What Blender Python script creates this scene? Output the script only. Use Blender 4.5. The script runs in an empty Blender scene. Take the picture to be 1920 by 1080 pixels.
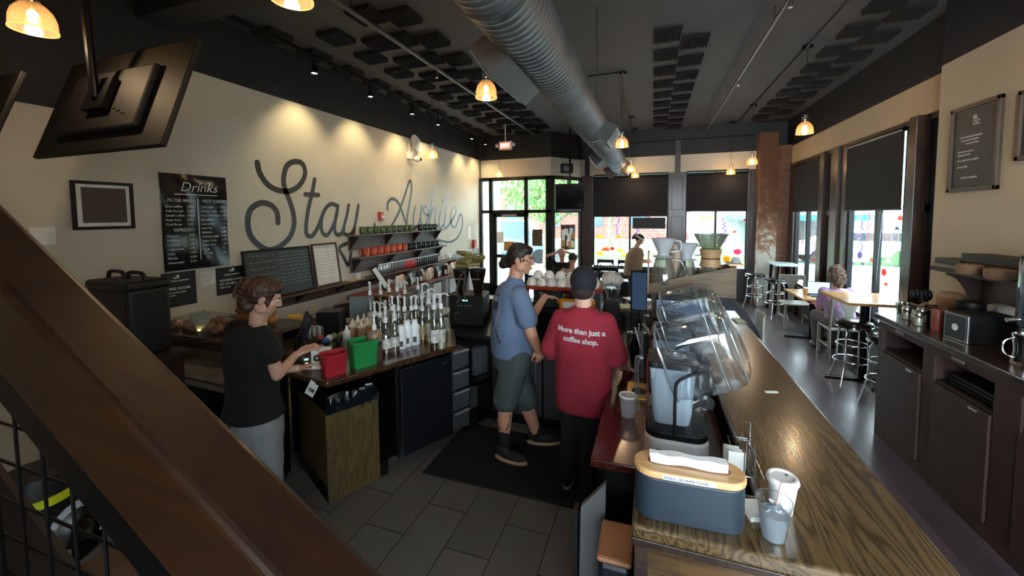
import bpy, bmesh, math, random
from mathutils import Vector, Matrix, Euler
from mathutils.bvhtree import BVHTree
random.seed(7)
C = bpy.context.scene.collection
SC = bpy.context.scene
PI = math.pi
# ---------------------------------------------------------------- camera
HCAM = 2.1
FPX, PCX, PCY = 750.0, 960.0, 450.0
RW = Matrix(((0.94345136, 0.01328294, -0.33124477),
             (0.33142717, -0.06025949, 0.94155447),
             (-0.00745402, -0.99809436, -0.06125422)))      # image axes (right, down, forward) -> world
cam = bpy.data.cameras.new('camera'); camo = bpy.data.objects.new('camera', cam); C.objects.link(camo)
cam.sensor_fit = 'HORIZONTAL'; cam.sensor_width = 36; cam.lens = 36 * FPX / 1920
cam.shift_x = 0; cam.shift_y = -(540 - PCY) / 1920
cam.clip_start = .02; cam.clip_end = 300
_r, _d, _f = RW.col[0], RW.col[1], RW.col[2]
camo.matrix_world = Matrix(((_r.x, -_d.x, -_f.x, 0), (_r.y, -_d.y, -_f.y, 0), (_r.z, -_d.z, -_f.z, HCAM), (0, 0, 0, 1)))
SC.camera = camo
# ---------------------------------------------------------------- view, world, lights
SC.view_settings.view_transform = 'Standard'; SC.view_settings.look = 'None'
SC.view_settings.gamma = 1; SC.view_settings.use_curve_mapping = False
SC.view_settings.exposure = 1.55
SC.cycles.use_denoising = True
SC.cycles.max_bounces = 8; SC.cycles.transparent_max_bounces = 16
SC.cycles.sample_clamp_indirect = 4
w = bpy.data.worlds.new('overcast sky'); SC.world = w; w.use_nodes = True
_bg = w.node_tree.nodes['Background']; _bg.inputs[0].default_value = (.80, .92, 1.0, 1); _bg.inputs[1].default_value = 8.0
w.cycles.sampling_method = 'MANUAL'; w.cycles.sample_map_resolution = 256
def area(name, loc, rot, sx, sy, power, col, portal=False):
    l = bpy.data.lights.new(name, 'AREA'); l.shape = 'RECTANGLE'; l.size = sx; l.size_y = sy; l.energy = power; l.color = col
    if portal: l.cycles.is_portal = True
    o = bpy.data.objects.new(name, l); C.objects.link(o); o.location = loc; o.rotation_euler = rot
    return o
_s = bpy.data.lights.new('sun', 'SUN'); _s.energy = 2.2; _s.angle = .3; _s.color = (1, .95, .88)
_so = bpy.data.objects.new('sun', _s); C.objects.link(_so); _so.rotation_euler = (math.radians(38), 0, math.radians(150))
# daylight portals in the window openings (they only steer sky sampling)
area('portal_front', (.3, 10.85, 1.5), (PI / 2, 0, 0), 3.6, 1.4, 1, (1, 1, 1), True)
area('portal_door', (-3.3, 10.0, 1.6), (PI / 2, 0, 0), 2.0, 3.0, 1, (1, 1, 1), True)
area('portal_side', (3.0, 7.9, 1.5), (PI / 2, 0, -PI / 2), 4.8, 1.6, 1, (1, 1, 1), True)
area('portal_right', (2.75, -1.5, 2.1), (PI / 2, 0, -PI / 2), 2.6, 2.2, 1, (1, 1, 1), True)
area('portal_behind', (.8, -3.1, 2.25), (PI / 2, 0, PI), 3.6, 2.5, 1, (1, 1, 1), True)
# ---------------------------------------------------------------- helpers
def AT(px, py, x=None, y=None, z=None):
    r = RW @ Vector((px - PCX, py - PCY, FPX))
    t = x / r.x if x is not None else (y / r.y if y is not None else (z - HCAM) / r.z)
    return Vector((r.x * t, r.y * t, r.z * t + HCAM))
def hexc(h):
    h = h.lstrip('#'); v = [int(h[i:i + 2], 16) / 255 for i in (0, 2, 4)]
    return tuple([(c / 12.92 if c <= .04045 else ((c + .055) / 1.055) ** 2.4) for c in v] + [1])
MATS = {}
def mat(name, col='#808080', rough=.5, metal=0, col2=None, ns=8, bump=0, bs=40, emit=0, coat=0, spec=.5, sheen=0, stretch=(1, 1, 1)):
    if name in MATS: return MATS[name]
    m = bpy.data.materials.new(name); m.use_nodes = True; nt = m.node_tree; b = nt.nodes['Principled BSDF']
    b.inputs['Base Color'].default_value = hexc(col); b.inputs['Roughness'].default_value = rough; b.inputs['Metallic'].default_value = metal
    b.inputs['Specular IOR Level'].default_value = spec; b.inputs['Coat Weight'].default_value = coat; b.inputs['Coat Roughness'].default_value = .12
    b.inputs['Sheen Weight'].default_value = sheen
    tc = nt.nodes.new('ShaderNodeTexCoord'); mp = nt.nodes.new('ShaderNodeMapping'); nt.links.new(tc.outputs['Object'], mp.inputs[0]); mp.inputs['Scale'].default_value = stretch
    n = nt.nodes.new('ShaderNodeTexNoise'); n.inputs['Scale'].default_value = ns; n.inputs['Detail'].default_value = 4
    nt.links.new(mp.outputs[0], n.inputs['Vector'])
    cr = nt.nodes.new('ShaderNodeValToRGB'); cr.color_ramp.elements[0].position = .35; cr.color_ramp.elements[1].position = .68
    c1 = hexc(col); c2 = hexc(col2) if col2 else tuple([c * .86 for c in c1[:3]] + [1])
    cr.color_ramp.elements[0].color = c1; cr.color_ramp.elements[1].color = c2
    nt.links.new(n.outputs['Fac'], cr.inputs[0]); nt.links.new(cr.outputs[0], b.inputs['Base Color'])
    if bump:
        n2 = nt.nodes.new('ShaderNodeTexNoise'); n2.inputs['Scale'].default_value = bs; n2.inputs['Detail'].default_value = 3
        nt.links.new(mp.outputs[0], n2.inputs['Vector'])
        bp = nt.nodes.new('ShaderNodeBump'); bp.inputs['Strength'].default_value = bump; bp.inputs['Distance'].default_value = .01
        nt.links.new(n2.outputs['Fac'], bp.inputs['Height']); nt.links.new(bp.outputs[0], b.inputs['Normal'])
    if emit:
        b.inputs['Emission Color'].default_value = hexc(col); b.inputs['Emission Strength'].default_value = emit
    MATS[name] = m; return m
def wood(name, dark, light, rough=.35, axis='Y', scale=1.0, coat=.0, bump=.12, freq=9, dist=9):
    """oak-like grain: distorted bands running along an axis"""
    if name in MATS: return MATS[name]
    m = bpy.data.materials.new(name); m.use_nodes = True; nt = m.node_tree; b = nt.nodes['Principled BSDF']
    N = nt.nodes.new; L = nt.links.new
    tc = N('ShaderNodeTexCoord'); mp = N('ShaderNodeMapping'); L(tc.outputs['Object'], mp.inputs[0])
    s = {'X': (.10, 1, 1), 'Y': (1, .10, 1), 'Z': (1, 1, .10)}[axis]
    mp.inputs['Scale'].default_value = tuple(v * scale for v in s)
    wv = N('ShaderNodeTexNoise'); wv.inputs['Scale'].default_value = 3.2; wv.inputs['Detail'].default_value = 2; wv.inputs['Distortion'].default_value = .6
    L(mp.outputs[0], wv.inputs['Vector'])
    mul = N('ShaderNodeMath'); mul.operation = 'MULTIPLY'; mul.inputs[1].default_value = freq * 2.2; L(wv.outputs['Fac'], mul.inputs[0])
    fr = N('ShaderNodeMath'); fr.operation = 'PINGPONG'; fr.inputs[1].default_value = .5; L(mul.outputs[0], fr.inputs[0])
    fine = N('ShaderNodeTexNoise'); fine.inputs['Scale'].default_value = 60; fine.inputs['Detail'].default_value = 3; L(mp.outputs[0], fine.inputs['Vector'])
    ad = N('ShaderNodeMath'); ad.operation = 'MULTIPLY_ADD'; ad.inputs[1].default_value = .6; L(fine.outputs['Fac'], ad.inputs[0]); L(fr.outputs[0], ad.inputs[2])
    cr = N('ShaderNodeValToRGB'); e = cr.color_ramp.elements; e[0].position = .18; e[0].color = hexc(dark); e[1].position = .70; e[1].color = hexc(light)
    L(ad.outputs[0], cr.inputs[0]); L(cr.outputs[0], b.inputs['Base Color'])
    bp = N('ShaderNodeBump'); bp.inputs['Strength'].default_value = bump; bp.inputs['Distance'].default_value = .006
    L(ad.outputs[0], bp.inputs['Height']); L(bp.outputs[0], b.inputs['Normal'])
    b.inputs['Roughness'].default_value = rough; b.inputs['Coat Weight'].default_value = coat; b.inputs['Coat Roughness'].default_value = .15
    MATS[name] = m; return m
def tiles(name, c1, c2, mortar, w_, h_, off=.5, ms=.006, rough=.5, rot=0, bump=.2, plane='XY', var=1.0, scale=1, coat=0):
    if name in MATS: return MATS[name]
    m = bpy.data.materials.new(name); m.use_nodes = True; nt = m.node_tree; b = nt.nodes['Principled BSDF']
    N = nt.nodes.new; L = nt.links.new
    tc = N('ShaderNodeTexCoord'); mp = N('ShaderNodeMapping'); L(tc.outputs['Object'], mp.inputs[0])
    if plane == 'XY': mp.inputs['Rotation'].default_value = (0, 0, rot)
    elif plane == 'XZ': mp.inputs['Rotation'].default_value = (-PI / 2, 0, 0)
    elif plane == 'YZ': mp.inputs['Rotation'].default_value = (-PI / 2, 0, -PI / 2)
    br = N('ShaderNodeTexBrick'); L(mp.outputs[0], br.inputs['Vector']); br.offset = off
    br.inputs['Color1'].default_value = hexc(c1); br.inputs['Color2'].default_value = hexc(c2); br.inputs['Mortar'].default_value = hexc(mortar)
    br.inputs['Scale'].default_value = 1; br.inputs['Brick Width'].default_value = w_; br.inputs['Row Height'].default_value = h_; br.inputs['Mortar Size'].default_value = ms
    no = N('ShaderNodeTexNoise'); no.inputs['Scale'].default_value = 6; no.inputs['Detail'].default_value = 5; L(tc.outputs['Object'], no.inputs['Vector'])
    mx = N('ShaderNodeMix'); mx.data_type = 'RGBA'; mx.blend_type = 'MULTIPLY'; mx.inputs[0].default_value = .35 * var
    L(br.outputs['Color'], mx.inputs[6]); L(no.outputs['Color'], mx.inputs[7]); L(mx.outputs[2], b.inputs['Base Color'])
    bp = N('ShaderNodeBump'); bp.inputs['Strength'].default_value = bump; bp.inputs['Distance'].default_value = .004; bp.invert = True
    L(br.outputs['Fac'], bp.inputs['Height']); L(bp.outputs[0], b.inputs['Normal'])
    b.inputs['Roughness'].default_value = rough; b.inputs['Coat Weight'].default_value = coat; b.inputs['Coat Roughness'].default_value = .2
    MATS[name] = m; return m
def clear(name, tint='#ffffff', refl=.10, rough=.03, milky=0.0, milk='#ffffff'):
    """thin clear sheet: see-through with a glossy skin and an optional milky share"""
    if name in MATS: return MATS[name]
    m = bpy.data.materials.new(name); m.use_nodes = True; nt = m.node_tree; nt.nodes.clear(); N = nt.nodes.new; L = nt.links.new
    out = N('ShaderNodeOutputMaterial'); tr = N('ShaderNodeBsdfTransparent'); tr.inputs[0].default_value = hexc(tint)
    gl = N('ShaderNodeBsdfGlossy'); gl.inputs['Roughness'].default_value = rough
    lw = N('ShaderNodeLayerWeight'); lw.inputs[0].default_value = .25
    ma = N('ShaderNodeMath'); ma.operation = 'MULTIPLY_ADD'; ma.inputs[1].default_value = .75; ma.inputs[2].default_value = refl; ma.use_clamp = True
    L(lw.outputs['Facing'], ma.inputs[0])
    mx = N('ShaderNodeMixShader'); L(ma.outputs[0], mx.inputs[0]); L(tr.outputs[0], mx.inputs[1]); L(gl.outputs[0], mx.inputs[2])
    last = mx
    if milky:
        df = N('ShaderNodeBsdfDiffuse'); df.inputs[0].default_value = hexc(milk); tl = N('ShaderNodeBsdfTranslucent'); tl.inputs[0].default_value = hexc(milk)
        m3 = N('ShaderNodeMixShader'); m3.inputs[0].default_value = .5; L(df.outputs[0], m3.inputs[1]); L(tl.outputs[0], m3.inputs[2])
        m2 = N('ShaderNodeMixShader'); m2.inputs[0].default_value = milky; L(mx.outputs[0], m2.inputs[1]); L(m3.outputs[0], m2.inputs[2]); last = m2
    L(last.outputs[0], out.inputs[0]); MATS[name] = m; return m
def glow(name, col, strength):
    if name in MATS: return MATS[name]
    m = bpy.data.materials.new(name); m.use_nodes = True; nt = m.node_tree; nt.nodes.clear()
    out = nt.nodes.new('ShaderNodeOutputMaterial'); e = nt.nodes.new('ShaderNodeEmission'); e.inputs[0].default_value = hexc(col); e.inputs[1].default_value = strength
    nt.links.new(e.outputs[0], out.inputs[0]); MATS[name] = m; return m
WORLD = set()
class G:
    def __init__(s): s.b = bmesh.new()
    def _add(s, vs, fs, M=None):
        nv = [s.b.verts.new(M @ Vector(v) if M else Vector(v)) for v in vs]
        for f in fs:
            try: s.b.faces.new([nv[i] for i in f])
            except ValueError: pass
        return s
    def box(s, x0, x1, y0, y1, z0, z1, M=None):
        v = [(x0, y0, z0), (x1, y0, z0), (x1, y1, z0), (x0, y1, z0), (x0, y0, z1), (x1, y0, z1), (x1, y1, z1), (x0, y1, z1)]
        return s._add(v, [(3, 2, 1, 0), (4, 5, 6, 7), (0, 1, 5, 4), (1, 2, 6, 5), (2, 3, 7, 6), (3, 0, 4, 7)], M)
    def cb(s, c, d, M=None):
        return s.box(c[0] - d[0] / 2, c[0] + d[0] / 2, c[1] - d[1] / 2, c[1] + d[1] / 2, c[2] - d[2] / 2, c[2] + d[2] / 2, M)
    def lathe(s, prof, c=(0, 0, 0), n=20, M=None, cap=True, sx=1, sy=1):
        vs, fs = [], []
        for r, z in prof:
            for i in range(n):
                a = 2 * PI * i / n; vs.append((c[0] + sx * r * math.cos(a), c[1] + sy * r * math.sin(a), c[2] + z))
        for j in range(len(prof) - 1):
            for i in range(n):
                k = (i + 1) % n; fs.append((j * n + i, j * n + k, (j + 1) * n + k, (j + 1) * n + i))
        if cap:
            fs.append(tuple(range(n - 1, -1, -1))); fs.append(tuple((len(prof) - 1) * n + i for i in range(n)))
        return s._add(vs, fs, M)
    def cyl(s, a, b, r, r2=None, n=14):
        a = Vector(a); b = Vector(b); d = b - a
        if d.length < 1e-6: return s
        M = Matrix.Translation(a) @ d.to_track_quat('Z', 'Y').to_matrix().to_4x4()
        return s.lathe([(r, 0), (r if r2 is None else r2, d.length)], n=n, M=M)
    def tube(s, pts, r, n=8, closed=False):
        pts = [Vector(p) for p in pts]; rs = r if isinstance(r, (list, tuple)) else [r] * len(pts)
        vs, fs = [], []; up = None
        m = len(pts)
        for i, p in enumerate(pts):
            if closed: t = (pts[(i + 1) % m] - pts[i - 1])
            else: t = pts[min(i + 1, m - 1)] - pts[max(i - 1, 0)]
            t.normalize()
            if up is None: up = t.orthogonal().normalized()
            up = (up - t * up.dot(t))
            if up.length < 1e-5: up = t.orthogonal()
            up.normalize(); q = t.cross(up)
            for k in range(n):
                a = 2 * PI * k / n; vs.append(p + (up * math.cos(a) + q * math.sin(a)) * rs[i])
        for i in range(m if closed else m - 1):
            j = (i + 1) % m
            for k in range(n):
                l = (k + 1) % n; fs.append((i * n + k, i * n + l, j * n + l, j * n + k))
        if not closed: fs.append(tuple(range(n - 1, -1, -1))); fs.append(tuple((m - 1) * n + k for k in range(n)))
        return s._add(vs, fs)
    def ell(s, c, r, M=None, n=16, m=10):
        if isinstance(r, (int, float)): r = (r, r, r)
        vs = [(c[0], c[1], c[2] - r[2])]; fs = []
        for j in range(1, m):
            t = PI * j / m
            for i in range(n):
                a = 2 * PI * i / n; vs.append((c[0] + r[0] * math.sin(t) * math.cos(a), c[1] + r[1] * math.sin(t) * math.sin(a), c[2] - r[2] * math.cos(t)))
        vs.append((c[0], c[1], c[2] + r[2])); last = len(vs) - 1
        for i in range(n):
            k = (i + 1) % n; fs.append((0, 1 + k, 1 + i)); fs.append((last, last - n + i, last - n + k))
            for j in range(m - 2): fs.append((1 + j * n + i, 1 + j * n + k, 1 + (j + 1) * n + k, 1 + (j + 1) * n + i))
        return s._add(vs, fs, M)
    def cap(s, a, b, ra, rb, n=12):
        a = Vector(a); b = Vector(b); d = b - a; L = d.length
        M = Matrix.Translation(a) @ d.to_track_quat('Z', 'Y').to_matrix().to_4x4()
        prof = [(max(ra * math.cos(t), 1e-4), ra * math.sin(t)) for t in (-1.5, -1.1, -.7, -.3)] + [(ra, 0), (rb, L)] + [(max(rb * math.cos(t), 1e-4), L + rb * math.sin(t)) for t in (.3, .7, 1.1, 1.5)]
        return s.lathe(prof, n=n, M=M)
    def chain(s, pts, rs):
        for i in range(len(pts) - 1): s.cap(pts[i], pts[i + 1], rs[i], rs[i + 1])
        return s
    def prism(s, poly, z0, z1, M=None):
        n = len(poly); vs = [(p[0], p[1], z0) for p in poly] + [(p[0], p[1], z1) for p in poly]
        fs = [tuple(range(n - 1, -1, -1)), tuple(range(n, 2 * n))] + [(i, (i + 1) % n, n + (i + 1) % n, n + i) for i in range(n)]
        return s._add(vs, fs, M)
    def loft(s, rings, cap=True):
        n = len(rings[0]); vs = [p for r in rings for p in r]; fs = []
        for j in range(len(rings) - 1):
            for i in range(n): k = (i + 1) % n; fs.append((j * n + i, j * n + k, (j + 1) * n + k, (j + 1) * n + i))
        if cap: fs.append(tuple(range(n - 1, -1, -1))); fs.append(tuple((len(rings) - 1) * n + i for i in range(n)))
        return s._add(vs, fs)
    def quad(s, *p): return s._add(p, [tuple(range(len(p)))])
    def ribbon(s, pts, w_, nrm, th=.002):
        """flat painted stroke with round ends; nrm = surface normal"""
        nrm = Vector(nrm); pts = [Vector(p) for p in pts]; vs = []; fs = []; m = len(pts)
        ws = w_ if isinstance(w_, (list, tuple)) else [w_] * m
        for i, p in enumerate(pts):
            t = (pts[min(i + 1, m - 1)] - pts[max(i - 1, 0)]).normalized(); q = t.cross(nrm).normalized() * ws[i] / 2
            vs += [p + q, p - q]
        for i in range(m - 1): fs.append((2 * i, 2 * i + 1, 2 * i + 3, 2 * i + 2))
        s._add(vs, fs)
        for p, ww in ((pts[0], ws[0]), (pts[-1], ws[-1])):
            u = nrm.orthogonal().normalized(); v = nrm.cross(u)
            s._add([p + nrm * .0004 + (u * math.cos(a) + v * math.sin(a)) * ww / 2 for a in [2 * PI * k / 14 for k in range(14)]], [tuple(range(14))])
        return s
    def mesh(s, name):
        bmesh.ops.recalc_face_normals(s.b, faces=s.b.faces); me = bpy.data.meshes.new(name); s.b.to_mesh(me); s.b.free(); return me
    def obj(s, name, m, par=None, smooth=False, bev=0, seg=2, label=None, voxel=0, sm=0, sub=0, disp=0, ds=.05):
        me = s.mesh(name); me.materials.append(m)
        o = bpy.data.objects.new(name, me); C.objects.link(o)
        if voxel:
            r = o.modifiers.new('r', 'REMESH'); r.mode = 'VOXEL'; r.voxel_size = voxel; r.use_smooth_shade = True
            if sm: k = o.modifiers.new('s', 'SMOOTH'); k.factor = .6; k.iterations = sm
            if disp:
                tx = bpy.data.textures.new('d', 'CLOUDS'); tx.noise_scale = ds; dm = o.modifiers.new('d', 'DISPLACE'); dm.texture = tx; dm.strength = disp; dm.mid_level = .5
            dg = bpy.context.evaluated_depsgraph_get(); nm = bpy.data.meshes.new_from_object(o.evaluated_get(dg)); o.modifiers.clear(); o.data = nm; me = nm; me.name = name
            smooth = True
        if smooth:
            for p in me.polygons: p.use_smooth = True
        if bev: bm = o.modifiers.new('bevel', 'BEVEL'); bm.width = bev; bm.segments = seg; bm.limit_method = 'ANGLE'; bm.angle_limit = .6
        if sub: sb = o.modifiers.new('sub', 'SUBSURF'); sb.levels = sub; sb.render_levels = sub
        if smooth and not voxel:
            try: me.set_sharp_from_angle(angle=.9)
            except Exception: pass
        if par is not None:
            o.parent = par
            if par.name in WORLD: o.matrix_parent_inverse = par.matrix_basis.inverted()
        if label: o['label'] = label
        return o
def thing(name, label, cat, loc=(0, 0, 0), rz=0, group=None, world=False):
    """an Empty at the base; world=True: its parts are given in room coordinates"""
    o = bpy.data.objects.new(name, None); C.objects.link(o); o.location = loc; o.rotation_euler = (0, 0, rz); o.empty_display_size = .05
    o['label'] = label; o['category'] = cat
    if group: o['group'] = group
    if world: WORLD.add(o.name)
    return o
def tag(o, label, cat, group=None):
    o['label'] = label; o['category'] = cat
    if group: o['group'] = group
    return o
def struct(o): o['kind'] = 'structure'; return o
def dup(o, loc=None, rz=None, label=None, group=None, par=None, s=None):
    c = o.copy(); C.objects.link(c)
    if par is not None: c.parent = par
    else:
        if loc is not None: c.location = loc
        if rz is not None: c.rotation_euler = (0, 0, rz)
        if s is not None: c.scale = (s, s, s)
        if label: c['label'] = label
        if group: c['group'] = group
    for ch in o.children: dup(ch, par=c)
    return c
FONT = [None]
def text(name, s, size, m, par, M, align='LEFT', bold=0, th=.0008, sx=1, wrap=None, shear=0):
    """flat lettering; M maps text x/y/normal to the place"""
    cu = bpy.data.curves.new(name, 'FONT'); cu.body = s; cu.size = size; cu.align_x = align; cu.offset = bold; cu.shear = shear; cu.extrude = th; cu.resolution_u = 3
    o = bpy.data.objects.new(name, cu); C.objects.link(o)
    dg = bpy.context.evaluated_depsgraph_get(); me = bpy.data.meshes.new_from_object(o.evaluated_get(dg)); bpy.data.objects.remove(o)
    me.transform(M @ Matrix.Diagonal((sx, 1, 1, 1)))
    if wrap: wrap(me)
    me.materials.clear(); me.materials.append(m)
    o = bpy.data.objects.new(name, me); C.objects.link(o)
    if par is not None:
        o.parent = par
        if par.name in WORLD: o.matrix_parent_inverse = par.matrix_basis.inverted()
    return o
def frame(o, right, up):
    r = Vector(right).normalized(); u = Vector(up); u = (u - r * u.dot(r)).normalized(); n = r.cross(u); o = Vector(o)
    return Matrix(((r.x, u.x, n.x, o.x), (r.y, u.y, n.y, o.y), (r.z, u.z, n.z, o.z), (0, 0, 0, 1)))
def smoothpts(pts, k=5):
    """Catmull-Rom"""
    P = [Vector(p) for p in pts]; P = [P[0] * 2 - P[1]] + P + [P[-1] * 2 - P[-2]]; out = []
    for i in range(1, len(P) - 2):
        for j in range(k):
            t = j / k; a, b, c, d = P[i - 1], P[i], P[i + 1], P[i + 2]
            out.append(.5 * ((2 * b) + (c - a) * t + (2 * a - 5 * b + 4 * c - d) * t * t + (3 * b - a - 3 * c + d) * t ** 3))
    out.append(P[-2]); return out
# ---------------------------------------------------------------- materials
M_cream = mat('cream_paint', '#cdc5b6', .75, col2='#c6beaf', ns=3, bump=.05, bs=60)
M_creamR = mat('tan_paint', '#beac92', .75, col2='#b8a68c', ns=3, bump=.05, bs=60)
M_black = mat('black_paint', '#151619', .6, col2='#1b1c1f', ns=4)
M_ceil = mat('ceiling_paint', '#47484c', .75, col2='#414246', ns=2, bump=.05)
M_foam = mat('acoustic_foam', '#17181b', .95, bump=.3, bs=120)
M_blk = mat('black_plastic', '#0b0c0d', .5, spec=.3)
M_blkmat = mat('black_rubber', '#101012', .85, bump=.3, bs=90)
M_blkmet = mat('black_metal', '#131316', .35, metal=.6)
M_steel = mat('steel', '#b8bcc0', .28, metal=1)
M_dsteel = mat('dark_steel', '#5c5e60', .4, metal=1, col2='#4a4c4e', ns=3)
M_chrome = mat('chrome', '#d8dce0', .12, metal=1)
M_white = mat('white_plastic', '#e8e9ea', .35)
M_paper = mat('paper', '#eeece6', .8)
M_dkwood = wood('dark_wood', '#170d08', '#3a2317', .4, 'Z', 1, .2)
M_dkwoodX = wood('dark_wood_x', '#170d08', '#38251b', .45, 'Y', 1, .15)
M_bar = wood('oak_bar_top', '#2a1e11', '#655034', .24, 'Y', 2.6, .5, bump=.06, freq=5)
M_barX = wood('oak_bar_edge', '#2a1b0d', '#5c4324', .4, 'X', 3, .2, freq=5)
M_oakZ = wood('oak_panel', '#33260f', '#62502c', .5, 'Z', 5, .05, freq=3)
M_holder = wood('oak_holder', '#33240f', '#5e4826', .55, 'X', 4, .05, freq=4)
M_red = wood('red_mahogany', '#34130b', '#54241a', .2, 'Y', 2, .6, bump=.02, freq=4)
M_ctr = wood('walnut_counter', '#2a170d', '#4a2d19', .25, 'Y', 2, .5, bump=.03, freq=4)
M_rail = wood('handrail_wood', '#1f0f06', '#2e1809', .4, 'X', 2, .25, bump=.05, freq=3)
M_maple = wood('maple', '#a9713a', '#d9a567', .3, 'Y', 1.2, .3, bump=.03, freq=4)
M_bamboo = wood('bamboo', '#c08d5c', '#d8ab78', .4, 'X', 2, .1, bump=.02, freq=3)
M_pane = clear('window_glass', '#f4fbfa', .03, .0)
M_clear = clear('clear_plastic', '#f1f4f6', .07, .05, .025, '#b8c6d2')
M_glassy = clear('bottle_glass', '#e6ebe6', .12, .03)
M_frost = clear('frosted_plastic', '#eef4fa', .06, .2, .65, '#e2eaf2')
M_lampglass = clear('seeded_amber_glass', '#fff6e8', .10, .08, .03, '#ffe0b4')
M_skin = mat('skin', '#b9846a', .5, col2='#c08c72', ns=14)
M_skin2 = mat('skin_fair', '#c79a86', .5, col2='#cfa592', ns=14)
M_hair = mat('dark_hair', '#241712', .55, bump=.6, bs=70, stretch=(1, 1, .2))
# ================================================================ room shell
XL, XR, XP = -4.35, 2.85, 2.72
ZC, ZCREAM = 4.18, 3.565
YB, YD = 10.7, 9.82
M_tile = tiles('grey_floor_tile', '#77736d', '#6b6762', '#262423', .61, .305, .5, .004, .42, rot=PI / 2, bump=.3)
M_plank = tiles('dark_floor_planks', '#63545a', '#50444a', '#261d1e', .9, .085, .37, .002, .3, rot=PI / 2, bump=.5, coat=.5)
struct(G().box(-4.5, -.2, -3.2, 3.8, -.05, 0).obj('floor', M_tile))
g = G(); g.box(-.2, 3.0, -3.2, 3.8, -.05, 0); g.box(-4.5, 3.0, 3.8, 10.85, -.05, 0)
struct(g.obj('floor', M_plank))
struct(G().box(-4.5, 3.0, -3.2, 10.9, ZC, ZC + .1).obj('ceiling', M_ceil))
wl = struct(G().box(XL - .15, XL, -3.2, 10.9, 0, ZCREAM).obj('wall_left', M_cream))
struct(G().box(XL - .15, XL, -3.2, 10.9, ZCREAM, ZC).obj('trim_1', M_black))
# right wall: cream above windows, dark posts between, pier toward the camera
struct(G().box(XR, XR + .15, 5.3, 10.9, 3.15, ZCREAM).obj('wall_right', M_creamR))
g = G(); g.box(XP, XR + .15, -.2, 5.32, 0, ZCREAM); g.box(XP, XR + .15, -3.2, -2.8, 0, ZCREAM); g.box(XP, XR + .15, -2.8, -.2, 0, 1.0); g.box(XP, XR + .15, -2.8, -.2, 3.2, ZCREAM); struct(g.obj('wall_right', M_creamR))
struct(G().box(XP + .05, XP + .056, -2.8, -.2, 1.0, 3.2).obj('window_9', M_pane)); g = G(); g.box(XP + .02, XP + .09, -1.54, -1.46, 1.0, 3.2); g.box(XP + .02, XP + .09, -2.8, -.2, 1.0, 1.06); struct(g.obj('trim_22', M_blkmet))
g = G(); g.box(XR, XR + .15, 5.3, 10.9, ZCREAM, ZC); g.box(XP, XR + .15, -3.2, 5.3, ZCREAM, ZC); struct(g.obj('trim_2', M_black))
# wall behind the camera with a window opening
g = G(); g.box(-4.5, -1.0, -3.3, -3.2, 0, ZC); g.box(2.6, 3.0, -3.3, -3.2, 0, ZC); g.box(-1.0, 2.6, -3.3, -3.2, 0, 1.0); g.box(-1.0, 2.6, -3.3, -3.2, 3.5, ZC); struct(g.obj('wall_rear', M_cream))
struct(G().box(-4.35, -.1, -.9, -.8, 0, ZC).obj('wall_light_blocker', M_creamR)); struct(G().box(XL, XL + .03, -.8, 2.36, 2.95, ZCREAM).obj('trim_21', M_black))  # unseen wall added to shade the handrail side; black band high on left wall
# front wall of the street side
g = G(); g.box(-1.79, 2.24, YB, YB + .12, 3.11, 3.55); g.box(XL, -2.41, YD, YD + .12, 3.07, 3.55)
D0, D1 = Vector((-2.41, YD, 0)), Vector((-1.79, 10.72, 0))
dd = (D1 - D0).normalized(); dn = Vector((dd.y, -dd.x, 0))
def diag(a, b, z0, z1, t0=-.12, t1=0):
    p, q = D0 + dd * a, D0 + dd * b
    return [(v.x, v.y) for v in (p + dn * t1, q + dn * t1, q + dn * t0, p + dn * t0)], z0, z1
DL = (D1 - D0).length
pl, z0, z1 = diag(0, DL, 3.07, 3.55); g.prism(pl, z0, z1)
struct(g.obj('wall_front', M_cream))
g = G(); g.box(-1.79, 3.0, YB - .002, YB + .12, 3.55, ZC); g.box(XL, -2.41, YD, YD + .12, 3.55, ZC); pl, z0, z1 = diag(0, DL, 3.55, ZC); g.prism(pl, z0, z1)
struct(g.obj('trim_3', M_black))
# beam along the front and a cross beam over the camera side
struct(G().box(XL, XR, 2.35, 2.62, 3.88, ZC).obj('ceiling_beam', M_black))
struct(G().box(-1.79, 2.2, 10.5, 10.7, 3.9, ZC).obj('ceiling_beam', M_black))
# ---------------------------------------------------------------- front windows and pilasters
def pilaster(x0, x1, zt=3.12, name='trim_4'):
    g = G(); g.box(x0, x1, YB - .10, YB + .06, 0, zt); w_ = (x1 - x0) * .16
    for a, b in ((.15, .9), (1.05, 2.05), (2.2, zt - .1)):
        for xa, xb, za, zb in ((x0 + w_, x0 + w_ + .02, a, b), (x1 - w_ - .02, x1 - w_, a, b), (x0 + w_, x1 - w_, a, a + .02), (x0 + w_, x1 - w_, b - .02, b)): g.box(xa, xb, YB - .115, YB - .1, za, zb)
    return struct(g.obj(name, M_dkwood, bev=.004))
pilaster(-1.77, -1.49); pilaster(.36, .75, name='trim_5'); pilaster(2.08, 2.24, name='trim_6')
struct(G().box(.5, .62, YB - .06, YB, 3.12, 3.9).box(-1.7, -1.58, YB - .06, YB, 3.12, 3.9).obj('trim_7', M_dkwood))
def winframe(x0, x1, z0, z1, mull, y, name):
    g = G(); t = .045
    g.box(x0, x1, y - .03, y + .03, z0 - t, z0); g.box(x0, x1, y - .03, y + .03, z1, z1 + t)
    for m in [x0, x1] + mull: g.box(m - t / 2, m + t / 2, y - .03, y + .03, z0, z1)
    return g
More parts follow.
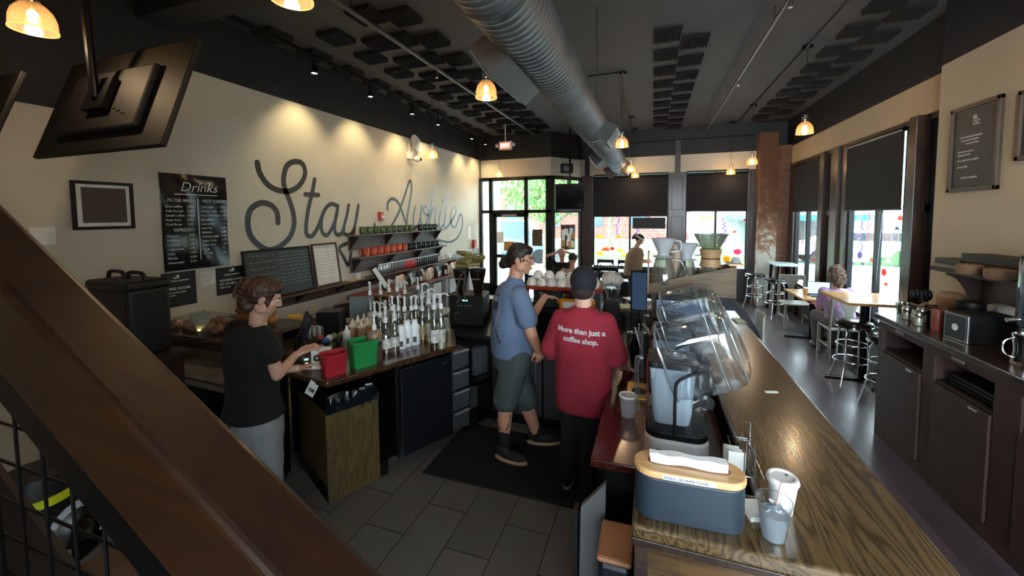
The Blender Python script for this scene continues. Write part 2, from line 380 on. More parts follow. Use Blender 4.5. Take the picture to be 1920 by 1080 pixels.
def glass_y(n, x0, x1, z0, z1, mull, y=YB):
    o = struct(G().box(x0, x1, y - .003, y + .003, z0, z1).obj('window_%d' % n, M_pane))
    winframe(x0, x1, z0, z1, mull, y, '').obj('window_frame', M_blkmet, o); return o
W1 = glass_y(1, -1.47, .35, .77, 3.1, [-.55])
W2 = glass_y(2, .76, 2.08, .80, 3.1, [1.42])
g = G(); g.box(-1.49, .36, YB - .04, YB + .04, 0, .72); g.box(.75, 2.08, YB - .04, YB + .04, 0, .75); struct(g.obj('wall_front', mat('dark_wainscot', '#1c1a1c', .5)))
def blind(x0, x1, z0, lab):
    t = thing('roller_blind', lab, 'blind', ((x0 + x1) / 2, YB - .09, z0), 0, 'roller blinds', world=True)
    G().box(x0, x1, YB - .085, YB - .08, z0, 3.08).obj('blind_fabric', M_bl, t)
    G().cyl((x0, YB - .085, 3.06), (x1, YB - .085, 3.06), .03).obj('roller', M_blkmet, t)
    G().box(x0, x1, YB - .09, YB - .074, z0 - .025, z0).obj('bottom_bar', M_blkmet, t)
M_bl = mat('blind_cloth', '#1d1a1c', .9, bump=.2, bs=200)
blind(-1.46, .34, 2.07, 'wide dark roller blind on the front window left of the middle wood pillar')
blind(.77, 2.07, 2.18, 'dark roller blind on the front window next to the brick column')
# ---------------------------------------------------------------- door section
def dbox(g, px0, px1, z0, z1, y=YD, t=.05):
    x0 = AT(px0, 400, y=y).x; x1 = AT(px1, 400, y=y).x; g.box(x0, x1, y - t, y + t, z0, z1); return x0, x1
g = G()
for a, b in ((894, 905), (918, 925), (1024, 1036)): dbox(g, a, b, 0, 3.07)
dbox(g, 984, 991, 0, 3.07)
g.box(XL, -2.4, YD - .05, YD + .05, 3.0, 3.09); g.box(XL, -2.4, YD - .05, YD + .05, 2.16, 2.24); g.box(XL, -4.0, YD - .05, YD + .05, 0, .3)
g.box(-3.0, -2.4, YD - .05, YD + .05, .5, .56)
struct(g.obj('trim_8', M_blk, bev=.004))
g = G()
for a, b, z0, z1 in ((.0, DL, 3.0, 3.09), (0, DL, 2.16, 2.24), (0, DL, 0, .25), (0, .09, 0, 3.07), (DL - .09, DL, 0, 3.07), (DL * .55, DL * .55 + .05, 2.2, 3.07), (0, DL, .5, .56)):
    pl, p, q = diag(a, b, z0, z1, -.05, .05); g.prism(pl, p, q)
struct(g.obj('trim_9', M_blk, bev=.004))
struct(G().box(XL, -2.4, YD - .003, YD + .003, .1, 3.05).obj('window_3', M_pane))
g = G(); pl, p, q = diag(.05, DL - .05, .1, 3.05, -.003, .003); g.prism(pl, p, q); struct(g.obj('window_4', M_pane))
d = struct(G().box(-3.86, -3.1, YD - .045, YD - .039, .1, 2.12).obj('door_1', M_pane))
g = G(); g.box(-3.97, -3.86, YD - .07, YD - .01, 0, 2.16); g.box(-3.1, -3.0, YD - .07, YD - .01, 0, 2.16); g.box(-3.97, -3.0, YD - .07, YD - .01, 2.06, 2.16); g.box(-3.97, -3.0, YD - .07, YD - .01, 0, .25); g.box(-3.9, -3.05, YD - .07, YD - .01, 1.0, 1.08)
g.obj('door_frame', M_blkmet, d, bev=.004)
G().tube([(-3.15, YD - .1, .9), (-3.15, YD - .15, .95), (-3.15, YD - .15, 1.35), (-3.15, YD - .1, 1.4)], .012).obj('door_handle', M_steel, d)
G().box(-3.7, -3.3, YD - .1, YD - .07, 2.08, 2.13).obj('door_closer', M_steel, d)
# ---------------------------------------------------------------- brick column and right windows
M_brick = tiles('old_brick', '#7c4f38', '#8f6248', '#6f6257', .21, .07, .5, .008, .85, plane='XZ', bump=.8)
M_brickY = tiles('old_brick_side', '#7c4f38', '#8f6248', '#6f6257', .21, .07, .5, .008, .85, plane='YZ', bump=.8)
def plaster():
    m = bpy.data.materials.new('worn_plaster'); m.use_nodes = True; nt = m.node_tree; b = nt.nodes['Principled BSDF']; N = nt.nodes.new; L = nt.links.new
    tc = N('ShaderNodeTexCoord'); n = N('ShaderNodeTexNoise'); n.inputs['Scale'].default_value = 5; n.inputs['Detail'].default_value = 9; n.inputs['Roughness'].default_value = .7; L(tc.outputs['Object'], n.inputs['Vector'])
    sp = N('ShaderNodeSeparateXYZ'); L(tc.outputs['Object'], sp.inputs[0])
    ma = N('ShaderNodeMath'); ma.operation = 'MULTIPLY_ADD'; ma.inputs[1].default_value = -.16; L(sp.outputs['Z'], ma.inputs[0]); L(n.outputs['Fac'], ma.inputs[2])
    cr = N('ShaderNodeValToRGB'); cr.color_ramp.interpolation = 'EASE'; e = cr.color_ramp.elements; e[0].position = .10; e[0].color = hexc('#6b4a36'); e[1].position = .33; e[1].color = hexc('#b3ada3')
    k = e.new(.24); k.color = hexc('#84634b')
    L(ma.outputs[0], cr.inputs[0]); L(cr.outputs[0], b.inputs['Base Color']); b.inputs['Roughness'].default_value = .9
    bp = N('ShaderNodeBump'); bp.inputs['Strength'].default_value = .6; bp.inputs['Distance'].default_value = .02; L(n.outputs['Fac'], bp.inputs['Height']); L(bp.outputs[0], b.inputs['Normal']); return m
M_plas = plaster()
g = G()
random.seed(3)
pts = [(2.24, 0)]; 
for k in range(24): pts.append((2.24 + .012 * random.random(), k * .165))
struct(G().box(2.24, 2.60, 10.33, 10.75, 0, 3.9).obj('wall_column', M_plas, bev=.01))
struct(G().box(2.60, 2.86, 10.36, 10.75, 0, 3.6).obj('wall_column', M_brick))
# right window wall: members in plane x = XR
g = G(); g.box(XR - .02, XR + .1, 5.55, 10.4, 0, .55); struct(g.obj('wall_right', M_dkwoodX))
def post(y0, y1, n, dx=.05, z1=3.16, m=None): return struct(G().box(XR - dx, XR + .08, y0, y1, .0, z1).obj('trim_%d' % n, m or M_dkwood, bev=.006))
post(9.98, 10.36, 10); post(8.55, 8.66, 11); post(8.34, 8.52, 12, .09); post(7.97, 8.21, 13, .03); post(7.76, 7.95, 14, .09); post(7.56, 7.72, 15, .05)
post(5.9, 6.06, 16, .03); post(5.83, 5.89, 17, .1); post(5.66, 5.80, 18, .14); post(5.3, 5.55, 19, .02)
g = G(); g.box(XR - .04, XR + .06, 5.3, 10.4, 3.1, 3.17); g.box(XR - .06, XR + .06, 6.06, 7.56, .5, .6); g.box(XR - .06, XR + .06, 8.66, 9.98, .5, .6); g.box(XR - .04, XR + .06, 5.66, 6.06, 2.1, 2.2); g.box(XR - .04, XR + .06, 7.95, 8.3, 2.06, 2.14)
struct(g.obj('trim_20', M_dkwoodX, bev=.005))
def glass_x(n, y0, y1, z0, z1, mull):
    o = struct(G().box(XR + .02, XR + .026, y0, y1, z0, z1).obj('window_%d' % n, M_pane)); g = G()
    for m in [y0 + .02] + mull + [y1 - .02]: g.box(XR - .01, XR + .05, m - .035, m + .035, z0, z1)
    g.box(XR - .01, XR + .05, y0, y1, z0, z0 + .05); g.obj('window_frame', M_blkmet, o); return o
W5 = glass_x(5, 6.06, 7.56, .6, 3.1, [6.72]); W6 = glass_x(6, 8.66, 9.98, .6, 3.1, [9.3])
W7 = glass_x(7, 8.21, 8.34, .6, 3.1, []); W8 = glass_x(8, 5.55, 5.66, .6, 3.1, [])
def blindx(y0, y1, z0, lab):
    t = thing('roller_blind', lab, 'blind', (XR - .05, (y0 + y1) / 2, z0), 0, 'roller blinds', world=True)
    G().box(XR - .055, XR - .05, y0, y1, z0, 3.1).obj('blind_fabric', M_bl, t)
    G().cyl((XR - .05, y0, 3.09), (XR - .05, y1, 3.09), .028).obj('roller', M_blkmet, t)
    G().box(XR - .06, XR - .045, y0, y1, z0 - .02, z0).obj('bottom_bar', M_blkmet, t)
blindx(6.07, 7.55, 2.15, 'dark roller blind on the side window behind the maple high table')
blindx(8.62, 9.98, 2.15, 'dark roller blind on the far side window by the brick column')
# painted flowers on the panes (parts of the windows)
FCOL = {k: clear('glass_paint_' + k, c, .0, .3, .55, c) for k, c in dict(red='#d8452f', orange='#ec9a2e', yellow='#e9c22d', violet='#7a5bb0', pink='#d85c84', green='#5c8a5a', white='#eef6f4', navy='#34406e').items()}
def flower(par, P, U, V, kind, h, col, r=.07, lean=0):
    """P base point on the pane, U sideways, V up"""
    P = Vector(P); U = Vector(U); V = Vector(V); n = U.cross(V)
    top = P + V * h + U * lean
    st = smoothpts([P, P + V * h * .5 + U * (lean * .2 + .02), top], 4)
    G().ribbon(st, .009, n).obj('painted_stem', FCOL['green'] if kind != 'reed' else FCOL['white'], par)
    if kind == 'reed': return
    g = G(); r = r * (.62 if kind == 'rose' else .9)
    if kind == 'rose':
        for k in range(7):
            a = 2 * PI * k / 7; c = top + (U * math.cos(a) + V * math.sin(a) * .8) * r * .6
            g._add([c + (U * math.cos(b) * r * .55 + V * math.sin(b) * r * .42) + n * .0005 * k for b in [2 * PI * i / 10 for i in range(10)]], [tuple(range(10))])
    elif kind == 'lily':
        for k in range(6):
            a = PI * (.05 + .9 * k / 5); d = U * math.cos(a) + V * math.sin(a); q = d.cross(n)
            g._add([top, top + d * r * .6 + q * r * .2, top + d * r * 1.25, top + d * r * .6 - q * r * .2], [(0, 1, 2, 3)])
    else:
        for k in range(14):
            c = top - V * (k * r * .5) + U * (random.random() - .5) * r * 1.0; q = r * .32
            g._add([c + (U * math.cos(b) * q + V * math.sin(b) * q * .8) for b in [2 * PI * i / 7 for i in range(7)]], [tuple(range(7))])
    g.obj('painted_flower', FCOL[col], par)
random.seed(11)
UY, VZ = Vector((1, 0, 0)), Vector((0, 0, 1))
def fy(px, py0, py1, kind, col, r=.07, lean=0, W=None):
    y = YB - .012; b = AT(px, py0, y=y); t = AT(px, py1, y=y); flower(W, b, UY, VZ, kind, t.z - b.z, col, r, lean)
for px, a, b_, k, c, r in ((1125, 495, 478, 'lily', 'orange', .12), (1135, 495, 470, 'lily', 'red', .13), (1148, 496, 466, 'rose', 'red', .08), (1163, 496, 472, 'lily', 'yellow', .10), (1172, 496, 482, 'lily', 'orange', .12), (1124, 494, 446, 'lily', 'yellow', .1),
                           (1160, 494, 446, 'lily', 'orange', .09), (1193, 495, 425, 'spray', 'violet', .11), (1158, 494, 405, 'spray', 'violet', .08), (1215, 496, 490, 'rose', 'red', .11)): fy(px, a, b_, k, c, r, 0, W1)
for px, l in ((1130, .2), (1140, .35), (1150, .3), (1168, -.2), (1200, .3), (1235, -.4)): fy(px, 495, 406, 'reed', 'white', .1, l, W1)
for px, a, b_, k, c, r in ((1382, 497, 472, 'rose', 'pink', .14), (1362, 498, 485, 'rose', 'orange', .14), (1315, 496, 412, 'lily', 'yellow', .09), (1330, 496, 410, 'lily', 'orange', .08), (1294, 496, 414, 'spray', 'violet', .07), (1355, 497, 410, 'spray', 'violet', .1), (1394, 497, 412, 'rose', 'red', .05), (1350, 497, 440, 'spray', 'navy', .08), (1375, 497, 436, 'lily', 'red', .06)): fy(px, a, b_, k, c, r, 0, W2)
for px, l in ((1318, .1), (1368, .08), (1385, -.08)): fy(px, 496, 402, 'reed', 'white', .1, l, W2)
UX = Vector((0, 1, 0))
def fx(px, py0, py1, kind, col, r, W, lean=0):
    x = XR + .008; b = AT(px, py0, x=x); t = AT(px, py1, x=x); flower(W, b, -UX, VZ, kind, t.z - b.z, col, r, lean)
for px, a, b_, k, c, r in ((1608, 560, 478, 'rose', 'violet', .1), (1610, 560, 415, 'spray', 'violet', .08), (1655, 560, 510, 'rose', 'red', .09), (1622, 560, 400, 'spray', 'pink', .07), (1681, 540, 412, 'lily', 'red', .07), (1630, 560, 490, 'lily', 'red', .06), (1660, 560, 535, 'lily', 'red', .06), (1675, 560, 430, 'lily', 'navy', .05)): fx(px, a, b_, k, c, r, W5)
for px, l in ((1640, .1), (1670, -.1), (1618, .06)): fx(px, 560, 400, 'reed', 'white', .1, W5, l)
for px, a, b_, k, c, r in ((1527, 500, 425, 'spray', 'violet', .09), (1503, 500, 455, 'lily', 'pink', .07), (1526, 500, 487, 'rose', 'red', .08)): fx(px, a, b_, k, c, r, W6)
fx(1508, 500, 400, 'reed', 'white', .1, W6, -.1)
# ---------------------------------------------------------------- outside
M_grass = mat('lawn', '#4c7a34', .9, col2='#3a6226', ns=2)
M_pave = mat('pavement', '#9b9c9b', .9, col2='#8d8e8d', ns=2)
struct(G().box(-40, 60, 10.9, 90, -.3, -.12).obj('floor_street', M_pave)); struct(G().box(3.05, 60, -30, 10.9, -.3, -.12).obj('floor_street', M_pave))
tag(G().box(-9, 4.5, 20.6, 33, -.119, -.07).obj('lawn', M_grass), 'green lawn across the street beyond the front window', 'grass')['kind'] = 'stuff'
M_b2 = tiles('street_brick', '#7f3c2a', '#6e3222', '#94867a', .5, .16, .5, .02, .9, plane='XZ')
b = thing('building', 'red brick building across the street behind the lawn', 'building', (-8, 38, 0), world=True)
G().box(-30, 3, 38, 44, -.12, 5.5).obj('wall', M_b2, b); G().box(-30, 3, 37.8, 38, 4.9, 5.2).obj('cornice', M_paper, b)
for k in range(7): G().box(-26 + 4 * k, -24.4 + 4 * k, 37.93, 38.02, 1.0, 3.2).obj('window', mat('dark_pane', '#3d4a55', .2), b)
b = thing('building', 'pale low building with a turquoise canopy seen through the right front window', 'building', (10, 34, 0), world=True)
G().box(5, 22, 34, 40, -.12, 4).obj('wall', mat('pale_wall', '#a4a9a9', .8), b)
G().prism([(5.2, 26), (11, 26), (11, 34), (5.2, 34)], 1.7, 2.0).obj('canopy', mat('turquoise_canopy', '#3f8a86', .6), b)
b = thing('building', 'pale painted brick building across the side street', 'building', (14, 8, 0), world=True)
M_b3 = tiles('pale_brick', '#a5a39d', '#989690', '#b4b2ac', .5, .16, .5, .02, .9, plane='YZ')
G().box(13, 18, -8, 30, -.12, 7).obj('wall', M_b3, b)
for k in range(6): G().box(12.95, 13.02, -3 + 5 * k, -1 + 5 * k, .9, 2.9).obj('window', mat('dark_pane'), b)
b = tag(G().box(-6.6, -4.75, 11.1, 12.4, -.12, 5).obj('stone_building', tiles('limestone', '#b9aa98', '#ad9e8c', '#8d8072', .9, .45, .5, .01, .9, plane='XZ')), 'tan stone corner wall outside beside the entrance door', 'wall')
def car(loc, rz, col, lab, van=False, s=1):
    t = thing('car', lab, 'car', loc, rz); h = .55 if van else 0
    g = G(); pr = [(-2.2, .35), (-2.25, .8), (-1.9, 1.0 + h * .8), (-1.5, 1.45 + h), (.6, 1.45 + h), (1.3, 1.0), (2.15, .85), (2.25, .4)]
    M = Matrix(((1, 0, 0, 0), (0, 0, -1, .9), (0, 1, 0, 0), (0, 0, 0, 1)))
    g.prism(pr, 0, 1.8, M); g.obj('body', mat('car_paint_' + col, col, .25, coat=.6), t, bev=.08, seg=3)
    g = G(); pw = [(-1.75, 1.05 + h * .5), (-1.42, 1.38 + h), (.52, 1.38 + h), (1.05, 1.05)]; g.prism(pw, -.01, 1.81, M); g.obj('side_window', mat('dark_pane'), t)
    for x in (-1.4, 1.4):
        for y in (-.88, .88): G().cyl((x, y - .1, .33), (x, y + .1, .33), .33, n=18).obj('wheel', M_blkmat, t)
car((-6.3, 18.6, -.12), 0.0, '#4a6788', 'dark blue van parked outside beyond the entrance door', True)
car((8.2, 21.5, -.12), PI, '#a9bcc4', 'pale silver car parked outside beyond the right front window')
def tree(loc, h, R_, lab, n=2200):
    t = thing('tree', lab, 'tree', loc, 0); g = G(); random.seed(int(loc[0] * 10) + 50)
    g.tube([(0, 0, 0), (.05, 0, h * .35), (-.1, .05, h * .7)], [.16, .12, .05])
    for k in range(7):
        a = k * 2.4; z = h * (.3 + .05 * k); g.tube([(0, 0, z), (math.cos(a) * R_ * .4, math.sin(a) * R_ * .4, z + .7), (math.cos(a) * R_ * .8, math.sin(a) * R_ * .8, z + 1.1)], [.06, .04, .015], 6)
    g.obj('trunk', mat('bark', '#6d6054', .9), t)
    g = G()
    for k in range(n):
        u = Vector((random.gauss(0, 1), random.gauss(0, 1), random.gauss(0, 1))).normalized() * random.random() ** .45
        p = Vector((u.x * R_, u.y * R_, h * .72 + u.z * R_ * .8)); e = Euler((random.random() * 6, random.random() * 6, random.random() * 6)).to_matrix(); s = .09 + random.random() * .07
        g._add([p + e @ Vector(v) * s for v in ((-1, 0, 0), (0, -.6, .1), (1, 0, 0), (0, .6, .1))], [(0, 1, 2, 3)])
    g.obj('crown', mat('leaves', '#527a3a', .7, col2='#668e4a', ns=3), t)
tree((-4.2, 16.2, -.12), 5.2, 2.3, 'leafy street tree outside the entrance door')
tree((-2.4, 24.5, -.069), 6.0, 2.6, 'second street tree on the lawn behind the hanging television')
tree((9.5, 9.5, -.12), 5.5, 2.4, 'leafy tree outside the side windows')
# ================================================================ counters and bar
ZB, ZL, ZK = 1.07, .90, .95
# ---- front bar
bar = thing('bar_counter', 'long oak topped coffee bar running toward the street windows', 'bar counter', (.6, 3, 0), world=True)
top = [(-.053, 1.332), (.845, 1.332), (.845, 4.75), (-2.0, 4.75), (-2.0, 4.52), (.375, 4.52), (.375, 1.62), (-.053, 1.62)]
G().prism(top, ZB - .05, ZB).obj('bar_top', M_bar, bar, bev=.012, seg=3)
G().prism([(-.03, 1.37), (.80, 1.37), (.80, 4.70), (-1.96, 4.70), (-1.96, 4.58), (.42, 4.58), (.42, 1.60), (-.03, 1.60)], 0, ZB - .05).obj('bar_body', mat('dark_stained_wood', '#1d1410', .5, col2='#2b1d15', ns=3, stretch=(1, 1, .2)), bar)
G().box(.0, .80, 1.352, 1.37, .0, ZB - .06).obj('end_panel', M_barX, bar)
G().box(-.045, .0, 1.345, 1.37, 0, ZB - .052).box(-.053, .845, 1.336, 1.37, ZB - .075, ZB - .05).obj('end_trim', M_dkwoodX, bar, bev=.003)
# ---- work counter behind the bar
wc = thing('work_counter', 'lower red brown work counter on the staff side of the bar', 'counter', (0, 3, 0), world=True)
G().box(-.275, .372, 1.92, 3.15, ZL - .04, ZL).obj('worktop', M_red, wc, bev=.006)
G().box(-.275, .372, 3.15, 4.51, ZL - .04, ZL).obj('steel_top', M_dsteel, wc, bev=.004)
G().box(-.24, .372, 1.95, 4.5, .1, ZL - .04).obj('body', M_blk, wc)
for k in range(4): G().box(-.252, -.24, 2.0 + .5 * k, 2.46 + .5 * k, .16, ZL - .08).obj('door', mat('black_laminate', '#18181a', .4), wc, bev=.004)
g = G(); g.prism([(-.305, 0), (-.19, 0), (-.182, .905), (-.292, .77)], 1.75, 1.78, Matrix(((1, 0, 0, 0), (0, 0, 1, 0), (0, 1, 0, 0), (0, 0, 0, 1))))
pn = thing('steel_side_panel', 'slanted grey steel side panel below the near end of the work counter', 'panel', (-.3, 1.6, 0), world=True)
g.obj('panel', mat('grey_sheet', '#77797b', .45, metal=.3), pn)
G().box(-.325, -.306, 1.74, 1.79, 0, .76).obj('door_edge', M_dsteel, pn)
tb = thing('pedal_bin', 'slim black bin with a tan lid tucked against the bar end', 'bin', (-.12, 1.6, 0), world=True)
G().box(-.185, -.058, 1.50, 1.70, 0, .755).obj('bin_body', mat('navy_plastic', '#0d1220', .4), tb, bev=.02)
G().box(-.19, -.056, 1.495, 1.705, .755, .78).obj('bin_lid', mat('tan_lid', '#a9764f', .5), tb, bev=.012)
# ---- espresso counter across the back of the bar
ec = thing('espresso_counter', 'dark counter crossing behind the staff with the espresso machine on it', 'counter', (-1.2, 4.1, 0), world=True)
G().box(-2.25, -.278, 3.62, 4.5, ZL - .04, ZL).obj('worktop', M_dsteel, ec, bev=.004)
G().box(-2.2, -.28, 3.72, 4.5, 0, ZL - .04).obj('body', M_blk, ec)
st = thing('undercounter_fridge', 'grey steel fridge doors under the espresso counter behind the man in blue', 'fridge', (-1.1, 3.68, 0), world=True)
G().box(-1.52, -.45, 3.66, 3.715, .12, ZL - .06).obj('fridge_body', M_blkmet, st)
for x0, x1 in ((-1.5, -.99), (-.97, -.46)):
    d = G().box(x0, x1, 3.635, 3.66, .14, .80).obj('door', mat('brushed_steel', '#6c6e70', .38, metal=.85), st, bev=.006)
    G().tube([(x1 - .05, 3.60, .5), (x1 - .05, 3.60, .74)], .008).obj('handle', M_steel, d)
# ---- angled prep counter on the left
A_, B_ = Vector((-2.128, 2.133, 0)), Vector((-1.634, 3.124, 0)); u_ = (B_ - A_).normalized(); v_ = Vector((-u_.y, u_.x, 0))
def uv(a, b): p = A_ + u_ * a + v_ * b; return (p.x, p.y)
pc = thing('prep_counter', 'angled walnut brown prep counter full of bottles and tubs', 'counter', (-2.4, 2.9, 0), world=True)
topP = [(-2.128, 2.133), (-1.634, 3.124), (-1.68, 3.22), (-1.90, 3.60), (-2.27, 3.60), (-2.27, 4.45), (-3.25, 4.45), (-3.75, 3.2), (-3.15, 2.28)]
G().prism(topP, ZK - .045, ZK).obj('counter_top', M_ctr, pc, bev=.012, seg=3)
G().prism([uv(.02, .12), uv(.02, .75), (-3.1, 2.9), (-3.0, 4.35), (-2.3, 4.3), uv(1.05, .5), uv(.5, .5), uv(.5, .12)], 0, .12).obj('plinth', M_blk, pc)
G().prism([uv(.45, .62), uv(1.1, .62), (-2.35, 4.3), (-3.1, 4.35), (-3.3, 3.2), (-3.0, 2.6)], .0, ZK - .05).obj('body', M_blk, pc)
tc_ = thing('bin_cabinet', 'oak veneered cabinet holding a lined waste bin below the prep counter corner', 'cabinet', (-2.4, 2.5, 0), world=True)
g = G(); h = .66
def uvprism(g, a0, a1, b0, b1, z0, z1): g.prism([uv(a0, b0), uv(a1, b0), uv(a1, b1), uv(a0, b1)], z0, z1)
uvprism(g, .02, .42, .10, .12, 0, h); uvprism(g, .02, .04, .12, .72, 0, h); uvprism(g, .40, .42, .12, .72, 0, h); uvprism(g, .02, .42, .70, .72, 0, h); g.obj('case', M_oakZ, tc_, bev=.003)
wb = thing('waste_bin', 'black bin with a dark plastic liner bulging over its rim under the counter corner', 'bin', (-2.4, 2.5, .1), world=True)
g = G(); uvprism(g, .06, .38, .15, .60, .1, .70); g.obj('bin_body', M_blk, wb, bev=.02)
g = G(); random.seed(4)
rings = []
for k, (o_, z) in enumerate(((.0, .60), (-.015, .64), (-.02, .70), (-.012, .76), (.0, .79), (.03, .785), (.05, .70))):
    r = []
    for i in range(48):
        t = i / 48 * 4; s = int(t); f = t - s; q = [(0, 0), (1, 0), (1, 1), (0, 1), (0, 0)]
        a = q[s][0] + (q[s + 1][0] - q[s][0]) * f; b = q[s][1] + (q[s + 1][1] - q[s][1]) * f
        w_ = .012 * math.sin(i * 2.9 + k) + random.random() * .006
        ia = .05 + o_ + w_ + a * (.35 - 2 * (o_ + w_)); ib = .12 + o_ + w_ + b * (.5 - 2 * (o_ + w_)); p = uv(ia, ib); r.append((p[0], p[1], z + .01 * math.sin(i * .7)))
    rings.append(r)
g.loft(rings, cap=False); g.obj('bin_liner', mat('bin_bag', '#14181f', .22), wb, smooth=True)
fr = thing('mini_fridge', 'black mini fridge with a plain door under the prep counter', 'fridge', (-2.2, 3.1, 0), world=True)
g = G(); uvprism(g, .60, 1.10, .16, .62, .06, .86); g.obj('case', M_blk, fr)
g = G(); uvprism(g, .62, 1.11, .10, .15, .09, .84); g.obj('door', mat('fridge_black', '#15171c', .3), fr, bev=.008)
g = G(); uvprism(g, .615, .622, .095, .15, .09, .84); g.obj('door_seal', M_steel, fr)
g = G(); uvprism(g, 1.03, 1.08, .096, .1, .77, .79); g.obj('badge', M_steel, fr)
g = G(); uvprism(g, .44, .60, .15, .5, .05, .08); uvprism(g, .46, .58, .14, .22, .09, .11); tag(g.obj('steel_tray', M_steel), 'steel tray on the floor between oak cabinet and mini fridge', 'tray')
# plastic drawer tower right of the mini fridge
dt = thing('drawer_tower', 'clear plastic drawer tower right of the mini fridge', 'drawer unit', (-1.75, 3.45, 0), world=True)
g = G(); uvprism(g, 1.14, 1.17, .16, .5, .05, .86); uvprism(g, 1.36, 1.38, .16, .5, .05, .86); g.obj('frame', M_blk, dt)
for k in range(4):
    g = G(); uvprism(g, 1.17, 1.36, .14, .46, .08 + .195 * k, .25 + .195 * k); dr = g.obj('drawer', clear('dim_plastic', '#b9bcc0', .08, .25, .35, '#8b9096'), dt, bev=.01)
    g = G(); uvprism(g, 1.18, 1.35, .125, .145, .235 + .195 * k, .25 + .195 * k); g.obj('drawer_lip', mat('dull_white', '#84868a', .5), dr)
for k in range(5):
    p = uv(1.43 + .06 * (k % 3), .2 + .1 * (k // 3) ); z = .5 if k < 3 else .12
    t = thing('cup_stack', 'sleeve of clear cups stored under the counter end' , 'cups', (p[0], p[1] + .1, z), 0, 'cup sleeves under the counter')
    g = G(); g.lathe([(.036, 0)] + [(.036 + .006 * (i % 2), .02 * i + .02) for i in range(14)]); g.obj('sleeve', clear('dim_plastic'), t, smooth=True)
g = G(); uvprism(g, 1.38, 1.62, .1, .5, .46, .49); tag(g.obj('under_shelf', M_blkmet), 'upper black shelf board under the dark end of the counter', 'shelf')
g = G(); uvprism(g, 1.38, 1.62, .1, .5, .09, .11); tag(g.obj('under_shelf', M_blkmet), 'lower black shelf board under the dark end of the counter', 'shelf')
# ---- register counter with raised pastry ledge at the left wall
rc = thing('register_counter', 'low work surface with light marbled top left of the woman in black', 'counter', (-3.2, 2.3, 0), world=True)
G().prism([(-3.74, 2.04), (-2.62, 2.0), (-2.75, 2.35), (-3.74, 3.2)], .86, .895).obj('counter_top', mat('marbled_laminate', '#b9ab94', .25, col2='#8d8270', ns=5, coat=.4), rc, bev=.006)
G().prism([(-3.74, 2.045), (-2.63, 2.005), (-2.64, 2.03), (-3.74, 2.07)], .80, .845).obj('top_edge', mat('pale_edge', '#8b8073', .5), rc)
G().prism([(-3.72, 2.10), (-2.7, 2.08), (-2.8, 2.4), (-3.72, 3.2)], 0, .86).obj('body', M_blk, rc)
pl_ = thing('pastry_ledge', 'raised glossy ledge carrying wrapped pastries by the wall signs', 'counter', (-3.8, 2.5, 0), world=True)
G().box(-4.34, -2.95, 2.12, 2.78, 1.115, 1.15).obj('ledge_top', mat('glossy_stone', '#4a3b33', .12, col2='#6a574a', ns=9, coat=.8), pl_, bev=.006)
G().box(-3.78, -3.745, 2.14, 3.1, 0, 1.115).obj('panel', M_oakZ, pl_)
G().box(-4.3, -2.97, 2.13, 2.16, 1.05, 1.115).obj('apron', M_dkwoodX, pl_)
tag(G().ell((-3.02, 2.13, .93), (.06, .045, .035)).ell((-2.96, 2.15, .925), (.04, .04, .03)).obj('crumpled_cloth', mat('olive_cloth', '#5b5236', .9), sub=1, smooth=True), 'crumpled olive cloth on the marbled counter', 'cloth')
# dark stand under thermal carrier
sd = thing('carrier_stand', 'dark wooden stand under the black insulated drinks carrier', 'stand', (-3.6, 1.85, 0), world=True)
G().box(-3.98, -3.28, 1.66, 2.0, 1.07, 1.11).obj('shelf', M_dkwoodX, sd); G().box(-3.95, -3.88, 1.7, 1.97, 0, 1.07).box(-3.4, -3.33, 1.7, 1.97, 0, 1.07).obj('legs', M_dkwood, sd)
tcar = thing('insulated_carrier', 'tall black insulated drinks carrier with two top handles', 'drinks carrier', (-3.6, 1.83, 1.11), world=True)
G().box(-3.90, -3.42, 1.695, 1.965, 1.11, 1.60).obj('body', mat('carrier_black', '#101216', .5, bump=.1), tcar, bev=.03, seg=3)
G().box(-3.91, -3.41, 1.69, 1.97, 1.585, 1.655).obj('lid', mat('carrier_black'), tcar, bev=.025, seg=3)
for x in (-3.88, -3.65): G().tube(smoothpts([(x, 1.82, 1.64), (x + .015, 1.82, 1.69), (x + .05, 1.82, 1.705), (x + .15, 1.82, 1.705), (x + .19, 1.82, 1.69), (x + .205, 1.82, 1.64)]), .014).obj('handle', mat('carrier_black'), tcar, smooth=True)
G().box(-3.62, -3.47, 1.67, 1.70, 1.14, 1.36).obj('tap_recess', M_blk, tcar, bev=.02)
# ---- condiment cabinet on the right
cc = thing('condiment_cabinet', 'dark brown condiment cabinet with two open bins along the right wall', 'cabinet', (2.35, 3, 0), world=True)
M_cab = wood('cabinet_brown', '#2a1814', '#3c2620', .6, 'Z', 1, .05, bump=.05)
G().box(2.0, 2.71, -.6, 4.70, 1.10, 1.15).obj('cabinet_top', wood('cabinet_top_brown', '#1f130f', '#3a2820', .25, 'Y', 1, .4, bump=.03), cc, bev=.008)
g = G(); g.box(2.04, 2.71, 4.64, 4.66, 0, 1.10); g.box(2.66, 2.71, -.5, 4.66, 0, 1.1); g.box(2.04, 2.71, -.5, 4.66, .08, .12); g.box(2.04, 2.71, -.5, 4.66, .82, .84)
for y in (3.93, 3.05, 2.1, 1.1, 0): g.box(2.05, 2.7, y - .06, y + .02, 0, 1.10)
g.obj('case', M_cab, cc)
g = G(); g.box(2.03, 2.055, -.5, 4.66, 1.03, 1.10); g.box(2.03, 2.055, -.5, 4.66, 0, .1)
for y0, y1 in ((4.58, 4.66), (3.86, 4.0), (3.1, 3.3), (2.2, 2.3)): g.box(2.03, 2.055, y0, y1, .1, 1.03)
g.obj('face_frame', M_cab, cc, bev=.003)
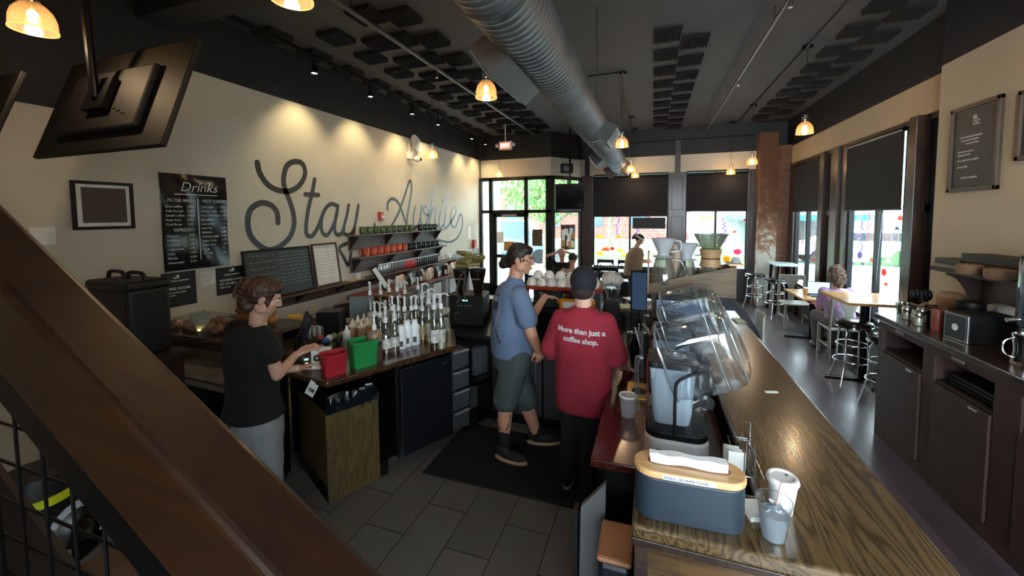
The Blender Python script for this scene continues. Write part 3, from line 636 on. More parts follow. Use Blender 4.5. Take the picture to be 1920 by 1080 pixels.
for y0, y1 in ((4.0, 4.58), (3.3, 3.86), (2.3, 3.1), (1.2, 2.2)):
    d = G().box(2.015, 2.035, y0 + .005, y1 - .005, .11, .82).obj('door', M_cab, cc, bev=.004)
    G().box(2.008, 2.016, y0 + .1, y0 + .17, .79, .805).obj('door_pull', M_steel, d)
G().box(2.06, 2.65, 3.32, 3.84, .84, .845).obj('bin_floor', M_blk, cc)
for y in (4.33, 3.62): G().box(2.026, 2.031, y - .06, y + .06, 1.055, 1.075).obj('label_plate', mat('dull_label', '#8a8078', .6), cc)
for k in range(3): tag(G().box(2.08, 2.6, 3.34, 3.80, .85 + .028 * k, .868 + .028 * k).obj('serving_tray', M_blk), ['bottom', 'middle', 'top'][k] + ' black serving tray of the stack in the condiment cabinet opening', 'tray')
# ---- stair handrail in front of the camera
hr = thing('stair_handrail', 'broad brown wooden stair handrail with black metal channel crossing the foreground', 'handrail', (-.3, .38, 0), world=True)
def railpt(x, s, y): return (x, y, 2.1 + (s - .495 * x) / .869)
def rail(g, s0, s1, y0, y1, x0=-3.2, x1=.55):
    v = [railpt(x0, s0, y0), railpt(x1, s0, y0), railpt(x1, s0, y1), railpt(x0, s0, y1), railpt(x0, s1, y0), railpt(x1, s1, y0), railpt(x1, s1, y1), railpt(x0, s1, y1)]
    return g._add(v, [(3, 2, 1, 0), (4, 5, 6, 7), (0, 1, 5, 4), (1, 2, 6, 5), (2, 3, 7, 6), (3, 0, 4, 7)])
rail(G(), -.584 - .147, -.584, .33, .424).obj('wooden_rail', M_rail, hr, bev=.011, seg=3)
rail(G(), -.585 - .20, -.584 - .148, .335, .40).obj('metal_channel', M_blkmet, hr)
mesh_ = thing('wire_mesh_infill', 'black welded wire mesh below the stair handrail', 'railing', (-.5, .37, 0), world=True)
g = G()
for k in range(34):
    x = -2.9 + k * .0855; a = railpt(x, -.77, .37); g.tube([a, (x, .37, a[2] - .5)], .003, 6)
g.obj('upright_wires', M_blkmet, mesh_)
g = G()
for k in range(22):
    z = .72 + k * .0765; xr = (-.77 + .869 * (2.1 - z)) / .495; xl = (-1.20 + .869 * (2.1 - z)) / .495
    if xl < -3: xl = -3
    if xr > .5: xr = .5
    if xr > xl: g.tube([(xl, .373, z), (xr, .373, z)], .003, 6)
g.obj('level_wires', M_blkmet, mesh_)
sg = thing('stair_stringer', 'dark stair stringer at the bottom left corner', 'stair', (-1, .42, 0), world=True)
rail(G(), -1.65, -1.20, .44, .452, -3.2, .4).obj('stringer', mat('stringer_brown', '#1c1210', .6), sg)
# things seen through the mesh
kb = thing('black_tub', 'round black tub with a bright yellow band below the stair mesh', 'tub', (-1.9, .85, 0), world=True)
c = AT(72, 925, y=.95)
G().lathe([(.12, -.35), (.13, .0), (.132, .10), (.12, .13), (.02, .15)], (c.x, .95, c.z - .02), 32).obj('tub_body', mat('dull_black', '#14141a', .5), kb, smooth=True)
G().lathe([(.134, -.02), (.1345, -.02), (.1345, .02), (.134, .02)], (c.x, .95, c.z), 32).obj('yellow_band', mat('yellow_band', '#d9e02a', .5), kb, smooth=True)
text('band_lettering', 'G      TX', .04, mat('olive_print', '#6d7020', .6), kb, frame((c.x - .05, .95 - .1355, c.z - .014), (1, 0, 0), (0, 0, 1)))
kc = AT(135, 1000, y=.9)
gd = thing('steel_bowl', 'round steel bowl with a pale speckled rim below the stair mesh', 'bowl', (kc.x, .9, kc.z - .1), world=True)
T_ = Matrix.Translation((kc.x, .92, kc.z)) @ Euler((math.radians(55), 0, math.radians(20))).to_matrix().to_4x4()
G().lathe([(.05, -.07), (.10, -.03), (.118, 0), (.122, 0), (.10, -.04), (.05, -.08)], n=32, M=T_).obj('bowl', M_dsteel, gd, smooth=True)
g = G()
for k in range(22): a0 = PI * (.0 + k / 22); a1 = PI * (k + 1) / 22; g._add([(.09 * math.cos(a0), .09 * math.sin(a0), .003), (.122 * math.cos(a0), .122 * math.sin(a0), .003), (.122 * math.cos(a1), .122 * math.sin(a1), .003), (.09 * math.cos(a1), .09 * math.sin(a1), .003)], [(0, 1, 2, 3)], T_)
g.obj('speckled_rim', mat('speckled', '#a9bfd6', .4, col2='#cfdbe8', ns=60), gd)
G().ell((0, 0, -.03), (.05, .05, .03), T_).obj('dark_lid', M_blk, gd, smooth=True)
tag(G().box(-3.5, -2.75, 1.25, 1.5, 0, 1.05).obj('pale_background_box', mat('pale_background_box', '#aab4bb', .5), bev=.01), 'pale grey box added for the lit background glimpsed through the stair mesh', 'cabinet')  # pale box added in place of the brightly lit floor and wall behind
tag(G().box(-2.6, -1.2, .75, 1.15, .35, .42).obj('lower_shelf', mat('shelf_tan', '#6b5546', .6)), 'low tan shelf beneath the stair mesh', 'shelf')
# rubber mat
tag(G().box(-1.75, -.40, 2.72, 3.55, 0, .014).obj('floor_mat', M_blkmat, bev=.006), 'black rubber anti fatigue mat on the grey tiles', 'mat')
# ================================================================ ceiling fittings
# spiral duct
dk = thing('spiral_duct', 'large grey spiral ventilation duct under the ceiling', 'air duct', (-.766, 5, 3.27), world=True)
rings = []; n = 40; y = -2.5; k = 0
while y < 10.35:
    r_ = .200 if k % 4 else .207
    rings.append([(-.766 + r_ * math.cos(2 * PI * i / n), y, 3.27 + r_ * math.sin(2 * PI * i / n)) for i in range(n)]); y += .0125 if k % 4 in (3, 0) else .0175; k += 1
G().loft(rings).obj('duct_body', mat('galvanised', '#8a8c8e', .42, metal=.75, col2='#76787a', ns=3), dk, smooth=True)
for y in (1.9, 5.4, 8.8): G().lathe([(.20, -.02), (.212, -.02), (.212, .02), (.20, .02)], n=40, M=Matrix.Translation((-.766, y, 3.27)) @ Matrix.Rotation(PI / 2, 4, 'X')).obj('coupling_ring', M_dsteel, dk, smooth=True)
g = G()
for y in (1.2, 4.2, 7.4, 10): g.box(-.98, -.97, y, y + .02, 3.3, ZC).box(-.562, -.552, y, y + .02, 3.3, ZC)
g.obj('hanger_strap', M_dsteel, dk)
def register(y, side, L=.5):
    g = G(); a = math.radians(-35 if side < 0 else -35); d = Vector((side * math.cos(a), 0, math.sin(a))); q = Vector((side * math.sin(-a), 0, math.cos(a)))
    c = Vector((-.766, y, 3.27)); V = []
    for t, wv in ((.16, .10), (.34, .12)):
        for sy, sq in ((-1, -1), (1, -1), (1, 1), (-1, 1)): V.append(c + d * t + Vector((0, sy * L / 2, 0)) + q * sq * wv)
    g._add(V, [(3, 2, 1, 0), (0, 1, 5, 4), (1, 2, 6, 5), (2, 3, 7, 6), (3, 0, 4, 7)])
    o = g.obj('register_boot', mat('register_grey', '#4a4846', .5, metal=.3), dk)
    g = G(); V2 = [c + d * .345 + Vector((0, sy * (L / 2 - .01), 0)) + q * sq * .11 for sy, sq in ((-1, -1), (1, -1), (1, 1), (-1, 1))]; g.quad(*V2)
    for k in range(7):
        f = -.09 + .03 * k; g._add([c + d * .34 + Vector((0, -L / 2, 0)) + q * f, c + d * .34 + Vector((0, L / 2, 0)) + q * f, c + d * .36 + Vector((0, L / 2, 0)) + q * (f + .012), c + d * .36 + Vector((0, -L / 2, 0)) + q * (f + .012)], [(0, 1, 2, 3)])
    g.obj('grille', mat('grille_grey', '#8b8784', .45, metal=.4), o)
register(2.75, -1, .75); register(5.3, 1); register(7.6, -1); register(9.3, 1); register(9.9, -1)
# conduits and pipes
def pipe(name, lab, pts, r, m=M_blkmet, cat='pipe', br=()):
    t = thing(name, lab, cat, pts[0], world=True); G().tube(pts, r, 10).obj('pipe', m, t, smooth=True)
    if br:
        g = G()
        for p in br: g.cyl((p[0], p[1], p[2]), (p[0], p[1], ZC), .004, n=6)
        g.obj('hanger_rod', M_blkmet, t)
    return t
M_grp = mat('grey_pipe', '#5a5c60', .4, metal=.3)
pipe('ceiling_pipe', 'grey sprinkler pipe running along the ceiling left of the duct', [(-2.73, -1, 4.05), (-2.73, 10.4, 4.05)], .024, M_grp, br=[(-2.73, 3.2, 4.05), (-2.73, 6, 4.05), (-2.73, 8.6, 4.05)])
pipe('ceiling_pipe', 'grey sprinkler pipe running along the ceiling right of the striped foam tiles', [(1.13, -1, 4.02), (1.13, 10.1, 4.02)], .02, M_grp, br=[(1.13, 4.8, 4.02), (1.13, 7.5, 4.02)])
for p in ((1.13, 4.3), (1.13, 6.6), (-2.73, 4.8)): G().cyl((p[0], p[1], 4.02), (p[0], p[1], 3.93), .014, .02).obj('sprinkler_head', M_steel, bpy.data.objects['ceiling_pipe' if p[0] < 0 else 'ceiling_pipe.001'])
pipe('conduit', 'thin conduit feeding the right row of pendant lamps', [(1.77, -1, 4.15), (1.77, 10.4, 4.15)], .011, cat='conduit')
pipe('conduit', 'thin conduit crossing the ceiling to the middle pendants', [(-3.55, 6.1, 4.15), (-.5, 6.1, 4.15)], .011, cat='conduit')
pipe('conduit', 'thin conduit feeding the left row of pendant lamps', [(-3.57, 6.1, 4.15), (-3.57, 9.3, 4.15)], .011, cat='conduit')
pipe('conduit', 'thin conduit running from the middle pendant toward the window', [(-.5, 6.1, 4.15), (-.5, 10.3, 4.15)], .009, cat='conduit')
# pendant lamps
def make_lamp(first=True):
    t = thing('pendant_lamp', 'x', 'lamp', (0, 0, 0))
    G().lathe([(.0, 1.09), (.055, 1.09), (.06, 1.075), (.05, 1.05), (.012, 1.045)], n=20).obj('canopy', M_blkmet, t, smooth=True)
    G().cyl((0, 0, .24), (0, 0, 1.14), .003, n=6).obj('cord', M_blk, t)
    G().ell((0, 0, .205), .036).lathe([(.030, .168), (.038, .160), (.038, .148), (.030, .142)], cap=False).obj('glass_knob', clear('clear_glass', '#eef2f2', .15, .02), t, smooth=True)
    s = G().lathe([(.030, .145), (.055, .13), (.078, .10), (.090, .06), (.094, .0), (.092, .0), (.088, .06), (.076, .098), (.053, .127), (.028, .142)], n=28, cap=False).obj('lamp_shade', M_lampglass, t, smooth=True)
    G().lathe([(.0945, -.002), (.0955, .002), (.0945, .006)], n=28, cap=False).obj('shade_rim', glow('rim_glow', '#ffc56a', .6), s)
    b = G().lathe([(.012, .12), (.014, .10), (.026, .07), (.028, .055), (.02, .03), (.004, .02)], n=16).obj('bulb', clear('bulb_glass', '#fff0d0', .08, .05, .05, '#ffb04a'), t, smooth=True)
    G().lathe([(.004, .10), (.010, .09), (.012, .05), (.006, .035)], n=10).obj('filament', glow('filament', '#ffcf90', 40), b, smooth=True)
    return t
lamps = [((1.79, 6.05), 'nearest pendant lamp of the right hand row, by the tan wall'), ((1.79, 8.87), 'pendant lamp in front of the brick column'), ((1.66, 10.3), 'small far pendant lamp in front of the right window blind'),
         ((-.42, 10.25), 'lowest looking far pendant lamp in front of the wide window blind'), ((-.445, 6.2), 'pendant lamp hanging just right of the duct, nearest of the middle row'), ((-.45, 9.0), 'middle one of the three pendants clustered at the duct end'),
         ((-3.56, 9.2), 'pendant lamp in front of the entrance glass'), ((-3.58, 6.09), 'pendant lamp in front of the lettered wall'), ((-1.39, 3.3), 'pendant lamp hanging left of the duct above the staff'), ((-3.15, 1.24), 'big bright pendant lamp in the top left corner'),
         ((-1.62, 1.50), 'pendant lamp cut off by the top edge of the picture'), ((2.35, 3.55), 'pendant lamp just outside the right edge, glowing on the tan wall')]
L0 = make_lamp()
for i, ((x, y), lab) in enumerate(lamps):
    z = {0: 3.10, 1: 3.05, 2: 3.0, 3: 3.0, 4: 3.10, 5: 3.02, 6: 3.05, 7: 3.10, 8: 3.13, 9: 3.11, 10: 3.12}.get(i, 3.1)
    o = L0 if i == 0 else dup(L0)
    o.location = (x, y, z); o['label'] = lab; o['group'] = 'glass pendant lamps'
    for ch in o.children:
        if ch.name.startswith('canopy'): ch.location.z = 3.09 - z
    pl = bpy.data.lights.new('pendant_light', 'POINT'); pl.energy = 5; pl.color = (1, .76, .50); pl.shadow_soft_size = .03
    q = bpy.data.objects.new('pendant_light', pl); C.objects.link(q); q.location = (x, y, z + .03)
# track with spot heads
tr = thing('lighting_track', 'black lighting track along the ceiling beside the lettered wall', 'track light', (-4.0, 6, 4.1), world=True)
G().box(-4.02, -3.98, 2.9, 10.2, 4.08, 4.12).obj('track', M_blk, tr)
sp = None
for i, y in enumerate((4.0, 5.05, 6.15, 7.05, 8.6, 9.4)):
    if sp is None:
        sp = thing('spot_head', 'x', 'spotlight', (0, 0, 0)); G().cyl((0, 0, 0), (0, 0, -.07), .012).obj('stem', M_blk, sp)
        G().lathe([(.02, -.05), (.024, -.10), (.045, -.20), (.043, -.20), (.02, -.11)], n=20).obj('shade', M_blk, sp, smooth=True)
        G().ell((0, 0, -.185), (.035, .035, .012)).obj('bulb_face', glow('spot_face', '#fff0d2', 6), sp, smooth=True); o = sp
    else: o = dup(sp)
    o.location = (-4.0, y, 4.08); o['group'] = 'spot heads on the track'; o['label'] = ['spot head nearest the camera on the ceiling track', 'second spot head along the ceiling track', 'third spot head along the ceiling track', 'fourth spot head along the ceiling track', 'fifth spot head along the track, near the exit sign', 'farthest spot head on the ceiling track'][i]
    l = bpy.data.lights.new('spot', 'SPOT'); l.energy = 19; l.color = (1, .80, .42); l.spot_size = math.radians(96); l.spot_blend = .8; l.shadow_soft_size = .04
    q = bpy.data.objects.new('spot', l); C.objects.link(q); q.location = (-3.96, y, 3.86); q.rotation_euler = Vector((-.16, .05, -1)).to_track_quat('-Z', 'Y').to_euler()
# acoustic foam tiles
def foam(n=11):
    g = G(); s = .305; rings = []
    g.box(0, s, 0, s, -.02, 0)
    for k in range(n): x = s * k / n; g.prism([(x, -.02), (x + s / n, -.02), (x + s / n / 2, -.055)], 0, s, Matrix(((1, 0, 0, 0), (0, 0, 1, 0), (0, 1, 0, 0), (0, 0, 0, 1))))
    return g.obj('foam_tile', M_foam)
F0 = foam(); cnt = 0
def ft(x, y, lab, grp):
    global cnt
    o = F0 if cnt == 0 else dup(F0)
    o.location = (x, y, ZC - .001); o['label'] = lab; o['category'] = 'acoustic tile'; o['group'] = grp; cnt += 1
for k in range(9):
    for c_ in range(2):
        y = 4.93 + .61 * k + .305 * c_
        if y < 10.15: ft(-.02 + .315 * c_, y, 'ribbed black foam tile of the middle ceiling checker between duct and grey pipe', 'foam tiles on the middle ceiling strip')
for k in range(11):
    for c_, x in enumerate((-4.25, -3.62, -3.25, -2.95)):
        y = 3.35 + .61 * k + (.305 if c_ in (1, 2) else 0) + (.0 if c_ != 2 else .305)
        if y < 9.5: ft(x, y, 'black foam tile of the ceiling checker between lettered wall and grey pipe', 'foam tiles on the left ceiling strip')
    if 3.8 + .61 * k < 9.3: ft(-2.62, 3.5 + .61 * k, 'black foam tile of the ceiling column just right of the left grey pipe', 'foam tiles right of the left pipe')
for k in range(12):
    for c_ in range(2):
        y = 3.7 + .61 * k + .305 * c_
        if y < 10: ft(2.0 + .315 * c_, y, 'black foam tile of the ceiling checker nearest the right wall', 'foam tiles on the right ceiling strip')
# hanging televisions
def tv(lab, c, wd, ht, yaw, tilt, arm):
    t = thing('television', lab, 'television', c, yaw)
    M = Matrix.Rotation(tilt, 4, 'X')
    G().cb((0, 0, 0), (wd, .03, ht), M).obj('screen_case', mat('tv_back', '#0d0b0a', .6, spec=.3), t, bev=.008)
    G().cb((0, .0155, 0), (wd - .04, .003, ht - .04), M).obj('screen', mat('screen_black', '#060708', .1), t)
    G().cb((0, -.03, -.02), (wd * .62, .04, ht * .6), M).obj('rear_housing', mat('tv_back'), t, bev=.015)
    g = G(); g.cb((0, -.07, 0), (.2, .03, .2), M); g.obj('mount_plate', M_blkmet, t)
    G().cyl((0, -.09, .0), (0, -.12, arm), .022).cyl((0, -.12, arm - .02), (0, -.12, arm), .06).obj('ceiling_arm', M_blkmet, t)
    for k in range(3): G().cb((wd * .12 + .05 * k, -.053, -.09 - .02 * k), (.03, .004, .01), M).obj('port', M_steel, t)
    return t
tv('large television seen from behind, hung under the ceiling at upper left', (-3.06, 1.52, 2.80), 1.24, .68, 0, math.radians(-19), 1.3)
tv('second television cut off by the left picture edge', (-3.83, 1.20, 2.70), .9, .5, 0, math.radians(-19), 1.4)
t = thing('television', 'black television hung in front of the entrance windows', 'television', (-1.83, 9.3, 2.50), math.radians(180 + 12))
Mt = Matrix.Rotation(math.radians(-8), 4, 'X')
G().cb((0, 0, 0), (.68, .05, .66), Mt).obj('screen_case', M_blk, t, bev=.006)
G().cb((0, .027, .03), (.64, .004, .56), Mt).obj('screen', mat('screen_black'), t)
G().cb((0, .03, -.29), (.5, .012, .05), Mt).obj('speaker_strip', M_dsteel, t)
G().cyl((0, -.04, .1), (0, -.08, 1.65), .02).obj('ceiling_arm', M_blkmet, t)
t = thing('wall_speaker', 'small black loudspeaker hung above the corner window', 'loudspeaker', (-2.0, 9.75, 3.1), math.radians(15))
G().cb((0, 0, .13), (.30, .16, .24)).obj('cabinet', M_blk, t, bev=.01); G().lathe([(.09, 0), (.085, .005), (.02, -.02)], M=Matrix.Translation((0, -.082, .13)) @ Matrix.Rotation(PI / 2, 4, 'X')).obj('speaker_cone', M_dsteel, t)
G().tube([(-.1, 0, .25), (-.16, 0, ZC - 3.1)], .004).tube([(.1, 0, .25), (.14, 0, ZC - 3.1)], .004).obj('hanging_wire', M_blkmet, t)
t = thing('exit_sign', 'lit red exit sign with two lamp heads near the ceiling', 'exit sign', (-3.13, 8.5, 3.56), 0)
G().cb((0, 0, .10), (.31, .04, .19)).obj('housing', M_white, t, bev=.01)
G().cb((0, -.022, .10), (.24, .004, .13)).obj('lit_face', glow('exit_red', '#ff5a4a', 1.5), t)
text('exit_letters', 'EXIT', .10, glow('exit_letters', '#ffd0c4', 1.6), t, frame((-.105, -.026, .065), (1, 0, 0), (0, 0, 1)), bold=.002)
for s in (-1, 1): G().ell((s * .20, -.02, .11), (.04, .035, .045)).obj('lamp_head', M_white, t, smooth=True)
G().cyl((0, 0, .19), (0, 0, .62), .012).obj('stem', M_white, t)
t = thing('ceiling_vent', 'pale square vent near the ceiling above the large television', 'vent', (-3.95, 1.95, 4.14), 0)
G().cb((0, 0, 0), (.3, .2, .02)).obj('vent_plate', mat('vent_white', '#9a9a9a', .6), t)
tag(G().cyl((-4.31, 9.78, 2.0), (-4.31, 9.78, 4.1), .012).obj('wall_conduit', M_grp), 'thin white conduit in the corner beside the entrance', 'conduit')
tag(G().tube([(2.80, 10.33, .0), (2.80, 10.30, 3.2)], .014).ell((2.80, 10.28, 2.95), .03).obj('drain_pipe', M_grp), 'thin vertical pipe in front of the far brickwork', 'pipe')
# ================================================================ lettering on the left wall
XW = XL + .002
def wp(X, Y): # crop coords -> wall
    v = AT(480 + X / 4, 270 + Y / 4, x=XW); return v
strokes = [
 (.070, [(10,140),(30,220),(90,305),(170,348),(260,350),(330,305),(368,225),(350,150),(290,132),(232,165),(208,250),(215,330),(250,420),(280,520),(285,610),(252,700),(180,768),(100,795),(30,765),(-40,690),(-62,590),(-45,500),(5,455),(60,442),(120,465),(158,515),(165,590)]),
 (.062, [(440,265),(420,370),(390,500),(375,630),(385,685),(420,690),(450,650),(475,600),(495,545)]), (.062, [(370,378),(468,382)]),
 (.060, [(610,462),(560,450),(512,500),(490,580),(495,655),(525,685),(560,650),(598,560),(615,465)]), (.060, [(615,465),(597,560),(590,640),(608,680),(640,670),(662,620)]),
 (.058, [(695,458),(680,540),(660,620),(662,670),(700,680),(735,640),(752,560),(768,460)]), (.058, [(768,460),(745,590),(728,700),(715,800),(695,908),(655,845),(625,780),(690,742),(760,722),(830,722),(875,740),(912,792)]),
 (.055, [(985,490),(990,440),(1020,410),(1060,430),(1090,490),(1120,580),(1145,640),(1180,640),(1210,615)]),
 (.055, [(888,602),(893,650),(930,680),(985,655),(1030,590),(1075,500),(1120,370),(1148,285),(1162,282),(1166,340),(1152,440),(1135,540),(1128,640)]),
 (.050, [(1192,470),(1180,560),(1190,620),(1215,610),(1234,540),(1242,468)]), (.050, [(1234,540),(1245,605),(1275,600),(1292,530),(1280,470),(1258,480),(1262,520),(1300,535)]),
 (.050, [(1325,355),(1310,480),(1296,620)]), (.050, [(1300,570),(1328,480),(1350,490),(1342,560),(1348,620),(1372,600)]),
 (.048, [(1386,490),(1372,580),(1382,632),(1410,600)]), (.048, [(1396,424),(1398,427)]), (.048, [(1442,364),(1425,500),(1412,600),(1424,632),(1452,600)]),
 (.048, [(1452,600),(1485,545),(1502,495),(1484,470),(1465,510),(1460,570),(1475,622),(1500,612),(1520,560),(1530,530),(1546,545),(1546,620),(1512,700),(1452,735),(1372,722),(1300,705),(1225,720),(1170,760)])]
ms = thing('wall_lettering', 'huge dark grey script words Stay Awhile painted on the cream wall', 'wall lettering', (XW, 6, 1.6), world=True)
M_let = mat('grey_wall_paint', '#33373c', .34, col2='#3a3f45', ns=3)
for i, (w_, p) in enumerate(strokes):
    G().ribbon(smoothpts([wp(*q) + Vector((.0005 * (i % 3), 0, 0)) for q in p], 6), w_, (1, 0, 0)).obj('letter_stroke', M_let, ms)
# ---------------------------------------------------------------- framed things on the wall
def wq(x0, y0, x1, y1, X=XW):  # pixel box -> y range, z range on the left wall
    a = AT(x0, y0, x=X); b = AT(x1, y1, x=X); return a.y, b.y, min(a.z, b.z), max(a.z, b.z)
def WF(y, z, x): return frame((x, y, z), (0, 1, 0), (0, 0, 1))   # text frame on the left wall
t = thing('framed_picture', 'black framed brown picture with a white mat on the left wall', 'picture', (XW, 2.03, 2.01), world=True)
def fbox(t, m, y0, y1, z0, z1, f, d, name='picture_frame'):
    g = G(); g.box(XW, XW + d, y0, y1, z0, z0 + f); g.box(XW, XW + d, y0, y1, z1 - f, z1); g.box(XW, XW + d, y0, y0 + f, z0 + f, z1 - f); g.box(XW, XW + d, y1 - f, y1, z0 + f, z1 - f); return g.obj(name, m, t, bev=.002)
fbox(t, M_blk, 1.84, 2.24, 2.01, 2.405, .025, .025)
G().box(XW, XW + .012, 1.86, 2.22, 2.03, 2.39).obj('white_mat', M_paper, t); G().box(XW, XW + .014, 1.90, 2.19, 2.065, 2.355).obj('picture', mat('sepia_picture', '#3d3029', .25, col2='#4a3c32', ns=20, coat=.8), t)
tag(G().box(XW, XW + .012, 1.60, 1.74, 1.90, 2.04).obj('thermostat', M_white, bev=.004), 'small white wall plate half hidden by the stair handrail', 'wall plate')
# drinks menu
y0, y1, z0, z1 = 2.455, 3.06, 1.59, 2.525
dm = thing('drinks_menu', 'glossy black drinks menu board on the cream wall', 'menu board', (XW, 2.75, z0), world=True)
def wavy_sheet(y0, y1, z0, z1, x):
    g = G(); n, m = 30, 40; vs = []
    for j in range(m + 1):
        for i in range(n + 1):
            y = y0 + (y1 - y0) * i / n; z = z0 + (z1 - z0) * j / m
            vs.append((x + .006 * math.sin(7 * y * 1.7 + 3 * z) + .006 * math.sin(9 * z + 4 * y), y, z))
    g._add(vs, [(j * (n + 1) + i, j * (n + 1) + i + 1, (j + 1) * (n + 1) + i + 1, (j + 1) * (n + 1) + i) for j in range(m) for i in range(n)])
    return g
G().box(XW, XW + .008, y0 - .006, y1 + .006, z0 - .006, z1 + .006).obj('backing_board', M_steel, dm)
wavy_sheet(y0, y1, z0, z1, XW + .022).obj('menu_sheet', mat('gloss_black', '#0a0a0b', .12, col2='#0d0d0e', coat=.8), dm, smooth=True)
M_chalk = mat('menu_white', '#dfe3e6', .7)
XT = XW + .037
text('menu_title', 'Drinks', .13, M_chalk, dm, WF(2.60, 2.36, XT), shear=.3, bold=-.001)
G().box(XT, XT + .002, 2.55, 2.95, 2.325, 2.332).box(XT, XT + .002, 2.755, 2.761, 1.68, 2.29).obj('menu_rule', M_chalk, dm)
text('menu_heading', 'FILTER BREW', .042, M_chalk, dm, WF(2.49, 2.255, XT)); text('menu_heading', 'NOT COFFEE', .042, M_chalk, dm, WF(2.80, 2.255, XT)); text('menu_heading', 'ESPRESSO', .042, M_chalk, dm, WF(2.53, 1.97, XT))
for i, (a, b) in enumerate((('Drip Coffee', '3.00+'), ('Cafe Au Lait', '3.50+'), ('Decaf Coffee', '4.00+'), ('Pour Over', '5.50'), ('Cold Brew', '4.50'))):
    text('menu_line', a, .03, M_chalk, dm, WF(2.47, 2.20 - .043 * i, XT)); text('menu_line', b, .03, M_chalk, dm, WF(2.655, 2.20 - .043 * i, XT))
for i, (a, b) in enumerate((('Espresso', '3.00'), ('Macchiato', '3.75'), ('Cortado', '4.00'), ('Cappuccino', '4.25'), ('Latte', '4.50+'), ('Mocha', '5.00+'), ('Americano', '3.25+'))):
    text('menu_line', a, .03, M_chalk, dm, WF(2.47, 1.92 - .043 * i, XT)); text('menu_line', b, .03, M_chalk, dm, WF(2.66, 1.92 - .043 * i, XT))
for i, (a, b) in enumerate((('Chai Latte', '4.50+'), ('Matcha Latte', '5.25'), ('Hot Chocolate', '3.50'), ('Smoothie', '5.75'), ('Lemonade', '3.25'), ('Iced Tea', '3.00'), ('Steamer', '3.50'), ('Golden Latte', '4.75'), ('Italian Soda', '3.75'), ('Extra Shot', '1.00'), ('Syrup', '.75'), ('Alt Milk', '.75'))):
    text('menu_line', a, .03, M_chalk, dm, WF(2.785, 2.20 - .043 * i, XT)); text('menu_line', b, .03, M_chalk, dm, WF(2.975, 2.20 - .043 * i, XT))
def sign(lab, y0, y1, z0, z1, lines, m=None, mt=None, name='wall_sign', cat='sign'):
    t = thing(name, lab, cat, (XW, (y0 + y1) / 2, z0), world=True)
    G().box(XW, XW + .006, y0, y1, z0, z1).obj('board', m or mat('sign_black', '#17181b', .5), t)
    for s, sz, dy, dz in lines: text('sign_text', s, sz, mt or M_chalk, t, WF(y0 + dy, z1 - dz, XW + .009), bold=.0006)
    return t
ya, yb, za, zb = wq(303, 515, 356, 568)
t = sign('black sign about the upper room, left of the party sign', 2.42, 2.72, 1.24, 1.575, [('COFFEE COMPANY', .02, .06, .09), ('UPPER ROOM.', .036, .02, .17), ('Reserve our private meeting', .016, .02, .20), ('space upstairs.', .016, .02, .225)])
t2 = sign('black sign reading Hosting a party below the drinks menu', 2.92, 3.24, 1.27, 1.565, [('COFFEE COMPANY', .02, .08, .09), ('HOSTING A PARTY?', .032, .03, .15), ('LET US HELP.', .032, .03, .19), ('Ask about catering', .015, .03, .22)])
for q, yc in ((t, 2.54), (t2, 3.08)): G().box(XW + .007, XW + .009, yc - .02, yc, 1.515, 1.53).box(XW + .007, XW + .009, yc + .005, yc + .03, 1.515, 1.55).obj('house_emblem', M_chalk, q)
sign('small white notice between the two black signs', 2.765, 2.905, 1.41, 1.54, [('~~~~~~~~~~~', .02, .01, .03), ('~~~~~~~~~', .02, .01, .05), ('~~~~~~~~~~', .02, .01, .07), ('~~~~~~~~~', .02, .01, .09), ('~~~~~~~', .02, .01, .11)], M_paper, mat('ink', '#4a4a50', .8), 'paper_notice', 'notice')
# long wooden shelf with ledger board
M_shelf = wood('shelf_wood', '#27160e', '#4c3020', .5, 'Y', 1.2, .1)
M_shelfg = wood('shelf_grey_wood', '#3a322f', '#6b5d57', .55, 'Y', 1.4, .05)
def shelf(lab, y0, y1, z, d, drop, brk, m, hooks=()):
    t = thing('wall_shelf', lab, 'shelf', (XL + .1, (y0 + y1) / 2, z - drop), world=True)
    G().box(XL, XL + d, y0, y1, z - .02, z).obj('shelf_board', m, t, bev=.003)
    G().box(XL, XL + .02, y0, y1, z - drop, z - .02).obj('back_board', m, t, bev=.003)
    for y in brk: G().prism([(0, 0), (d - .02, 0), (0, -drop + .04)], y - .01, y + .01, Matrix(((1, 0, 0, XL + .02), (0, 0, 1, 0), (0, 1, 0, z - .02), (0, 0, 0, 1)))).obj('bracket', mat('bracket_dark', '#241812', .6), t)
    for y in hooks: G().tube(smoothpts([(XL + .02, y, z - .05), (XL + .05, y, z - .07), (XL + .07, y, z - .10), (XL + .09, y, z - .08)]), .005).obj('hook', M_steel, t)
    return t
shelf('upper grey wood mug shelf carrying green and black mugs', 4.87, 7.55, 1.82, .19, .24, (4.9, 5.75, 6.6, 7.4), M_shelfg)
shelf('middle grey wood mug shelf carrying orange and black mugs', 4.90, 7.62, 1.475, .19, .24, (4.95, 5.8, 6.65, 7.45), M_shelfg)
shelf('long brown wall shelf holding chalkboard and tumblers', 3.3, 9.45, 1.14, .20, .16, (3.9, 4.6, 5.3, 6.2, 7.1, 8.0), M_shelf, (4.13, 4.36, 4.95, 5.1))
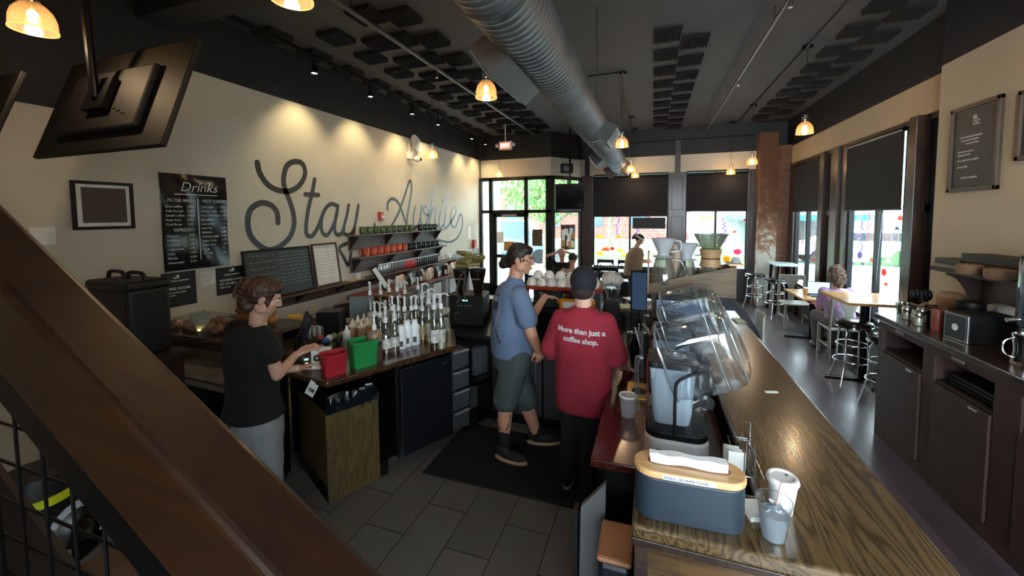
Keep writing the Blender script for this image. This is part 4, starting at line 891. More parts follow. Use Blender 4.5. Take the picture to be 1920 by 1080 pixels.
# mugs
def make_mug(m, name='mug'):
    t = thing(name, 'x', 'mug', (0, 0, 0))
    G().lathe([(.001, .004), (.036, 0), (.044, .012), (.046, .05), (.043, .09), (.047, .105), (.043, .105), (.039, .088), (.041, .05), (.038, .016), (.001, .012)], n=20, cap=False).obj('mug_body', m, t, smooth=True)
    G().tube(smoothpts([(.02, .040, .085), (.03, .065, .085), (.035, .075, .055), (.028, .062, .025), (.02, .042, .02)], 4), .006, 7).obj('handle', m, t, smooth=True)
    return t
M_gr = mat('green_glaze', '#4b5c34', .3, col2='#3c4a2b', ns=12, coat=.5); M_or = mat('orange_glaze', '#d9603a', .3, col2='#c9502e', ns=10, coat=.4); M_bk = mat('black_glaze', '#0e1014', .2, coat=.5)
protos = {}
def place(key, maker, loc, lab, grp, rz=0, s=None):
    if key not in protos: protos[key] = o = maker(); o.location = loc; o.rotation_euler = (0, 0, rz); 
    else: o = dup(protos[key], loc, rz)
    if s: o.scale = (s, s, s)
    o['label'] = lab
    if grp: o['group'] = grp
    return o
def row(pxs, pys, n, X, z): # evenly spaced y positions from two end pixels
    a = AT(pxs[0], pys[0], x=X).y; b = AT(pxs[1], pys[1], x=X).y; return [a + (b - a) * i / (n - 1) for i in range(n)]
for i, y in enumerate(row((680, 769), (440, 433), 9, -4.25, 0)): place('mg', lambda: make_mug(M_gr), (-4.25, y, 1.821), 'dark green glazed mug on the upper mug shelf', 'green mugs on the upper shelf', rz=-.3 + .1 * (i % 3), s=1.12)
for i, y in enumerate(row((788, 815), (433, 431), 4, -4.25, 0)): place('mb', lambda: make_mug(M_bk), (-4.25, y, 1.821), 'black mug at the far end of the upper mug shelf', 'black mugs on the upper shelf', s=1.1)
for i, y in enumerate(row((686, 758), (475, 468), 7, -4.25, 0)): place('mo', lambda: make_mug(M_or), (-4.25, y, 1.476), 'orange glazed mug on the middle mug shelf', 'orange mugs on the middle shelf', rz=PI, s=1.25)
for i, y in enumerate(row((767, 819), (467, 458), 7, -4.25, 0)): place('mb', None, (-4.25, y, 1.476), 'black mug at the far end of the middle mug shelf', 'black mugs on the middle shelf', s=1.1)
def make_tumbler(m):
    t = thing('tumbler', 'x', 'tumbler', (0, 0, 0))
    G().lathe([(.028, 0), (.034, .01), (.040, .15), (.036, .155)], n=18).obj('tumbler_body', m, t, smooth=True); G().lathe([(.038, .155), (.040, .16), (.036, .175), (.01, .178)], n=18).obj('tumbler_lid', M_steel, t, smooth=True); return t
M_sil = mat('silver_metal', '#a8a9aa', .3, metal=.9); M_bge = mat('taupe_enamel', '#6d675e', .35); M_rd = mat('red_enamel', '#c4343a', .3); M_bn = mat('black_enamel', '#14161b', .3)
tys = row((710, 818), (510, 490), 24, -4.24, 0)
for i, y in enumerate(tys):
    if i < 4: k, m, w_ = 'ts', M_sil, 'silver'
    elif i < 9: k, m, w_ = 'tt', M_bge, 'taupe'
    elif i < 14: k, m, w_ = 'tr', M_rd, 'red'
    else: k, m, w_ = 'tk', M_bn, 'black'
    place(k, lambda m=m: make_tumbler(m), (-4.24, y, 1.141), w_ + ' steel tumbler in the row on the long wall shelf', w_ + ' tumblers on the long shelf')
# cards, papers standing on the far shelf
random.seed(8)
for k in range(11):
    y = 7.7 + k * .16; h = .13 + .05 * random.random()
    o = thing('greeting_card', 'pale card standing among the others at the far end of the long shelf', 'card', (-4.22, y, 1.141), random.uniform(-.7, .7), 'cards on the far shelf end')
    G().quad((0, -.05, 0), (0, .05, 0), (-.03, .05, h), (-.03, -.05, h)).quad((0, -.05, 0), (0, .05, 0), (.03, .05, h * .9), (.03, -.05, h * .9)).obj('card_sheet', mat('card_white', '#e3ecf0', .7), o)
# chalkboard and whiteboard
def leanboard(name, lab, cat, P, th, fm, im, fw=.022):
    """P: 4 pixel corners TL,TR,BR,BL; foot at x=-4.22 and head against the wall"""
    t = thing(name, lab, cat, (-4.25, 3.8, 1.14), world=True)
    tl = AT(*P[0], x=XW + .02); tr_ = AT(*P[1], x=XW + .02); br = AT(*P[2], x=XW + .10); bl = AT(*P[3], x=XW + .10)
    bl.z = br.z = 1.145
    u = (br - bl).normalized(); n = u.cross(tl - bl).normalized(); v = n.cross(u)
    w_ = (br - bl).length; h = (tl - bl).dot(v); F = frame(bl, u, v)
    g = G(); g.box(0, w_, 0, fw, 0, th, F); g.box(0, w_, h - fw, h, 0, th, F); g.box(0, fw, fw, h - fw, 0, th, F); g.box(w_ - fw, w_, fw, h - fw, 0, th, F); g.obj('frame', fm, t, bev=.002)
    G().box(fw, w_ - fw, fw, h - fw, 0, th * .5, F).obj('writing_surface', im, t); return t, F, w_, h
t, F, w_, h = leanboard('chalkboard', 'wide grey chalkboard leaning on the long wall shelf', 'chalkboard', [(448, 472), (576, 463), (590, 545), (465, 575)], .02, M_blk, mat('slate', '#33393b', .7, col2='#3d4446', ns=4))
def scribble(t, F, x0, x1, y, hgt, m, seed, z=.0125):
    random.seed(seed); g = G(); x = x0
    while x < x1:
        wl_ = random.uniform(.03, .08); pts = []; n = int(wl_ / .008) + 3
        for i in range(n): pts.append(F @ Vector((x + wl_ * i / n, y + random.uniform(-.5, .5) * hgt, z)))
        g.ribbon(pts, .0035, F.to_3x3() @ Vector((0, 0, 1))); x += wl_ + .015
    g.obj('handwriting', m, t)
cm = mat('chalk', '#aab4b4', .9); cmy = mat('chalk_aqua', '#8fc9c0', .9)
for k in range(10): scribble(t, F, .5 * w_, w_ - .06, h - .06 - k * .043, .014, cm if k % 4 else cmy, k)
for k in range(5): scribble(t, F, .08, .42 * w_, h - .07 - k * .075, .016, cm if k != 3 else cmy, 20 + k)
t, F, w_, h = leanboard('whiteboard', 'tall brown framed white menu board beside the chalkboard', 'whiteboard', [(583, 458), (633, 455), (640, 535), (593, 543)], .02, mat('frame_brown', '#3a281a', .5), mat('whiteboard_white', '#dcd9d0', .4), .028)
im = mat('ink'); ir = mat('red_ink', '#b8454a', .7)
scribble(t, F, .07, w_ - .07, h - .06, .012, im, 40, .012)
for k in range(8): scribble(t, F, .05, w_ - .06, h - .12 - k * .044, .009, im, 41 + k, .012)
for k in range(3): scribble(t, F, .05, w_ - .05, .115 - k * .03, .014, ir, 60 + k, .012)
for k in range(6):
    tag(G().box(-4.30, -4.20, 4.76 + .05 * k, 4.80 + .05 * k, 1.141, 1.146 + .004 * (k % 3)).obj('paper_slip', mat('yellow_paper', '#d8c486', .8)), 'yellowish paper slip lying on the long wall shelf', 'paper', 'paper slips on the long shelf')
t = thing('small_sign', 'small white tent sign on the long wall shelf', 'sign', (-4.26, 4.98, 1.141)); G().quad((0, -.04, 0), (0, .04, 0), (-.02, .04, .09), (-.02, -.04, .09)).quad((0, -.04, 0), (0, .04, 0), (.02, .04, .09), (.02, -.04, .09)).obj('card_sheet', M_paper, t)
# fire alarm, emergency lamp, camera on the wall
t = thing('fire_alarm', 'red fire alarm strobe on the wall between the two painted words', 'fire alarm', (XW, 5.78, 1.98), world=True)
y, z = AT(712, 405, x=XW).y, AT(712, 405, x=XW).z
G().box(XW, XW + .045, y - .05, y + .05, z - .08, z + .07).obj('housing', mat('alarm_red', '#b3242b', .35), t, bev=.008); G().ell((XW + .05, y + .01, z - .02), (.02, .03, .03)).obj('strobe', M_white, t, smooth=True)
c = AT(784, 270, x=XW + .08)
t = thing('siren_disc', 'round white siren disc high on the wall', 'siren', (XW, c.y, c.z), world=True)
G().cyl((XW, c.y, c.z), (XW + .03, c.y, c.z), .06).lathe([(.02, .03), (.17, .04), (.17, .055), (.02, .06)], M=Matrix.Translation((XW, c.y, c.z)) @ Matrix.Rotation(math.radians(75), 4, 'Y'), n=24).obj('disc', M_white, t, smooth=True)
c = AT(776, 298, x=XW + .05)
t = thing('security_camera', 'white security camera with conduit below the siren disc', 'camera', (XW, c.y, c.z), world=True)
G().box(XW, XW + .06, c.y - .17, c.y - .05, c.z - .02, c.z + .12).obj('junction_box', M_white, t, bev=.01); G().ell((XW + .09, c.y + .05, c.z), (.06, .09, .06)).obj('camera_body', M_white, t, smooth=True); G().ell((XW + .13, c.y + .09, c.z + .0), .035).obj('lens', M_blk, t, smooth=True)
G().tube([(XW + .02, c.y - .1, c.z + .1), (XW + .02, c.y - .1, 3.5)], .012).tube([(XW + .02, c.y + .02, c.z), (XW + .02, c.y + .03, 3.5)], .01).obj('conduit', M_white, t)
y, z = AT(889, 458, x=XW).y, AT(889, 458, x=XW).z
sign('white notice by the fire pull at the far end of the left wall', AT(877, 455, x=XW).y, AT(883, 455, x=XW).y, 1.52, 1.82, [], M_paper, name='paper_notice', cat='notice')
t = thing('fire_pull', 'red and white fire pull box near the entrance corner', 'fire alarm', (XW, y, z), world=True); G().box(XW, XW + .06, y - .12, y + .12, z - .1, z + .12).obj('housing', mat('alarm_red'), t); G().box(XW, XW + .065, y - .0, y + .12, z - .1, z + .12).obj('label_plate', M_paper, t)
# paper notices on the entrance glass
for (a, b, c_, d), m, lab in (((998, 430, 1017, 461), mat('board_brown', '#5a4a36', .7), 'brown notice board on the entrance side glass'), ((929, 435, 944, 455), M_paper, 'white notice on the door glass'), ((945, 453, 965, 470), mat('kraft', '#c98d4a', .7), 'orange brown sign hanging on the door')):
    p = AT(a, d, y=YD - .05); q = AT(c_, b, y=YD - .05); t = thing('door_notice', lab, 'notice', (p.x, YD - .05, p.z), world=True); G().box(p.x, q.x, YD - .052, YD - .0465, p.z, q.z).obj('notice_sheet', m, t)
p = AT(1050, 470, y=10.0); q = AT(1082, 422, y=10.0)
random.seed(5)
t = thing('bulletin_board', 'bulletin board crowded with pinned papers on the corner window', 'notice board', (p.x, 10.1, p.z), math.radians(57), world=False)
G().box(0, .52, -.01, .0, 0, q.z - p.z).obj('cork', mat('cork', '#4d4238', .9), t)
for k in range(14):
    x = random.uniform(0, .40); z = random.uniform(0, .42); G().box(x, x + .12, -.012 - .001 * k, -.0115 - .001 * k, z, z + .17).obj('pinned_paper', M_paper if k % 4 else mat('kraft'), t)
tag(G().box(-2.75, -2.45, 11.3, 11.8, -.12, 1.15).obj('pavement_sign', mat('aframe_white', '#e8eef0', .5), bev=.02), 'white sandwich board outside the entrance window', 'sign')
# open sign style banner in front window
tag(G().box(-.48, .30, YB - .06, YB - .05, 1.74, 2.02).obj('hanging_sign_board', mat('sign_dark', '#1e1d20', .6)), 'dark rectangular sign board hung in the front window, seen from behind', 'sign')
# ================================================================ right pier: frames, shelf
def rframe(lab, y0, y1, z0, z1, lines, logo=False):
    t = thing('framed_board', lab, 'menu board', (XP, y0, z0), world=True); f = .035; g = G()
    g.box(XP - .03, XP, y0, y1, z0, z0 + f); g.box(XP - .03, XP, y0, y1, z1 - f, z1); g.box(XP - .03, XP, y0, y0 + f, z0, z1); g.box(XP - .03, XP, y1 - f, y1, z0, z1); g.obj('frame', mat('frame_taupe', '#4b3f35', .5), t, bev=.003)
    G().box(XP - .012, XP, y0 + f, y1 - f, z0 + f, z1 - f).obj('board', mat('board_grey', '#3a3937', .6), t)
    for s, sz, dy, dz in lines: text('board_text', s, sz, mat('board_ink', '#c9c4bc', .7), t, frame((XP - .014, y1 - dy, z1 - dz), (0, -1, 0), (0, 0, 1)), bold=.0006 if sz < .05 else .002)
    return t
rframe('framed dark board with a small block logo on the tan wall', 4.505, 5.097, 2.29, 3.07, [('BL', .055, .27, .14), ('OC', .055, .27, .19), ('Good coffee and good people', .022, .12, .29), ('bring the block together', .022, .14, .32), ('one cup at a time', .022, .20, .35), ('Come as you are stay', .022, .10, .42), ('as long as you like', .022, .10, .45), ('share a table', .022, .10, .50), ('meet a neighbor', .022, .22, .50), ('and stay awhile', .022, .10, .56), ('thanks for stopping by', .022, .16, .66)])
rframe('second framed dark board cut off by the right picture edge', 3.7, 4.34, 2.50, 3.04, [])
ws = thing('pier_shelf', 'dark shelf with curved brackets and backboard on the tan wall', 'shelf', (2.6, 4.2, 1.2), world=True)
zs = 1.56
G().box(2.48, 2.72, 3.0, 4.86, zs, zs + .035).obj('shelf_board', M_cab, ws, bev=.004)
G().box(2.695, 2.72, 3.0, 4.72, 1.16, zs).obj('backboard', wood('backboard_brown', '#2a1a12', '#4a2f20', .5, 'Y', 1, .1), ws)
for y in (4.62, 3.3):
    pr = [(0, 0), (-.22, 0)] + [(-.22 + .17 * math.sin(a), -.02 - .34 * (1 - math.cos(a))) for a in [PI / 2 * k / 8 for k in range(9)]] + [(0, -.40)]
    G().prism(pr, y - .02, y + .02, Matrix(((1, 0, 0, 2.70), (0, 0, 1, 0), (0, 1, 0, zs), (0, 0, 0, 1)))).obj('curved_bracket', M_cab, ws)
def bx(name, lab, cat, d, m, bev=.006, grp=None):
    o = G().box(*d).obj(name, m, bev=bev); return tag(o, lab, cat, grp)
bx('board_game', 'grey flat box lying at the far end of the tan wall shelf', 'box', (2.50, 2.70, 4.52, 4.84, zs + .075, zs + .12), mat('box_grey', '#3f4142', .6))
bx('board_game', 'pale box under the grey one at the far end of the tan wall shelf', 'box', (2.49, 2.69, 4.50, 4.85, zs + .036, zs + .073), mat('box_pale', '#8a8378', .6))
bx('board_game', 'long dark box on top of the low stack on the tan wall shelf', 'box', (2.50, 2.70, 3.7, 4.50, zs + .12, zs + .19), mat('box_dark', '#2a2523', .6))
bx('board_game', 'dark wide box beneath the long dark box on the tan wall shelf', 'box', (2.50, 2.70, 3.72, 4.46, zs + .036, zs + .118), mat('box_brown', '#241c19', .6))
for k, y in enumerate((4.30, 4.0)): tag(G().lathe([(.07, 0), (.085, .02), (.085, .075), (.07, .08)], (2.45, y, zs + .036), 20).obj('wooden_bowl', mat('bowl_tan', '#8f6f52', .6), smooth=True), ['tan round tin on the tan wall shelf, farther one', 'tan round tin on the tan wall shelf, nearer one'][k], 'tin')
# condiment items (cabinet top z 1.15)
ZT = 1.151
t = thing('napkin_dispenser', 'black napkin dispenser with a silver framed grey label on the condiment cabinet', 'napkin dispenser', (2.20, 3.85, ZT), math.radians(8))
G().box(-.06, .22, -.09, .09, 0, .21).obj('body', M_blk, t, bev=.006)
G().box(-.075, -.06, -.10, .10, .0, .20).obj('silver_plate', M_steel, t, bev=.004); G().box(-.078, -.074, -.085, .085, .015, .185).obj('grey_label', mat('label_slate', '#33373c', .5), t)
G().lathe([(.026, 0), (.026, .001)], n=20, M=Matrix.Translation((-.0785, 0, .10)) @ Matrix.Rotation(-PI / 2, 4, 'Y')).obj('round_emblem', M_white, t)
def make_shaker():
    t = thing('shaker', 'x', 'shaker', (0, 0, 0)); G().lathe([(.03, 0), (.034, .01), (.032, .085), (.028, .09)], n=16).obj('jar', M_glassy, t, smooth=True); G().lathe([(.031, .088), (.031, .105), (.02, .12)], n=16).obj('shaker_lid', M_steel, t, smooth=True); G().lathe([(.028, .003), (.028, .06)], n=12).obj('contents', mat('sugar', '#cfc8b8', .8), t); return t
for i, (x, y) in enumerate(((2.14, 4.47), (2.20, 4.38), (2.14, 4.33), (2.12, 4.26))):
    place('sh', make_shaker, (x, y, ZT), ['clear shaker jar farthest along the condiment cabinet edge', 'second shaker jar from the far end of the condiment cabinet', 'third shaker jar on the condiment cabinet edge', 'shaker jar nearest the red bottle'][i], 'shaker jars on the condiment cabinet', s=1.0 + .12 * (i == 1))
tag(G().lathe([(.035, 0), (.05, .13), (.047, .13), (.034, .006)], (2.16, 4.58, ZT), 18, cap=False).obj('glass_cup', M_glassy, smooth=True), 'empty glass at the far corner of the condiment cabinet', 'glass')
t = thing('packet_caddy', 'brass edged wooden caddy of sugar packets on the condiment cabinet', 'caddy', (2.36, 4.38, ZT), 0)
g = G(); g.box(-.13, .13, -.22, .22, 0, .02); g.box(-.13, -.12, -.22, .22, .02, .12); g.box(.12, .13, -.22, .22, .02, .12); g.box(-.13, .13, -.22, -.21, .02, .12); g.box(-.13, .13, .21, .22, .02, .12); g.obj('tray', mat('dark_tray', '#3a241a', .4), t)
G().box(-.135, -.12, -.225, .225, .118, .128).box(-.13, .135, -.225, -.21, .118, .128).obj('brass_edge', mat('brass', '#b79a5a', .3, metal=.9), t)
random.seed(9); g = G()
for k in range(34):
    M = Matrix.Translation((random.uniform(-.1, .1), random.uniform(-.19, .19), random.uniform(.06, .13))) @ Euler((random.uniform(-.5, .5), random.uniform(-.6, .6), random.random() * 3)).to_matrix().to_4x4(); g.box(-.03, .03, -.02, .02, -.003, .003, M)
o = g.obj('packets', mat('packet_brown', '#5f4132', .7, col2='#a98e74', ns=30), t); o['kind'] = 'stuff'
t = thing('kraft_bag', 'crumpled tan paper bag behind the sugar caddy', 'paper bag', (2.50, 4.58, ZT)); G().lathe([(.08, 0), (.09, .1), (.10, .2), (.07, .24)], n=9).obj('bag', mat('kraft_paper', '#a8805c', .8, bump=.6, bs=12), t)
t = thing('brush', 'black bristle brush leaning by the tan paper bag', 'brush', (2.42, 4.74, ZT)); G().cyl((0, 0, .02), (-.03, .05, .16), .018).obj('brush_handle', M_blk, t)
for k in range(5): G().ell((-.08 + .03 * k, .06, .17 + .01 * (k % 2)), (.022, .02, .05)).obj('bristle_tuft', M_blk, t, smooth=True)
def bottle_prof(): return [(.0, 0), (.034, 0), (.036, .01), (.036, .12), (.03, .14), (.014, .16), (.006, .2)]
t = thing('squeeze_bottle', 'brick red squeeze bottle beside the napkin dispenser', 'bottle', (2.17, 4.12, ZT)); G().lathe([(.036, 0), (.04, .01), (.04, .15), (.034, .17)], n=18).obj('bottle', mat('brick_red', '#8d4a38', .4), t, smooth=True)
t = thing('cutlery_jar', 'tan jar with a black lid behind the napkin dispenser', 'jar', (2.34, 4.08, ZT)); G().lathe([(.06, 0), (.065, .02), (.06, .18)], n=20).obj('jar', mat('jar_tan', '#9c7a62', .5), t, smooth=True); G().lathe([(.07, .18), (.085, .2), (.08, .25), (.03, .27)], n=20).obj('jar_lid', M_blk, t, smooth=True)
t = thing('white_canister', 'off white canister between the black lidded jar and backboard', 'canister', (2.53, 4.10, ZT)); G().cb((0, 0, .12), (.12, .12, .24)).obj('canister', mat('canister_white', '#b3aa9c', .5), t, bev=.03)
t = thing('water_dispenser', 'tall clear water dispenser at the right picture edge', 'dispenser', (2.37, 3.52, ZT), 0)
G().lathe([(.10, .20), (.11, .23), (.11, .62), (.10, .66), (.02, .67)], n=28).obj('tank', clear('water_tank', '#a9b4ba', .10, .1, .3, '#6d7880'), t, smooth=True)
G().lathe([(.09, 0), (.10, .02), (.08, .04), (.09, .19)], n=28).obj('base', M_steel, t, smooth=True); G().cyl((-.1, 0, .25), (-.17, 0, .24), .014).obj('tap', M_steel, t)
t = thing('milk_jug', 'stainless steel jug in front of the water dispenser', 'jug', (2.16, 3.30, ZT)); G().lathe([(.055, 0), (.06, .02), (.05, .1), (.06, .2), (.055, .2), (.045, .1), (.05, .02)], n=24, cap=False).obj('jug_body', M_chrome, t, smooth=True); G().tube(smoothpts([(-.055, 0, .18), (-.1, 0, .15), (-.1, 0, .08), (-.05, 0, .05)]), .006).obj('jug_handle', M_chrome, t)
for k, y in enumerate((3.84, 3.74, 3.40)): tag(G().lathe([(.05, 0), (.055, .05), (.02, .09)], (2.52, y, ZT), 9).obj('wrapped_bundle', mat('kraft_paper')), ['tan wrapped bundle just past the napkin dispenser', 'middle tan wrapped bundle by the wall', 'tan wrapped bundle next to the water dispenser'][k], 'packet')
# ================================================================ things on the front bar
Zb = ZB + .0005
tb_ = thing('towel_dispenser', 'navy oblong paper towel box with a bamboo lid', 'towel box', (.125, 1.435, Zb), math.radians(2.5))
def oblong(L, W, n=12): 
    r = W / 2; o = []
    for s, a0 in ((1, -PI / 2), (-1, PI / 2)): o += [(s * (L / 2 - r) + r * math.cos(a0 + PI * k / n), r * math.sin(a0 + PI * k / n)) for k in range(n + 1)]
    return o
G().prism(oblong(.345, .125), .0, .150).obj('box_body', mat('navy_matte', '#28333f', .45), tb_, bev=.006, smooth=True)
G().prism(oblong(.352, .132), .150, .175).obj('lid', M_bamboo, tb_, bev=.006, seg=3)
G().prism(oblong(.26, .05), .1745, .1758).obj('lid_slot', mat('slot_shadow', '#8a5f3a', .7), tb_)
g = G(); g.loft([[(-.12 + .24 * i / 20, -.012 - .006 * math.sin(i * .5), .172) for i in range(21)] + [(.12 - .24 * i / 20, .016 + .004 * math.sin(i * .7), .172) for i in range(21)], [(-.125 + .245 * i / 20, -.010 + .004 * math.sin(i * .9), .205) for i in range(21)] + [(.12 - .245 * i / 20, .020 + .006 * math.sin(i * .6), .205) for i in range(21)]])
g.obj('paper_towel', mat('towel_white', '#eff1f3', .85), tb_)
lb = G().box(-.085, .075, -.0672, -.066, .154, .170).obj('label_strip', M_white, tb_)
text('label_text', 'SINGLE USE PAPER TOWEL', .0115, mat('label_ink', '#39465c', .6), lb, frame((-.082, -.0674, .158), (1, 0, 0), (0, 0, 1)), bold=.0002)
# iced cup, lidded cup, napkins
t = thing('iced_drink_cup', 'clear plastic cup of cloudy iced drink with a pink straw', 'cup', (.374, 1.415, Zb))
G().lathe([(.0, .002), (.024, 0), (.0255, .004), (.037, .092), (.040, .094), (.040, .099), (.0355, .099)], n=28, cap=False).obj('cup', M_clear, t, smooth=True)
G().lathe([(.001, .003), (.0235, .004), (.0325, .067), (.001, .068)], n=24, cap=False).obj('cloudy_drink', clear('cloudy_drink', '#eef4f8', .08, .1, .55, '#e6eef4'), t, smooth=True)
random.seed(2)
for k in range(7):
    M = Matrix.Translation((random.uniform(-.016, .016), random.uniform(-.016, .016), .068 + .008 * (k % 2))) @ Euler((random.random() * 3, random.random() * 3, 0)).to_matrix().to_4x4(); G().cb((0, 0, 0), (.014, .014, .014), M).obj('ice_cube', clear('ice', '#eef4f8', .15, .1, .2, '#dfe9f2'), t, bev=.002)
G().tube([(.0, .005, .03), (.018, .016, .135)], .003).obj('straw', mat('pink_straw', '#d9a9a6', .4), t); t.scale = (1.3, 1.3, 1.3)
t = thing('takeaway_cup', 'white takeaway cup with a white lid behind the iced drink', 'cup', (.435, 1.56, Zb)); t.scale = (1.22, 1.22, 1.22)
G().lathe([(.026, 0), (.037, .088), (.0385, .09)], n=28).obj('paper_cup', M_white, t, smooth=True); G().lathe([(.0395, .088), (.041, .092), (.0385, .100), (.036, .104), (.030, .104), (.028, .1), (.002, .1)], n=28).obj('cup_lid', M_white, t, smooth=True)
G().lathe([(.004, .1005), (.004, .101)], (.012, .012, 0), 8).obj('sip_hole', M_blk, t)
t = thing('napkin_stack', 'small stack of white napkins beside the towel box', 'napkins', (.345, 1.52, Zb), .25)
for k in range(6): G().box(-.035, .035, -.045, .045, .003 * k, .003 * k + .0022, Matrix.Rotation(.03 * (k % 3), 4, 'Z')).obj('napkin', M_paper, t)
t = thing('wire_file_rack', 'chrome wire rack standing at the inner edge of the bar', 'rack', (.37, 1.72, Zb))
for dx, y0, z in ((-.02, 0, .11), (.0, .06, .12), (.02, .25, .10)): G().tube([(dx, y0, 0), (dx, y0, z), (dx + .035, y0 + .02, z), (dx + .035, y0 + .02, 0)], .0022, 6).obj('wire_loop', M_chrome, t)
G().tube([(-.03, .0, .004), (-.03, .3, .004), (.05, .3, .004), (.05, 0, .004)], .0022, 6, closed=True).obj('wire_base', M_chrome, t)
for k in range(3): tag(G().box(.30, .36, 1.75 + .06 * k, 1.755 + .06 * k, .93, 1.15 - .02 * k, Matrix.Identity(4)).obj('menu_card', M_paper), ['front menu card slotted beside the blender base', 'middle menu card slotted beside the blender base', 'rear menu card slotted beside the blender base'][k], 'card')
# blenders on the work counter
ZW = ZL + .0008
def blender(lab, loc, rz, open_, s=1):
    t = thing('blender', lab, 'blender', loc, rz)
    R = lambda L, W, r, n=6: [(sx * (L / 2 - r) + r * math.cos(a0 + PI / 2 * k / n), sy * (W / 2 - r) + r * math.sin(a0 + PI / 2 * k / n)) for sx, sy, a0 in ((1, 1, 0), (-1, 1, PI / 2), (-1, -1, PI), (1, -1, 3 * PI / 2)) for k in range(n + 1)]
    G().prism(R(.29, .30, .07), 0, .13).obj('motor_base', M_white, t, bev=.015, seg=3, smooth=True)
    G().prism(R(.285, .295, .068), .13, .165).obj('base_deck', M_blk, t, bev=.006)
    G().box(-.09, -.02, -.152, -.149, .03, .08).obj('control_panel', M_blk, t)
    # jar
    rings = []
    for z, w_ in ((.18, .080), (.24, .090), (.45, .103), (.46, .104)): rings.append([(x - .02, y - .01, z) for x, y in R(2 * w_, 2 * w_, .03)])
    G().loft(rings).obj('blender_jar', clear('jar_plastic', '#dbe6f0', .06, .15, .80, '#dde9f4'), t, smooth=True)
    G().prism(R(.10, .10, .02), .165, .185).obj('blade_socket', M_blk, t, bev=.004)
    G().prism([(x - .02, y - .01) for x, y in R(.225, .225, .03)], .46, .49).obj('jar_lid', M_blk, t, bev=.006)
    G().lathe([(.045, .485), (.045, .495), (.03, .50), (.028, .494), (.002, .494)], n=24).obj('lid_plug', clear('plug', '#cfd6da', .15, .1, .4, '#a9b2b8'), t, smooth=True)
    G().tube(smoothpts([(.07, -.02, .44), (.135, -.02, .455), (.15, -.02, .40), (.13, -.02, .3), (.07, -.02, .24)]), .012, 8).obj('jar_handle', M_blk, t, smooth=True)
    # fixed front shield
    n = 10; ring = lambda z: [( .14 * math.cos(a), -.02 + .135 * math.sin(a), z) for a in [PI + PI * k / n for k in range(n + 1)]]
    vs = ring(.17) + ring(.50); g = G(); g._add(vs, [(i, i + 1, n + 2 + i, n + 1 + i) for i in range(n)]); g.obj('front_shield', M_clear, t, smooth=True)
    # black seal frame
    G().tube(smoothpts([(-.01, -.155, .165), (-.01, -.155, .36), (.0, -.155, .42), (.05, -.15, .455), (.12, -.11, .47), (.145, -.03, .475), (.14, .05, .48)], 5), .0075, 8).obj('seal_strip', M_blk, t, smooth=True)
    # tilting hood: box-like dome
    M = Matrix.Translation((.125, .03, .33)) @ Matrix.Rotation(math.radians(open_), 4, 'Y') @ Matrix.Translation((-.17, 0, .05)) @ Matrix.Scale(1.08, 4)
    g = G(); rr = []
    for z, a, b_ in ((-.16, .155, .145), (-.05, .158, .148), (.08, .155, .145), (.14, .14, .13), (.17, .10, .095), (.182, .05, .05)): rr.append([M @ Vector((x, y, z)) for x, y in R(2 * a, 2 * b_, min(a, b_) * .4)])
    g.loft(rr, cap=False); g._add(rr[-1], [tuple(range(len(rr[-1])))]); g.obj('sound_hood', M_clear, t, smooth=True)
    rimm = clear('rim_glass', '#cfd8da', .4, .1, .3, '#c8d2d6')
    for z_, a_1, b_1, r_1 in ((-.16, .312, .292, .006), (.14, .28, .26, .0035), (.06, .314, .294, .0025)): G().tube([M @ Vector((x, y, z_)) for x, y in R(a_1, b_1, .06)], r_1, 6, closed=True).obj('hood_rim', rimm, t, smooth=True)
    G().lathe([(.016, -.004), (.016, .004)], n=16, M=Matrix.Translation((.125, -.14, .33)) @ Matrix.Rotation(PI / 2, 4, 'X')).obj('hinge_cap', M_blk, t)
    G().lathe([(.034, -.003), (.034, .001)], n=20, M=Matrix.Translation((.125, -.136, .33)) @ Matrix.Rotation(PI / 2, 4, 'X')).obj('hinge_disc', M_clear, t)
    G().tube(smoothpts([(-.155, -.05, .48), (-.185, -.05, .47), (-.185, -.05, .34), (-.18, -.05, .2)]), .012, 8).obj('hood_handle', M_clear, t, smooth=True)
    return t
b1 = blender('white based blender with a clear hood tipped open, nearest the towel box', (.12, 2.12, ZW), 0, 70)
b2 = blender('second blender with a clear hood, behind the nearest one', (.13, 2.58, ZW), 0, 72)
b3 = blender('third blender farthest along the work counter', (.14, 3.02, ZW), 0, 74)
t = thing('deli_tub', 'clear plastic tub standing left of the nearest blender', 'tub', (-.125, 2.42, ZW)); G().lathe([(.038, 0), (.048, .115), (.052, .118), (.052, .126), (.047, .126)], n=24, cap=False).lathe([(.001, .002), (.038, .001)], n=24, cap=False).obj('tub', M_frost, t, smooth=True); G().lathe([(.052, .118), (.054, .122), (.052, .128), (.045, .128), (.044, .12)], n=24, cap=False).obj('rim', M_white, t, smooth=True)
t = thing('grooved_board', 'small brass coloured drip grate on the red worktop', 'drip grate', (-.09, 2.78, ZW)); G().box(-.07, .07, -.13, .13, 0, .008).obj('grate', mat('brass'), t, bev=.002); G().lathe([(.05, .008), (.05, .01)], (.02, -.01, 0), 20).obj('grate_hole', M_blk, t)
t = thing('rubber_band', 'white sugar packet lying on the bar top', 'packet', (.66, 2.62, Zb), .3); G().box(-.035, .035, -.009, .009, 0, .004).obj('packet', M_paper, t, bev=.001)
t.name = 'sugar_packet'
